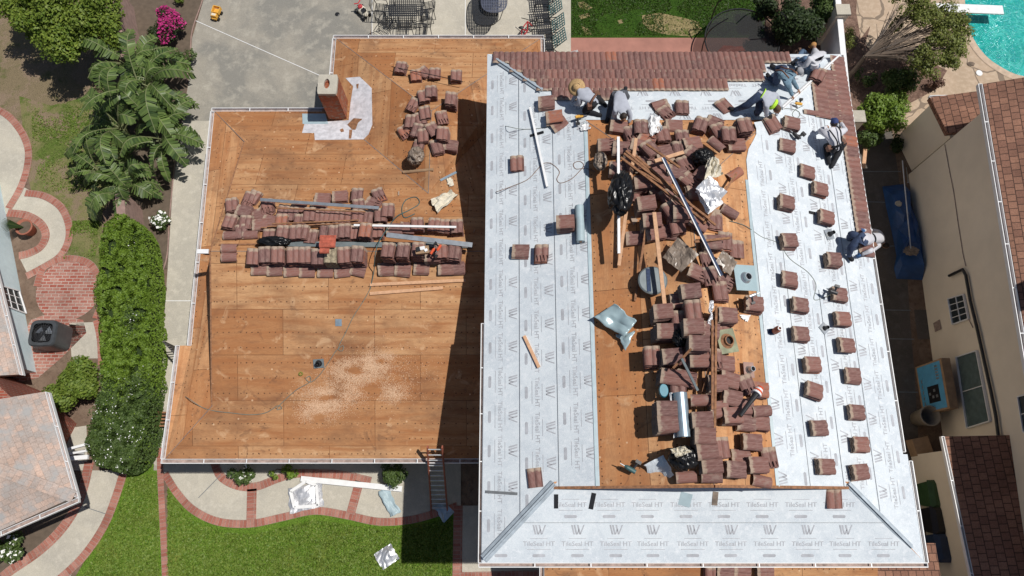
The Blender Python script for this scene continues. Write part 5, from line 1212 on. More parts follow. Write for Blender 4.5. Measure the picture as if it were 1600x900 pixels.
crumple('metal_flashing', 'bent pale blue zinc sheet lying on the bare plywood', 'metal sheet', [(927, 497), (959, 476), (994, 503), (975, 528)], .16, .20, 'sheetblue', 16, 1.2, seed=4, smooth=True, sharp=False)
crumple('metal_flashing', 'lower torn flap of zinc sheet beside the bent one', 'metal sheet', [(962, 522), (978, 522), (992, 517), (978, 548)], .10, .08, 'sheetblue', 8, 1.4, seed=6, smooth=True)
crumple('underlayment_scrap', 'torn white printed scrap at the foot of the heap', 'membrane scrap', [(1005, 727), (1036, 711), (1053, 742), (1028, 761)], .22, .03, 'memb', 10, 2, seed=7)
crumple('metal_flashing', 'dull brownish metal flashing with folds beside the slate disc', 'metal sheet', [(1035, 402), (1058, 373), (1092, 398), (1064, 426)], .25, .12, 'greybag', 12, 2, seed=8)
crumple('metal_flashing', 'dirty metal plate resting on broken tiles at the lower end of the pole', 'metal sheet', [(1118, 408), (1130, 390), (1152, 410), (1140, 432)], .35, .05, 'greybag', 10, 2, seed=10)
crumple('foil_sheet', 'creased silver sheet on the front lawn', 'foil sheet', [(584, 866), (610, 849), (625, 872), (598, 891)], .03, .12, 'alu', 14, 1.4, seed=12)
crumple('foil_sheet', 'large silver backed sheet on the front path', 'foil sheet', [(450, 763), (502, 754), (507, 791), (453, 803)], .03, .10, 'alu', 14, 1.6, seed=14)
m = MB(); fq = [at(454, 768, .14), at(478, 752, .14), at(494, 758, .14), at(497, 790, .14), at(460, 793, .14)]
for i in range(5): m.bar(fq[i], fq[(i+1) % 5], .09, .03)
single(m, 'frame', 'white', 'bent white frame lying on the large silver sheet', 'frame', fq[0])
crumple('metal_flashing', 'pale grey rolled sheet at the edge of the shade on the path', 'metal sheet', [(591, 768), (606, 762), (627, 800), (610, 808)], .04, .12, 'membblue', 12, 1.3, seed=16, smooth=True)
crumple('metal_flashing', 'blue grey sheet at the foot of the ladder', 'metal sheet', [(676, 790), (694, 784), (710, 800), (694, 817)], .04, .06, 'zinc', 10, 1.3, seed=18)
crumple('drop_cloth', 'cream cloth crumpled on the left roof near the shadow', 'cloth', [(672, 312), (704, 300), (718, 306), (684, 334)], .06, .16, 'cream', 16, 3, seed=20)
crumple('rag', 'small cream rag with loose ends above the cream cloth', 'rag', [(697, 280), (706, 277), (710, 290), (702, 292)], .03, .05, 'cream', 8, 3, seed=22)
bag('bin_bag', 'large shiny black plastic bag on the upper roof heap', 'bag', 970, 302, .82, (.27, .52, .30), 'black_bag', .42, 2.4, 2, -8, n=26)
crumple('drop_cloth', 'cream cloth bundle behind the silver foil sheet', 'cloth', [(1104, 250), (1118, 245), (1128, 275), (1100, 283)], .55, .2, 'cream', 14, 3.4, seed=23)
bag('plastic_bag', 'small grey plastic bag left of the crossed battens', 'bag', 938, 252, .3, (.15, .22, .14), 'greybag', .6, 2.6, 5)
bag('plastic_bag', 'brown grey crumpled plastic bag among tiles on the left roof wing', 'bag', 650, 244, .3, (.22, .26, .22), 'greybag', .55, 3, 7, -20)
bag('bin_bag', 'black bag with yellowish wadding at the foot of the heap', 'bag', 1068, 716, .35, (.30, .24, .24), 'black_bag', .4, 2.4, 9)
crumple('wadding', 'yellowish insulation wadding spilling from the black bag', 'wadding', [(1046, 702), (1068, 697), (1080, 706), (1056, 716)], .62, .14, 'cream', 14, 3, seed=44)
bag('bin_bag', 'low black bag crumpled in the front left row', 'bag', 428, 377, .3, (.42, .13, .12), 'black_bag', .5, 3, 11)
bag('bin_bag', 'dark plastic bag behind the cream cloth bundle', 'bag', 1098, 246, .35, (.24, .2, .2), 'black_bag', .5, 3, 14)
bag('bin_bag', 'black plastic pot shaped bag beside the middle stacks', 'bag', 1061, 528, .45, (.15, .2, .15), 'black_bag', .5, 3, 15)
crumple('plastic_sheet', 'thin white plastic film behind the heap next to the workers', 'plastic sheet', [(1012, 187), (1030, 182), (1034, 205), (1015, 216)], .25, .2, 'white', 12, 3, seed=24)
crumple('metal_flashing', 'crinkled silver strip beside the lower heap battens', 'metal sheet', [(1108, 470), (1114, 470), (1112, 512), (1106, 508)], .42, .12, 'alu', 10, 3, seed=25)
crumple('underlayment_scrap', 'small white scrap near the edge of the plywood', 'membrane scrap', [(1156, 492), (1173, 492), (1168, 503), (1160, 498)], .03, .02, 'white', 5, 2, seed=26)
crumple('rag', 'small white flap hanging by the plywood corner below the straw hat worker', 'rag', [(906, 199), (918, 190), (922, 203), (908, 205)], .05, .05, 'white', 8, 2, seed=27)
# rolls
def roll(name, label, a, b, r, mat, seed=0, core='card', group=None):
    p, q = at(*a), at(*b); root = thing(name, label, 'roll', (p+q)/2, group); m = MB(); d = (q-p).normalized(); s = d.cross(Vector((0, 0, 1))).normalized(); u = s.cross(d)
    n = 26; pts = []
    for k in range(n*2+1):
        a_ = 2*math.pi*k/n; rr = r*(.80+.2*k/(n*2)); pts.append(s*math.cos(a_)*rr+u*math.sin(a_)*rr)
    V = [p+x for x in pts]+[q+x for x in pts]; L_ = len(pts); m.add(V, [[i, i+1, L_+i+1, L_+i] for i in range(L_-1)])
    m.tube([p+d*.004, q-d*.004], r*.80, 20); m.build('sheet', mat, root)
    m = MB(); m.tube([p-d*.01, q+d*.01], r*.3, 12); m.build('core', core, root); return root
roll('underlayment_roll', 'pale roll of underlayment standing by the tile stack on the left white slope', (905, 322, .12), (907, 378, .12), .115, 'membblue')
roll('metal_roll', 'long shiny zinc sheet roll beside the tile column', (1062, 614, .42), (1068, 683, .42), .16, 'zinc')
crumple('underlayment_scrap', 'white edged loose end of the long zinc roll', 'membrane scrap', [(1046, 614), (1054, 614), (1060, 683), (1052, 684)], .42, .05, 'white', 8, 2, seed=28)
# slate disc, vent flashings
c = at(1020, 438, .22); root = thing('bucket_lid', 'round slate grey lid with a dark band under the leaning board', 'lid', c); m = MB(); m.lathe(c, [(.0, .02), (.30, .02), (.33, .0), (.33, -.04), (.0, -.04)], 30); m.build('disc', 'slate', root); m = MB(); m.bar(c+Vector((-.10, -.27, .028)), c+Vector((-.10, .27, .028)), .09, .01); m.build('band', 'navy', root)
def flashing(label, px, py, h, sz, mat, pm, pr, ph, rot, top=None):
    c = at(px, py, h); b, n = drop(px, py, h); root = thing('vent_flashing', label, 'vent flashing', c); zq = Vector((0, 0, 1)).rotation_difference(n).to_matrix() @ Matrix.Rotation(R(rot), 3, 'Z')
    m = MB(); m.box(c, (sz[0], sz[1], .012), M=zq); m.build('plate', mat, root)
    m = MB(); m.lathe(c, [(pr*1.6, .0), (pr*1.05, ph*.4), (pr, ph), (pr*.8, ph), (pr*.8, .01)], 18, zq); m.build('collar', pm, root)
    m = MB(); m.lathe(c+zq @ Vector((0, 0, .012)), [(0, 0), (pr*.8, 0)], 16, zq); m.build('opening', 'dark', root)
flashing('square zinc vent flashing at the edge of the white slope', 1165, 434, .30, (.56, .60), 'sheetblue', 'steel', .09, .12, 3)
flashing('old greenish vent flashing on the tile heap', 1136, 533, .34, (.46, .52), plain('greenish_metal', (.24, .25, .16), .7, var=.3), 'oldwood', .11, .10, 12)
flashing('steel cone flashing with a reddish plate right of the heap', 1170, 578, .12, (.26, .34), plain('reddish_plate', (.33, .20, .16), .6), 'steel', .06, .16, 0)
flashing('small galvanised pipe flashing on the right white slope', 1296, 366, .04, (.22, .26), 'steel', 'darkm', .045, .16, 15)
flashing('second small pipe flashing lower on the right white slope', 1288, 513, .04, (.20, .22), 'steel', 'dark', .04, .13, 40)
flashing('black pipe vent in the middle of the left plywood roof', 498, 568, .03, (.28, .24), 'slate', 'dark', .06, .14, 5)
m = MB(); c = at(529, 504, .012); b_, n_ = drop(529, 504); m.box(c, (.17, .19, .012), M=Vector((0, 0, 1)).rotation_difference(n_).to_matrix()); single(m, 'metal_patch', 'zinc', 'small square zinc patch nailed to the left plywood roof', 'patch', c)
m = MB(); c = at(470, 584, .03); m.lathe(c, [(.03, -.025), (.055, -.025), (.055, .025), (.03, .025), (.03, -.025)], 16); single(m, 'tape_roll', plain('olive_tape', (.2, .2, .03), .6), 'small roll of olive tape beside the black pipe vent', 'tape roll', c)
# tools
c = at(660, 391, .62); root = thing('tool_box', 'open tool box with pale lid on the front row of tiles', 'tool box', c); m = MB(); m.box(c, (.34, .20, .09), .1); m.build('tray', 'card', root); m = MB(); m.box(c+Vector((.0, .03, .06)), (.14, .09, .04), .2); m.box(c+Vector((.1, -.02, .06)), (.08, .07, .05), .5); m.build('lid', 'white', root)
m = MB(); m.box(c+Vector((-.1, .0, .07)), (.10, .12, .05), .3); m.build('box', 'dark', root)
def drill(px, py, h, rot, label, body='ored', name='drill', sc_=1.0):
    c = at(px, py, h); root = thing(name, label, 'power tool', c, None); M_ = Matrix.Rotation(R(rot), 3, 'Z'); f = lambda x, y, z=0: c+M_ @ Vector((x*sc_, y*sc_, z*sc_))
    m = MB(); m.tube([f(-.09, 0, .03), f(.05, 0, .03), f(.09, 0, .03)], [.036*sc_, .036*sc_, .022*sc_], 10); m.build('body', body, root)
    m = MB(); m.tube([f(-.03, 0, .02), f(-.06, -.13, .0)], [.022*sc_, .024*sc_], 8); m.box(f(-.065, -.155, 0), (.09*sc_, .05*sc_, .06*sc_), R(rot)); m.build('handle', 'dark', root)
    m = MB(); m.tube([f(.09, 0, .03), f(.17, 0, .03)], [.012*sc_, .006*sc_], 6); m.build('bit', 'steel', root)
drill(676, 393, .62, 60, 'orange red drill right of the tool box'); drill(686, 388, .62, 240, 'second orange red drill with the grey battery')
drill(1176, 462, .52, 20, 'black and steel power tool on the stack at the plywood edge', 'steel'); drill(1300, 457, .34, 160, 'black nail gun beside a tile stack on the right white slope', 'darkm', 'nail_gun', 1.2); drill(1243, 213, .1, 130, 'black caulking gun on the right white slope', 'darkm', 'caulking_gun', 1.3)
drill(1247, 163, .12, 170, 'yellow handled tool on the laid tile edge', 'yellow'); drill(905, 183, .12, 10, 'yellow and black nail gun in the shadow of the straw hat worker', 'yellow', 'nail_gun', 1.1); drill(984, 733, .15, 150, 'teal and black tool beside the white scrap', 'teal', 'drill', 1.4)
# leaf blower with orange and white stripes
c = at(1172, 630, .62); root = thing('leaf_blower', 'black leaf blower with an orange and white striped housing', 'leaf blower', c); a_ = at(1156, 650, .60); b_ = at(1181, 616, .62); m = MB(); m.tube([a_, a_.lerp(b_, .6), b_], [.045, .05, .07], 12); m.build('tube', 'dark', root)
m = MB(); d = (b_-a_).normalized(); 
for i, col in enumerate(('white', 'ored', 'white', 'ored')):
    mm = MB(); mm.tube([b_+d*(.05*i), b_+d*(.05*i+.05)], [.115-.012*i, .103-.012*i], 14); mm.build('housing', col, root)
# round blue cable reel
c = at(1037, 610, .42); root = thing('cable_reel', 'round blue cable reel at the top of the zinc roll', 'cable reel', c); m = MB(); m.lathe(c, [(.0, .03), (.11, .03), (.125, .0), (.125, -.05), (0, -.05)], 20, Matrix.Diagonal((.8, 1.2, 1))); m.build('reel', plain('cyan_plastic', (.03, .22, .30), .4), root)
m = MB(); m.lathe(c+Vector((.2, .1, 0)), [(.07, 0), (.085, .012), (.10, 0), (.085, -.012), (.07, 0)], 20); m.lathe(c+Vector((.2, .1, 0)), [(.03, 0), (.045, .012), (.06, 0), (.045, -.012), (.03, 0)], 16); m.build('cable', 'dark', root)
# canister on the slope; its navy stand is the cast shadow built as a block
c = at(1216, 514, .30); root = thing('nail_can', 'red and white canister on a dark shadow block at the plywood edge', 'canister', c); m = MB(); m.lathe(c, [(0, .05), (.04, .05), (.055, .02), (.075, -.02), (.075, -.20), (0, -.20)], 16); m.build('body', 'terra', root); m = MB(); m.lathe(c+Vector((.01, 0, .06)), [(.03, -.01), (.045, -.01), (.045, .02), (.03, .02)], 14); m.build('rim', 'white', root); m = MB(); m.box(c-Vector((.06, 0, .25)), (.20, .12, .1), .1); m.build('stand', 'navy', root)
# hoses and cords
def spline(P_, sub=6, closed=False):
    Q = []
    for i in range(len(P_)-1):
        p0 = P_[max(i-1, 0)]; p1 = P_[i]; p2 = P_[i+1]; p3 = P_[min(i+2, len(P_)-1)]
        for k in range(sub): t = k/sub; Q.append(.5*((2*p1)+(p2-p0)*t+(2*p0-5*p1+4*p2-p3)*t*t+(3*p1-p0-3*p2+p3)*t**3))
    Q.append(P_[-1]); return Q
def hose(name, label, pts, r, mat, h=.02, cat='hose'):
    P_ = [at(p[0], p[1], p[2] if len(p) > 2 else h) for p in pts]; m = MB(); m.tube(spline(P_), r, 6); return single(m, name, mat, label, cat, P_[0])
hose('air_hose', 'grey looping air hose across the left plywood roof', [(578, 452), (568, 470), (552, 495), (540, 520), (532, 535), (529, 546), (535, 548), (536, 540), (526, 547), (516, 562), (500, 585), (486, 597), (478, 592), (484, 588), (484, 597), (462, 610), (438, 632), (433, 640), (440, 638), (434, 634), (415, 645), (390, 648), (360, 645), (335, 642), (315, 636), (290, 620), (268, 611)], .010, 'rope')
hose('air_hose', 'thin hose running up through the front row of stacks', [(578, 452), (584, 425, .1), (586, 400, .6), (592, 378, .5), (607, 355, .45), (620, 338, .1), (640, 328), (655, 318), (650, 308), (635, 312), (628, 325), (632, 340), (648, 334)], .012, 'teal')
hose('cord', 'brown cord looping over the left white slope', [(758, 305), (775, 300), (800, 291), (825, 280), (842, 262), (850, 255), (862, 256), (874, 268), (870, 280), (876, 286), (892, 280), (905, 268), (912, 258), (905, 252), (896, 256), (900, 264), (915, 263), (930, 268)], .009, 'rope2')
hose('cord', 'thin grey cord across the left white slope below the straw hat worker', [(757, 190), (790, 197), (820, 202), (860, 198), (890, 190), (915, 186)], .008, 'rope')
hose('air_hose', 'thin green hose running down the right white slope to the nail gun', [(1140, 345), (1165, 353), (1190, 370), (1215, 380), (1235, 405), (1262, 425), (1275, 445), (1272, 468), (1290, 464), (1300, 458, .15)], .009, 'rope')
hose('air_hose', 'thin hose coiled beside the worker in neon collar', [(1205, 178), (1225, 170), (1243, 172), (1250, 178), (1245, 185), (1238, 180), (1242, 172), (1255, 165)], .009, 'rope')
hose('cord', 'dark thin cord hanging over the chimney side to the back row', [(612, 104, .2), (640, 110, .3), (680, 118, .3), (724, 128, .3)], .012, 'dark')
# sawdust on the left roof
pts = []
for (px, py, sx_, sy_, k) in ((560, 580, 26, 12, 5200), (590, 563, 16, 8, 2200), (505, 628, 20, 14, 4400), (535, 612, 26, 12, 2600), (615, 612, 14, 9, 1500), (490, 648, 14, 6, 800), (600, 585, 50, 30, 1200)):
    for _ in range(int(k*1.9)):
        a = rng.normal(px, sx_*.95); b = rng.normal(py, sy_*.95)
        if noise.noise(Vector((a*.035, b*.07, 1)))*1.6+.75 > rng.random(): pts.append((a, b))
pl_n = Vector((0, -P, 1)).normalized(); C = []
A0 = W(500, 600, 3); 
for a, b in pts:
    d = ray(a, b); p0 = Vector((0, AY0, ZA)); t = (p0-CP).dot(pl_n)/d.dot(pl_n); C.append(tuple(CP+d*t+pl_n*.006))
o = cloud('sawdust', C, np.tile([0, -P*8, 8.0], (len(C), 1)), .0078, 'sawdust', aspect=.8); o['kind'] = 'stuff'; o['label'] = 'pale sawdust scattered on the lower left roof'
# loose debris dots on the plywood
# ---------------------------------------------------------------- ladder
lt = [W(668, 698, 3.45), W(691, 698, 3.45)]; lb_ = [W(674, 797, 0.02), W(699, 797, .02)]
root = thing('ladder', 'rust red extension ladder leaning on the left roof eave', 'ladder', (lt[0]+lb_[1])/2); rails = []
for i in range(2): m = MB(); m.bar(lb_[i], lt[i], .035, .08); m.build('rail', 'ladder', root)
for i in range(13): t = (i+.5)/13; m = MB(); m.tube([lb_[0].lerp(lt[0], t), lb_[1].lerp(lt[1], t)], .02, 6); m.build('rung', 'steel', root)
m = MB(); a, b = W(470, 748, .12), W(628, 764, .12); m.bar(a, b, .16, .02); m.bar(a+Vector((0, .07, -.05)), b+Vector((0, .07, -.05)), .015, .1); m.bar(a+Vector((0, -.07, -.05)), b+Vector((0, -.07, -.05)), .015, .1); single(m, 'gutter_length', 'white', 'long white gutter length lying by the front path bed', 'gutter', a)
# ---------------------------------------------------------------- patio things
def iron_chair(px, py, rot, label, group=None, root0=[None]):
    c = W(px, py, .4); c.z = 0
    if root0[0] is None:
        r0 = bpy.data.objects.new('patio_chair', None); COL.objects.link(r0); z = Vector((0, 0, 0))
        m = MB()
        for i in range(9): m.bar((-.22+.055*i, -.2, .42), (-.22+.055*i, .2, .42), .018, .012)
        for i in range(4): m.bar((-.24, -.2+.133*i, .425), (.24, -.2+.133*i, .425), .018, .012)
        m.build('seat', 'darkm', r0)
        m = MB()
        for x in (-.24, .24): m.tube([(x, .2, .42), (x, .27, .75), (x*.85, .30, .92)], .014, 6)
        for zz in (.6, .7, .8, .91): m.bar((-.23, .2+.1*(zz-.42)/.5, zz), (.23, .2+.1*(zz-.42)/.5, zz), .012, .03)
        m.build('backrest', 'darkm', r0)
        for x in (-.24, .24):
            m = MB(); m.tube([(x, .16, .6), (x, 0, .64), (x, -.2, .62), (x, -.22, .42)], .014, 6); m.build('armrest', 'darkm', r0)
            for y in (-.2, .2): m = MB(); m.tube([(x, y, .42), (x*1.1, y*1.15, 0)], .013, 6); m.build('leg', 'darkm', r0)
        root0[0] = r0; r = r0
    else: r = copy_tree(root0[0])
    r.location = c; r.rotation_euler = (0, 0, R(rot)); tag(r, label, 'chair', 'black wrought iron chairs around the patio table'); return r
iron_chair(595, 15, 85, 'black iron chair left of the patio table'); iron_chair(634, 40, 180, 'black iron chair below the patio table nearest the roof'); iron_chair(668, 12, -80, 'upper black iron chair right of the patio table'); iron_chair(665, 35, -95, 'lower black iron chair right of the patio table'); iron_chair(605, 36, 150, 'black iron chair at the lower left corner of the patio table')
a, b = W(610, -14, .74), W(660, 24, .74); c = (a+b)/2; root = thing('patio_table', 'rectangular black iron patio table at the top edge', 'table', (c.x, c.y, 0)); m = MB(); w_, d_ = abs(b.x-a.x), abs(a.y-b.y)
for i in range(18): m.bar((a.x+w_*i/17, b.y, .74), (a.x+w_*i/17, a.y, .74), .03, .012)
for i in range(12): m.bar((a.x, b.y+d_*i/11, .742), (b.x, b.y+d_*i/11, .742), .03, .012)
m.build('tabletop', 'darkm', root)
for x in (a.x+.05, b.x-.05):
    for y in (b.y+.05, a.y-.05): m = MB(); m.tube([(x, y, .73), (x, y, 0)], .02, 6); m.build('leg', 'darkm', root)
def lattice_table(name, label, px, py, rx, ry, h, mat, n=15):
    c = W(px, py, h); root = thing(name, label, 'table', (c.x, c.y, 0)); m = MB()
    e = lambda t: Vector((c.x+rx*math.copysign(abs(math.cos(t))**.75, math.cos(t)), c.y+ry*math.copysign(abs(math.sin(t))**.75, math.sin(t)), h))
    m.tube([e(2*math.pi*k/40) for k in range(41)], .018, 6)
    for i in range(1, n):
        x = -rx+2*rx*i/n; y = ry*(1-abs(x/rx)**(8/3))**(3/8); m.bar((c.x+x, c.y-y, h), (c.x+x, c.y+y, h), .03, .008)
    k = int(n*ry/rx)
    for i in range(1, k):
        y = -ry+2*ry*i/k; x = rx*(1-abs(y/ry)**(8/3))**(3/8); m.bar((c.x-x, c.y+y, h+.003), (c.x+x, c.y+y, h+.003), .03, .008)
    m.build('tabletop', mat, root)
    for t in (.8, 2.3, 3.9, 5.4): m = MB(); q = e(t); m.tube([q, (c.x+(q.x-c.x)*.6, c.y+(q.y-c.y)*.6, 0)], .014, 6); m.build('leg', 'darkm', root)
lattice_table('patio_table', 'long oval black lattice table on the patio', 758, 10, .46, .80, .55, 'darkm'); lattice_table('patio_table', 'smaller slate blue lattice table overlapping the long oval one', 772, 0, .46, .52, .74, plain('slate_blue_metal', (.08, .09, .13), .5))
def lounger(px, py, rot, label, mat, h=.3):
    c = W(px, py, h); root = thing('garden_chair', label, 'garden chair', (c.x, c.y, 0), 'lattice garden chairs lined up along the patio edge'); M_ = Matrix.Rotation(R(rot), 3, 'Z'); f = lambda x, y, z: Vector((c.x, c.y, 0))+M_ @ Vector((x, y, z))
    for part, x0, x1, z0, z1 in (('seat', -.42, .06, .40, .38), ('backrest', .06, .50, .38, .86)):
        m = MB(); 
        for i in range(7): t = i/6; m.bar(f(x0+(x1-x0)*t, -.25, z0+(z1-z0)*t), f(x0+(x1-x0)*t, .25, z0+(z1-z0)*t), .035, .012)
        for i in range(6): y = -.25+.1*i; m.bar(f(x0, y, z0+.004), f(x1, y, z1+.004), .035, .012)
        m.build(part, mat if part == 'backrest' else 'darkm', root)
    for y in (-.26, .26):
        m = MB(); m.tube([f(-.44, y, 0), f(-.40, y, .58), f(.1, y, .60), f(.30, y, .62)], .016, 6); m.build('armrest', 'darkm', root)
        m = MB(); m.tube([f(.06, y, .4), f(.38, y, 0)], .016, 6); m.build('leg', 'darkm', root)
for i, (px, py, r_) in enumerate(((860, 70, 8), (858, 46, 4), (854, 22, 6), (853, 0, 5))): lounger(px, py, r_, ['lowest teal lattice chair of the row beside the roof corner', 'second teal lattice chair up from the roof corner', 'third teal lattice chair up from the roof corner', 'teal lattice chair cut by the top edge of the photo'][i], 'teal')
# bicycle lying against the chairs
c = W(826, 45, .4); root = thing('bicycle', 'red child bicycle parked beside the lattice chairs', 'bicycle', (c.x, c.y, 0)); D = Vector((.55, .75, 0)).normalized(); zz = Vector((0, 0, 1)); up = Vector((-.35, .1, .93)); o_ = Vector((c.x, c.y, 0))
for nm, s_ in (('wheel', -.33), ('wheel', .33)):
    m = MB(); cc = o_+D*s_+up*.21; m.tube([cc+(D*math.cos(t)+up*math.sin(t))*.2 for t in np.linspace(0, 2*math.pi, 21)], .018, 6)
    for t in np.linspace(0, math.pi, 5): m.tube([cc-(D*math.cos(t)+up*math.sin(t))*.19, cc+(D*math.cos(t)+up*math.sin(t))*.19], .004, 3)
    m.build(nm, 'dark', root)
m = MB(); A_, B_, C_, E_ = o_-D*.33+up*.21, o_+D*.05+up*.2, o_-D*.12+up*.5, o_+D*.24+up*.52
for p, q in ((A_, B_), (B_, C_), (C_, A_), (C_, E_), (B_, E_), (E_, o_+D*.33+up*.21)): m.tube([p, q], .022, 6)
m.build('frame', 'red', root); m = MB(); s_ = D.cross(up); m.tube([E_+up*.1-s_*.24, E_+up*.12, E_+up*.1+s_*.24], .014, 6); m.build('handlebar', 'dark', root); m = MB(); m.blob(C_+up*.06, (.10, .06, .03), .05); m.build('saddle', 'dark', root)
# toy dump truck
c = W(337, 20, .2); root = thing('toy_truck', 'yellow toy dump truck on the driveway', 'toy truck', (c.x, c.y, 0)); M_ = Matrix.Rotation(R(-15), 3, 'Z'); f = lambda x, y, z: Vector((c.x, c.y, 0))+M_ @ Vector((x, y, z))
m = MB(); 
m.bar(f(0, -.02, .16), f(0, .2, .16), .22, .03)
for x in (-.12, .12): m.bar(f(x, -.04, .22), f(x*1.1, .22, .24), .025, .14)
m.bar(f(-.13, .22, .24), f(.13, .22, .24), .025, .12); m.bar(f(-.12, -.04, .24), f(.12, -.04, .24), .025, .12); m.build('tipper', 'yellow', root)
m = MB(); m.box(f(0, -.13, .19), (.20, .13, .16), R(-15)); m.box(f(0, -.21, .13), (.18, .06, .07), R(-15)); m.build('cab', 'yellow', root); m = MB(); m.box(f(0, -.13, .275), (.15, .09, .015), R(-15)); m.build('cab_roof', 'cream', root)
for x in (-.12, .12):
    for y in (-.15, .13): m = MB(); m.tube([f(x-.03, y, .06), f(x+.03, y, .06)], .06, 12); m.build('wheel', 'dark', root)
# ride-on toy
c = W(566, 15, .25); root = thing('ride_on_toy', 'cream and red ride-on toy beside the patio chairs', 'ride-on toy', (c.x, c.y, 0)); M_ = Matrix.Rotation(R(40), 3, 'Z'); f = lambda x, y, z: Vector((c.x, c.y, 0))+M_ @ Vector((x, y, z))
m = MB(); m.blob(f(0, 0, .2), (.15, .30, .12), .05, M=M_); m.build('body', 'cream', root); m = MB(); m.box(f(0, -.12, .34), (.14, .16, .05), R(40)); m.build('saddle', 'dark', root); m = MB(); m.blob(f(0, .1, .33), (.08, .09, .06), .2); m.build('bonnet', 'red', root); m = MB(); m.tube([f(-.14, .26, .42), f(0, .2, .40), f(.14, .26, .42)], .02, 6); m.build('handlebar', 'pink' if False else 'red', root)
for x in (-.15, .15):
    for y in (-.2, .2): m = MB(); m.tube([f(x-.03, y, .09), f(x+.03, y, .09)], .09, 12); m.build('wheel', 'dark', root)
m = MB(); c = W(527, 22, .03); m.lathe(c, [(0, .01), (.06, .01), (.085, 0), (.085, -.02)], 18); single(m, 'drain_cover', 'dark', 'small round dark drain cover on the driveway', 'drain', c)
m = MB(); c = W(402, 14, .03)
# white scrap by the corner
crumple('underlayment_scrap', 'white scrap beside the roof corner near the lattice chairs', 'membrane scrap', [(886, 82), (903, 78), (906, 88), (888, 90)], .03, .04, 'white', 5, 2, seed=31)
# trampoline
c = W(1160, 62, .75); root = thing('trampoline', 'black meshed round trampoline half hidden behind the roof edge', 'trampoline', (c.x, c.y, 0)); m = MB(); m.lathe((c.x, c.y, .72), [(0, 0), (1.25, 0), (1.25, -.01), (0, -.01)], 40)
nm_, t, b = new_mat('net_mesh'); b.inputs['Base Color'].default_value = (.02, .02, .02, 1); tr = N(t, 'BsdfTransparent'); mx = N(t, 'MixShader'); mx.inputs[0].default_value = .42; lk(t, tr.outputs[0], mx.inputs[1]); lk(t, b.outputs[0], mx.inputs[2]); lk(t, mx.outputs[0], t.nodes['Material Output'].inputs[0]); MT['net'] = nm_
m.build('mat', 'net', root); m = MB(); m.tube([(c.x+1.3*math.cos(t_), c.y+1.3*math.sin(t_), .72) for t_ in np.linspace(0, 2*math.pi, 41)], .03, 6); m.build('rim', 'dark', root)
for k, t_ in enumerate((2.3, 3.3, 1.0, .1)):
    a_ = Vector((c.x+1.3*math.cos(t_), c.y+1.3*math.sin(t_), 0)); m = MB(); m.tube(spline([a_, a_+Vector((-.1, .05, .8)), a_+Vector((-.05, 0, 1.6)), Vector((c.x+.9*math.cos(t_), c.y+.9*math.sin(t_), 2.1))]), .022, 6); m.build('pole', 'dark', root)
m = MB(); m.poly([W(1152, 84, .05), W(1180, 84, .05), W(1176, 74, .05), W(1160, 72, .05)]); crumple('play_sheet', 'orange sheet lying under the trampoline', 'sheet', [(1118, 84), (1168, 84), (1160, 73), (1130, 71)], .04, .05, 'ored', 8, 2, seed=33)
# diving board and pool deck bits
a, b = W(1462, 12, .5), W(1567, 16, .5); root = thing('diving_board', 'white diving board over the turquoise pool', 'diving board', (a.x, a.y, 0)); m = MB(); m.bar(a, b, .36, .05); m.build('board', 'white', root); m = MB(); m.box((a.x+.3, a.y, .24), (.4, .34, .47)); m.box((a.x+.95, a.y, .24), (.12, .34, .47)); m.build('stand', 'conc', root)
m = MB(); c = W(1530, 114, .02); m.lathe(c, [(0, .012), (.11, .012), (.12, 0)], 20); single(m, 'skimmer_lid', 'white', 'round white skimmer lid on the flagstones', 'lid', c)
for px, py, lab in ((1517, 100, 'dark stone patch left of the skimmer lid'),): m = MB(); c = W(px, py, .02); m.blob(c, (.13, .09, .02), .3); single(m, 'stepping_stone', 'bark', lab, 'stone', c)
# ---------------------------------------------------------------- alley things
def bin_(px, py, mat, label, tilt=0, name='wheelie_bin', txt=True):
    c = W(px+17, py, 1.05); root = thing(name, label, 'wheelie bin', (c.x, c.y, 0)); m = MB(); s = [Vector((x, y, 0)) for x, y in ((-.42, -.36), (.42, -.36), (.42, .36), (-.42, .36))]; o_ = Vector((c.x, c.y, 0))
    V = [o_+p*.8+Vector((0, 0, .08)) for p in s]+[o_+p+Vector((0, 0, .98)) for p in s]; m.add(V, [[3, 2, 1, 0], [0, 1, 5, 4], [1, 2, 6, 5], [2, 3, 7, 6], [3, 0, 4, 7], [4, 5, 6, 7]]); m.build('body', mat, root)
    m = MB(); T_ = [o_+Vector((x, y, z)) for x, y, z in ((-.46, -.39, 1.0), (.48, -.39, 1.0), (.48, .39, 1.0), (-.46, .39, 1.0))]; T2 = [o_+Vector((x, y, z)) for x, y, z in ((-.32, -.28, 1.07), (.36, -.28, 1.07), (.36, .28, 1.07), (-.32, .28, 1.07))]
    m.add(T_+T2, [[0, 1, 5, 4], [1, 2, 6, 5], [2, 3, 7, 6], [3, 0, 4, 7], [4, 5, 6, 7], [3, 2, 1, 0]]); ld = m.build('lid', mat, root)
    if txt: m = MB(); m.box(o_+Vector((-.02, 0, 1.074)), (.14, .24, .006)); m.box(o_+Vector((-.13, 0, 1.074)), (.03, .2, .006)); m.build('label_sticker', 'steel', ld, off=Vector((c.x, c.y, 0)))
    for y in (-.25, .25): m = MB(); m.tube([o_+Vector((.28, y-.03, .1)), o_+Vector((.28, y+.03, .1))], .1, 12); m.build('wheel', 'dark', root)
bin_(1461, 772, 'greenbin', 'green wheelie bin beside the white roof edge'); bin_(1465, 813, 'dark', 'black wheelie bin between the green and the blue one'); bin_(1472, 856, 'bluebin', 'dark blue wheelie bin lowest of the three', txt=False)
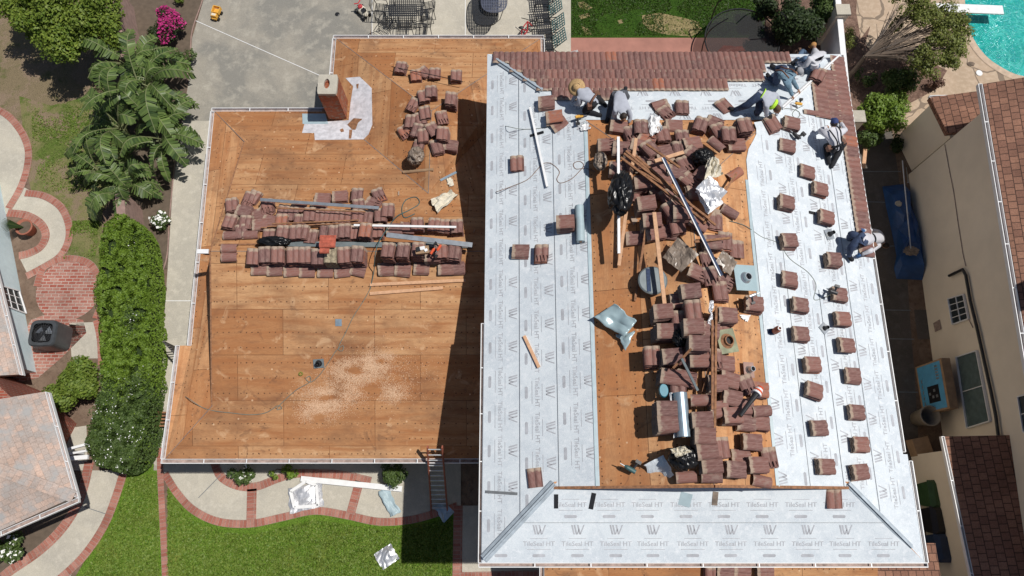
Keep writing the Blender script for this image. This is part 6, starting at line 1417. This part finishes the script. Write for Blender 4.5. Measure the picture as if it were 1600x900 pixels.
c = W(1452, 650, .7); root = thing('dustbin', 'beige cylindrical bin without lid beside the blue printed box', 'bin', (c.x, c.y, 0)); m = MB(); m.lathe((c.x, c.y, 0), [(.0, .02), (.22, .02), (.29, .72), (.31, .74), (.31, .78), (.27, .78), (.20, .06), (0, .06)], 24); m.build('body', 'beigebin', root, True)
a, b = W(1431, 574, 0), W(1440, 648, 0); hb = 1.45; th_ = .26
root = thing('cardboard_box', 'large upright cardboard box with a blue printed face by the tall window', 'box', (a.x, (a.y+b.y)/2, 0)); x0 = (a.x+b.x)/2; yc = (a.y+b.y)/2; d_ = a.y-b.y
m = MB(); m.box((x0+th_/2, yc, hb/2+.005), (th_, d_, hb)); m.build('carton', 'card', root)
m = MB(); m.box((x0-.003, yc, hb*.5), (.005, d_*.93, hb*.86)); m.build('printed_face', plain('blue_print', (.10, .36, .60), .5, var=.1), root)
m = MB(); m.box((x0-.007, yc-.22, hb*.55), (.004, .5, .6)); m.build('picture', 'dark', root)
def mark(c_, z_): mm = MB(); mm.box(c_, z_); mm.build('printed_mark', 'steel', root)
for q in ((-.2, .6), (-.3, .75), (-.12, .85), (-.3, .95)): mark((x0-.012, yc+q[0], q[1]), (.004, .08, .10))
for k in range(5): mark((x0-.008, yc-.45+.17*k, .26), (.004, .11, .05)); mark((x0-.008, yc+.20+.09*k, 1.12), (.004, .05, .16))
V = [(1378, 292), (1412, 288), (1418, 310), (1428, 350), (1436, 385), (1446, 430), (1440, 438), (1400, 436), (1396, 420), (1400, 400), (1392, 360), (1384, 325)]
m = MB(); pp = L(V, .0); cc = sum(pp, Vector())/len(pp); n_ = len(pp); ring1 = [p+Vector((0, 0, .03)) for p in pp]; ring2 = [cc+(p-cc)*.75+Vector((0, 0, .35+.12*math.sin(i*2.3))) for i, p in enumerate(pp)]; ring3 = [cc+(p-cc)*.3+Vector((0, 0, .5+.1*math.sin(i*3.3))) for i, p in enumerate(pp)]
m.add(ring1+ring2+ring3, [[i, (i+1) % n_, n_+(i+1) % n_, n_+i] for i in range(n_)]+[[n_+i, n_+(i+1) % n_, 2*n_+(i+1) % n_, 2*n_+i] for i in range(n_)]+[[2*n_+i for i in range(n_)]]); single(m, 'tarpaulin', 'tarp', 'dark blue tarpaulin over a long pile in the shaded alley', 'tarpaulin', cc)
m = MB(); m.blob(W(1404, 318, .55), (.10, .09, .05), .4, 3, 2); single(m, 'stone', 'conc', 'pale stone weighing down the blue tarpaulin', 'stone', W(1404, 318, .5))
m = MB(); m.blob(W(1424, 392, .6), (.22, .14, .08), .5, 3, 4); single(m, 'plastic_sheet', 'greybag', 'grey plastic at the lower end of the blue tarpaulin', 'plastic sheet', W(1424, 392, .5))
m = MB(); m.tube([W(1410, 251, 1.4), W(1423, 388, .9)], .018, 8); single(m, 'metal_pole', 'steel', 'long thin steel pole lying over the blue tarpaulin', 'pole', W(1416, 320, 1.1))
m = MB(); m.tube([W(1416, 262, .0), W(1419, 285, 1.3)], .016, 6); single(m, 'fence_post', 'steel', 'short grey post at the end of the blue tarpaulin', 'post', W(1416, 262, 0))
m = MB(); m.bar(W(1349, 262, .3), W(1352, 232, .3), .12, .05); single(m, 'timber', 'wood', 'short yellowish timber beside the right eave', 'timber', W(1349, 250, .3))
m = MB(); a = W(1440, 700, .3); m.box((a.x, a.y, .2), (.5, .6, .4), .2); single(m, 'storage_box', 'card', 'closed brown box in the shade below the beige bin', 'box', (a.x, a.y, 0))
# ---------------------------------------------------------------- left yard things
c = W(66, 520, .85); root = thing('air_conditioner', 'dark grey air conditioner unit with a round fan by the pale blue wall', 'air conditioner', (c.x, c.y, 0)); m = MB()
rr = lambda s, z: [Vector((c.x+(math.copysign(abs(math.cos(t))**.4, math.cos(t)))*s, c.y+math.copysign(abs(math.sin(t))**.4, math.sin(t))*s, z)) for t in np.linspace(0, 2*math.pi, 25)[:-1]]
a_, b_, d_, e_ = rr(.42, .02), rr(.42, .80), rr(.39, .86), rr(.30, .86); m.add(a_+b_+d_+e_, [[j*24+i, j*24+(i+1) % 24, (j+1)*24+(i+1) % 24, (j+1)*24+i] for j in range(3) for i in range(24)]); m.build('casing', plain('ac_grey', (.055, .06, .065), .45), root)
m = MB(); m.lathe((c.x, c.y, .70), [(0, 0), (.34, 0), (.34, .15)], 24); m.build('fan_well', 'dark', root); m = MB()
for k in range(3): t = k*2.09; m.add([Vector((c.x, c.y, .76)), Vector((c.x+.26*math.cos(t), c.y+.26*math.sin(t), .74)), Vector((c.x+.26*math.cos(t+1), c.y+.26*math.sin(t+1), .79)), Vector((c.x+.05*math.cos(t+1), c.y+.05*math.sin(t+1), .78))], [[0, 1, 2, 3]])
m.build('fan_blades', 'steel', root); m = MB()
for k in range(12): t = k*math.pi/12; m.tube([(c.x-.31*math.cos(t), c.y-.31*math.sin(t), .87), (c.x+.31*math.cos(t), c.y+.31*math.sin(t), .87)], .005, 4)
for r_ in (.1, .17, .24, .31): m.tube([(c.x+r_*math.cos(t), c.y+r_*math.sin(t), .87) for t in np.linspace(0, 2*math.pi, 25)], .005, 4)
m.build('fan_guard', 'darkm', root)
c = W(38, 355, .4); root = thing('plant_pot', 'terracotta pot with a spiky plant on the bare bed', 'plant pot', (c.x, c.y, 0)); m = MB(); m.lathe((c.x, c.y, 0), [(0, .01), (.17, .01), (.25, .40), (.28, .40), (.28, .45), (.24, .45), (.22, .36), (0, .36)], 26); m.build('pot', 'terra', root, True); m = MB(); m.lathe((c.x, c.y, .37), [(0, 0), (.23, 0)], 20); m.build('soil', 'soil', root)
m = MB()
for k in range(12): a_ = R(150+k*8); st = Vector((c.x-.05, c.y, .38)); m.tube([st, st+Vector((math.cos(a_)*.25, math.sin(a_)*.2, .35)), st+Vector((math.cos(a_)*.5, math.sin(a_)*.35, .35))], [.02, .016, .004], 5)
m.build('leaves', 'darkleaf', root)
root = thing('garden_gate', 'white framed garden gate between the brick house and the hedge', 'gate', W(115, 708, 0)); m = MB(); q = [W(99, 704, 1.1), W(136, 694, 1.1), W(138, 714, 1.1), W(102, 717, 1.1)]
m.bar(q[0], q[1], .07, .08); m.bar(q[3], q[2], .12, .08); m.bar(q[0]-Vector((0, 0, 1)), q[0], .08, .08); m.bar(q[1]-Vector((0, 0, 1)), q[1], .08, .08); m.bar((q[0]+q[3])/2, (q[1]+q[2])/2, .06, .05); m.build('frame', 'white', root)
m = MB(); q0 = W(252, 545, 1.2); root = thing('side_gate', 'grey weathered gate leaf between the hedge and the left eave', 'gate', (q0.x, q0.y, 0)); 
for i in range(6): a_ = W(256+i*3.4, 534+i*3.6, 1.3); m.bar(a_-Vector((0, 0, 1.2)), a_, .10, .02)
m.build('slats', plain('weathered_grey_wood', (.17, .15, .13), .8), root); m = MB(); a_, b_ = W(255, 533, 1.25), W(274, 553, 1.25); m.bar(a_, b_, .04, .06); m.bar(a_-Vector((0, 0, .9)), b_-Vector((0, 0, .9)), .04, .06); m.build('rail', 'darkm', root)
m = MB(); c = W(252, 655, .3); q = [Vector((c.x-.3, c.y+y, .02+.3)) for y in (-.2, -.1, 0, .1, .2)]
for v in q: m.bar(v, v+Vector((.6, 0, 0)), .05, .03)
m.bar(q[0]+Vector((.05, -.03, -.16)), q[-1]+Vector((.05, .03, -.16)), .04, .3); m.bar(q[0]+Vector((.55, -.03, -.16)), q[-1]+Vector((.55, .03, -.16)), .04, .3)
single(m, 'garden_bench', 'oldwood', 'small slatted bench squeezed between hedge and eave', 'bench', c)
for i, (px, py, r_, lab) in enumerate(((108, 745, .16, 'white rose bloom on the soil beside the walk'),)): m = MB(); m.blob(W(px, py, .15), (.14, .12, .08), .5, 3, 1); single(m, 'rose_bloom', 'wflower', lab, 'flower', W(px, py, .1))
# ---------------------------------------------------------------- the roofers
def limb_mesh(name, J, E, mats, regions, root, root_idx=0, parent=None):
    me = bpy.data.meshes.new(name); me.from_pydata([tuple(v) for v, r in J], E, [])
    ob = bpy.data.objects.new(name, me); COL.objects.link(ob)
    sk = ob.modifiers.new('skin', 'SKIN'); sk.use_smooth_shade = True; sk.branch_smoothing = .6
    lay = me.skin_vertices[0].data if me.skin_vertices else None
    if lay is None:
        bm = bmesh.new(); bm.from_mesh(me); bm.verts.layers.skin.verify(); bm.to_mesh(me); bm.free(); lay = me.skin_vertices[0].data
    for i, (v, r) in enumerate(J): lay[i].radius = (r, r) if not isinstance(r, tuple) else r; lay[i].use_root = (i == root_idx)
    ss = ob.modifiers.new('sub', 'SUBSURF'); ss.levels = 2; ss.render_levels = 2
    dg = bpy.context.evaluated_depsgraph_get(); m2 = bpy.data.meshes.new_from_object(ob.evaluated_get(dg)); bpy.data.objects.remove(ob)
    o3 = Vector(root.location); m2.materials.clear()
    for mm in mats: m2.materials.append(MT[mm] if isinstance(mm, str) else mm)
    segs = [(Vector(J[a][0]), Vector(J[b][0]), regions[k]) for k, (a, b) in enumerate(E)]
    idx = []
    for p in m2.polygons:
        c = p.center; best = (9e9, 0)
        for a, b, rg in segs:
            ab = b-a; t = max(0, min(1, (c-a).dot(ab)/(ab.length_squared+1e-9))); d = (c-(a+ab*t)).length
            if d < best[0]-.002: best = (d, rg)
        idx.append(best[1])
    m2.polygons.foreach_set('material_index', idx); m2.polygons.foreach_set('use_smooth', [True]*len(m2.polygons))
    # cloth creases
    for v in m2.vertices:
        q = noise.noise(v.co*16)*.010+noise.noise(v.co*7+Vector((3, 1, 2)))*.010; v.co += v.normal*q
    for v in m2.vertices: v.co -= o3
    m2.update(); o = bpy.data.objects.new(name, m2); COL.objects.link(o); o.parent = root; return o
def roofer(label, J, shirt, pants, sleeve_long=True, gloves=None, head_dir=(0, -1), hat=None, hair='hair', shoes='black', belt=None, extra=None):
    """J: px,py,h (height above the roof below) for each joint; head, neck, chest, pelvis, shoulders, elbows, wrists, hips, knees, ankles, toes"""
    P_ = {k: at(*v) for k, v in J.items()}
    root = thing('person', label, 'person', (P_['pelvis'].x, P_['pelvis'].y, P_['pelvis'].z-.3))
    names = ['pelvis', 'waist', 'chest', 'neck', 'head0', 'shL', 'elL', 'wrL', 'shR', 'elR', 'wrR', 'hiL', 'knL', 'anL', 'toL', 'hiR', 'knR', 'anR', 'toR']
    ax = (P_['chest']-P_['pelvis']).normalized(); side = ax.cross(Vector((0, 0, 1)));
    if side.length < .2: side = Vector((1, 0, 0))
    side.normalize()
    P_['waist'] = P_['pelvis'].lerp(P_['chest'], .45)+Vector((0, 0, .03)); P_['neck'] = P_['chest'].lerp(P_['head'], .55); P_['head0'] = P_['chest'].lerp(P_['head'], .85)
    for s_, sg in (('L', -1), ('R', 1)):
        if 'sh'+s_ not in P_:
            # the shoulder on the side of its elbow
            sd = side*(.19 if (P_['el'+s_]-P_['chest']).dot(side) > 0 else -.19)
            if s_ == 'R' and 'shL' in P_ and (P_['shL']-P_['chest']).dot(sd) > 0: sd = -sd
            P_['sh'+s_] = P_['chest']+sd
        hp = 'hi'+s_; sd = side*(.10 if (P_['kn'+s_]-P_['pelvis']).dot(side) > 0 else -.10)
        if s_ == 'R' and (P_['hiL']-P_['pelvis']).dot(sd) > 0: sd = -sd
        P_[hp] = P_['pelvis']+sd
        d = (P_['an'+s_]-P_['kn'+s_]); d.z = 0; d = d.normalized() if d.length > .02 else Vector((0, 1, 0))
        fw = P_.get('to'+s_)
        if fw is None: P_['to'+s_] = P_['an'+s_]+d*.17+Vector((0, 0, .0))
    rad = dict(pelvis=(.15, .13), waist=(.135, .12), chest=(.155, .135), neck=.052, head0=.048, shL=.075, shR=.075, elL=.05, elR=.05, wrL=.034, wrR=.034, hiL=.10, hiR=.10, knL=.075, knR=.075, anL=.05, anR=.05, toL=.04, toR=.04)
    rad = {k: ((v[0]*1.22, v[1]*1.2) if isinstance(v, tuple) else v*1.28) for k, v in rad.items()}
    JJ = [(P_[n], rad[n]) for n in names]; ix = {n: i for i, n in enumerate(names)}
    ed = [('pelvis', 'waist', 0), ('waist', 'chest', 0), ('chest', 'neck', 0), ('neck', 'head0', 2), ('chest', 'shL', 0), ('shL', 'elL', 0), ('elL', 'wrL', 0 if sleeve_long else 2), ('chest', 'shR', 0), ('shR', 'elR', 0), ('elR', 'wrR', 0 if sleeve_long else 2),
          ('pelvis', 'hiL', 1), ('hiL', 'knL', 1), ('knL', 'anL', 1), ('anL', 'toL', 3), ('pelvis', 'hiR', 1), ('hiR', 'knR', 1), ('knR', 'anR', 1), ('anR', 'toR', 3)]
    limb_mesh('body', JJ, [(ix[a], ix[b]) for a, b, r in ed], [shirt, pants, 'skin', shoes], [r for a, b, r in ed], root)
    for s_ in ('L', 'R'):                           # hands: palm, four bent fingers and a thumb
        w = P_['wr'+s_]; d = (w-P_['el'+s_]).normalized(); sd = d.cross(Vector((0, 0, 1))); sd = sd.normalized() if sd.length > .1 else Vector((1, 0, 0)); dn = sd.cross(d); dn = dn if dn.z < 0 else -dn
        Jh = [(w-d*.01, .030), (w+d*.05, (.038, .022))]; Eh = [(0, 1)]
        for k, (o_, l) in enumerate(((-.030, .060), (-.010, .072), (.010, .068), (.030, .052))):
            b_ = w+d*.085+sd*o_; Jh += [(b_, .010), (b_+d*l*.5+dn*.012, .009), (b_+d*l*.8+dn*.045, .008)]; n0 = len(Jh)-3; Eh += [(1, n0), (n0, n0+1), (n0+1, n0+2)]
        b_ = w+d*.03+sd*.04; Jh += [(b_, .012), (b_+d*.035+sd*.03+dn*.02, .010)]; Eh += [(1, len(Jh)-2), (len(Jh)-2, len(Jh)-1)]
        limb_mesh('hand', Jh, Eh, [gloves or 'skin'], [0]*len(Eh), root)
    h = P_['head']; fd = Vector((head_dir[0], head_dir[1], -.45)).normalized(); sd = fd.cross(Vector((0, 0, 1))).normalized(); ud = sd.cross(fd)
    M_ = Matrix((sd, fd, ud)).transposed()
    m = MB(); m.blob(h, (.078, .098, .115), .02, 1, 1, 14, M=M_)
    m.blob(h+M_ @ Vector((0, .098, -.01)), (.013, .02, .025), .0, n=8, M=M_)                      # nose
    for sx_ in (-1, 1): m.blob(h+M_ @ Vector((.080*sx_, 0, -.005)), (.012, .02, .03), .0, n=8, M=M_)      # ears
    m.cur = 1
    for sx_ in (-1, 1): m.blob(h+M_ @ Vector((.030*sx_, .087, .022)), (.012, .008, .008), .0, n=6, M=M_)
    m.cur = 2; m.blob(h+M_ @ Vector((0, .086, -.048)), (.024, .008, .007), .0, n=6, M=M_)
    hd = m.build('head', ['skin', 'dark', 'terra'], root, True)
    m = MB(); m.blob(h+M_ @ Vector((0, -.018, .022)), (.086, .096, .108), .06, 4, 3, 14, M=M_); m.build('hair', hair, root, True)
    if hat:
        kind, mt = hat; m = MB(); hc = h+M_ @ Vector((0, -.005, .05))
        if kind == 'straw': m.lathe(hc, [(0, .085), (.05, .08), (.085, .05), (.10, .0), (.15, -.012), (.215, -.03), (.213, -.038), (.15, -.02), (.09, -.01)], 26, M_)
        else:
            m.lathe(hc, [(0, .085), (.05, .075), (.088, .04), (.098, -.005), (.098, -.03)], 22, M_ @ Matrix.Diagonal((.92, 1.08, 1)))
            bp = [hc+M_ @ Vector((.075*math.sin(t), .085+.085*math.cos(t), -.018-.012*abs(math.sin(t)))) for t in np.linspace(-1.57, 1.57, 9)]
            m.add(bp+[p+Vector((0, 0, .008)) for p in bp], [list(range(9)), list(range(17, 8, -1))]+[[i, i+1, 10+i, 9+i] for i in range(8)])
        m.build('hat', mt, root, True)
    if belt:
        m = MB(); w_ = P_['pelvis'].lerp(P_['waist'], .45); c_ = ax; a_ = side; b2 = c_.cross(a_)
        m.tube([w_+a_*math.cos(t)*.168+b2*math.sin(t)*.150 for t in np.linspace(0, 2*math.pi, 25)], .028, 6); m.build('tool_belt', belt, root)
        m = MB(); pz = w_+side*.19; m.box(pz-Vector((0, 0, .03)), (.12, .14, .17), .4); m.box(w_-side*.19-Vector((0, 0, .02)), (.10, .12, .14), .2); m.build('tool_pouch', belt if belt != 'black' else 'leather', root)
    if extra: extra(root, P_, side, ax)
    return root
def straps(mat='black'):
    def f(root, P_, side, ax):
        m = MB(); up = side.cross(ax); up = up if up.z > 0 else -up; a = P_['pelvis']; c = P_['chest']
        for sg in (1, -1):
            s0 = a+side*sg*.09+up*.165; m.tube(spline([s0, a.lerp(c, .5)+side*sg*.06+up*.185, c+side*sg*.11+up*.165, c+ax*.13+side*sg*.12+up*.08]), .018, 5)
        m.build('strap', mat, root)
    return f
def collar(mat='neon'):
    def f(root, P_, side, ax):
        m = MB(); n = P_['neck']; d = (P_['head']-P_['chest']).normalized(); up = side.cross(d)
        m.tube([n-d*.02+side*math.cos(t)*.11+up*math.sin(t)*.10 for t in np.linspace(0, 2*math.pi, 21)], .045, 7); m.build('collar', mat, root)
        m = MB(); p = P_['pelvis']; u2 = side.cross(ax); m.tube([p+ax*.06+side*math.cos(t)*.16+u2*math.sin(t)*.145 for t in np.linspace(0, 2*math.pi, 21)], .014, 6); m.build('waistband', mat, root)
    return f
roofer('roofer in a wide straw hat and grey white shirt bending over the tiles', dict(head=(901, 137, .62), chest=(911, 147, .62), pelvis=(931, 159, .52), shL=(905, 153, .55), shR=(919, 140, .55), elL=(906, 163, .36), wrL=(899, 163, .14), elR=(899, 150, .35), wrR=(893, 160, .12), knL=(912, 173, .08), anL=(931, 178, .07), knR=(930, 148, .10), anR=(942, 160, .08)), 'shirt', 'black', hat=('straw', 'straw'), gloves='white', head_dir=(-.6, -.8), belt='leather')
roofer('roofer without a hat crouching with his back turned over the stack edge', dict(head=(974, 183, .40), chest=(971, 169, .58), pelvis=(966, 146, .62), shL=(962, 172, .52), shR=(981, 170, .52), elL=(960, 180, .32), wrL=(963, 190, .12), elR=(985, 182, .30), wrR=(982, 192, .14), knL=(955, 166, .22), anL=(950, 184, .08), knR=(979, 152, .30), anR=(977, 144, .08)), 'shirt', plain('grey_trousers', (.08, .085, .10), .9), head_dir=(.1, -1), hair='hair')
roofer('roofer in a tan cap and light shirt sitting at the back corner of the roof', dict(head=(1271, 71, .92), chest=(1276, 90, .62), pelvis=(1270, 106, .20), shL=(1266, 90, .62), shR=(1287, 84, .62), elL=(1258, 104, .36), wrL=(1248, 100, .22), elR=(1296, 84, .4), wrR=(1290, 82, .3), knL=(1254, 80, .48), anL=(1246, 93, .10), knR=(1258, 90, .46), anR=(1244, 101, .10)), 'wshirt', 'jeans', hat=('cap', plain('tan_cap', (.50, .26, .09), .8)), gloves='black', head_dir=(-.9, -.2))
roofer('roofer in a grey cap and pale denim jacket crouching at the hip', dict(head=(1248, 112, .62), chest=(1233, 121, .58), pelvis=(1217, 116, .45), shL=(1232, 111, .56), shR=(1230, 131, .54), elL=(1240, 128, .34), wrL=(1247, 140, .15), elR=(1234, 140, .34), wrR=(1238, 150, .15), knL=(1226, 106, .20), anL=(1212, 106, .08), knR=(1214, 130, .12), anR=(1203, 122, .08)), 'denimshirt', 'navy', hat=('cap', plain('grey_cap', (.33, .33, .35), .8)), head_dir=(.8, -.6), extra=straps('leather'))
roofer('roofer with a neon yellow collar bending forward, one leg stretched behind', dict(head=(1214, 171, .45), chest=(1203, 156, .62), pelvis=(1187, 146, .72), shL=(1197, 166, .58), shR=(1211, 148, .58), elL=(1198, 176, .36), wrL=(1197, 182, .16), elR=(1218, 166, .32), wrR=(1212, 182, .14), knL=(1166, 165, .42), anL=(1148, 172, .10), knR=(1186, 172, .30), anR=(1182, 180, .08)), 'shirt', 'navy', gloves='white', head_dir=(.5, -.8), hair=plain('brown_hair', (.12, .07, .04), .8), extra=collar())
roofer('roofer in a navy cap with black straps over a white shirt kneeling', dict(head=(1303, 192, .70), chest=(1301, 208, .58), pelvis=(1307, 232, .42), shL=(1288, 208, .55), shR=(1315, 206, .55), elL=(1281, 204, .34), wrL=(1292, 198, .14), elR=(1321, 203, .35), wrR=(1314, 192, .16), knL=(1291, 226, .12), anL=(1294, 248, .08), knR=(1318, 222, .14), anR=(1302, 255, .08)), 'wshirt', 'black', hat=('cap', plain('navy_cap', (.03, .05, .16), .8)), head_dir=(.1, 1), extra=straps('black'), belt='black')
roofer('roofer in a white shirt, blue jeans and blue gloves stooping at the right eave', dict(head=(1384, 384, .50), chest=(1376, 372, .62), pelvis=(1350, 374, .66), shL=(1374, 382, .58), shR=(1376, 362, .56), elL=(1360, 392, .40), wrL=(1346, 398, .22), elR=(1362, 360, .45), wrR=(1350, 360, .3), knL=(1330, 386, .42), anL=(1326, 400, .10), knR=(1330, 364, .46), anR=(1326, 374, .10)), 'wshirt', 'navy', gloves=plain('blue_glove', (.04, .13, .32), .7), head_dir=(.8, -.5), belt='black', hair='hair')
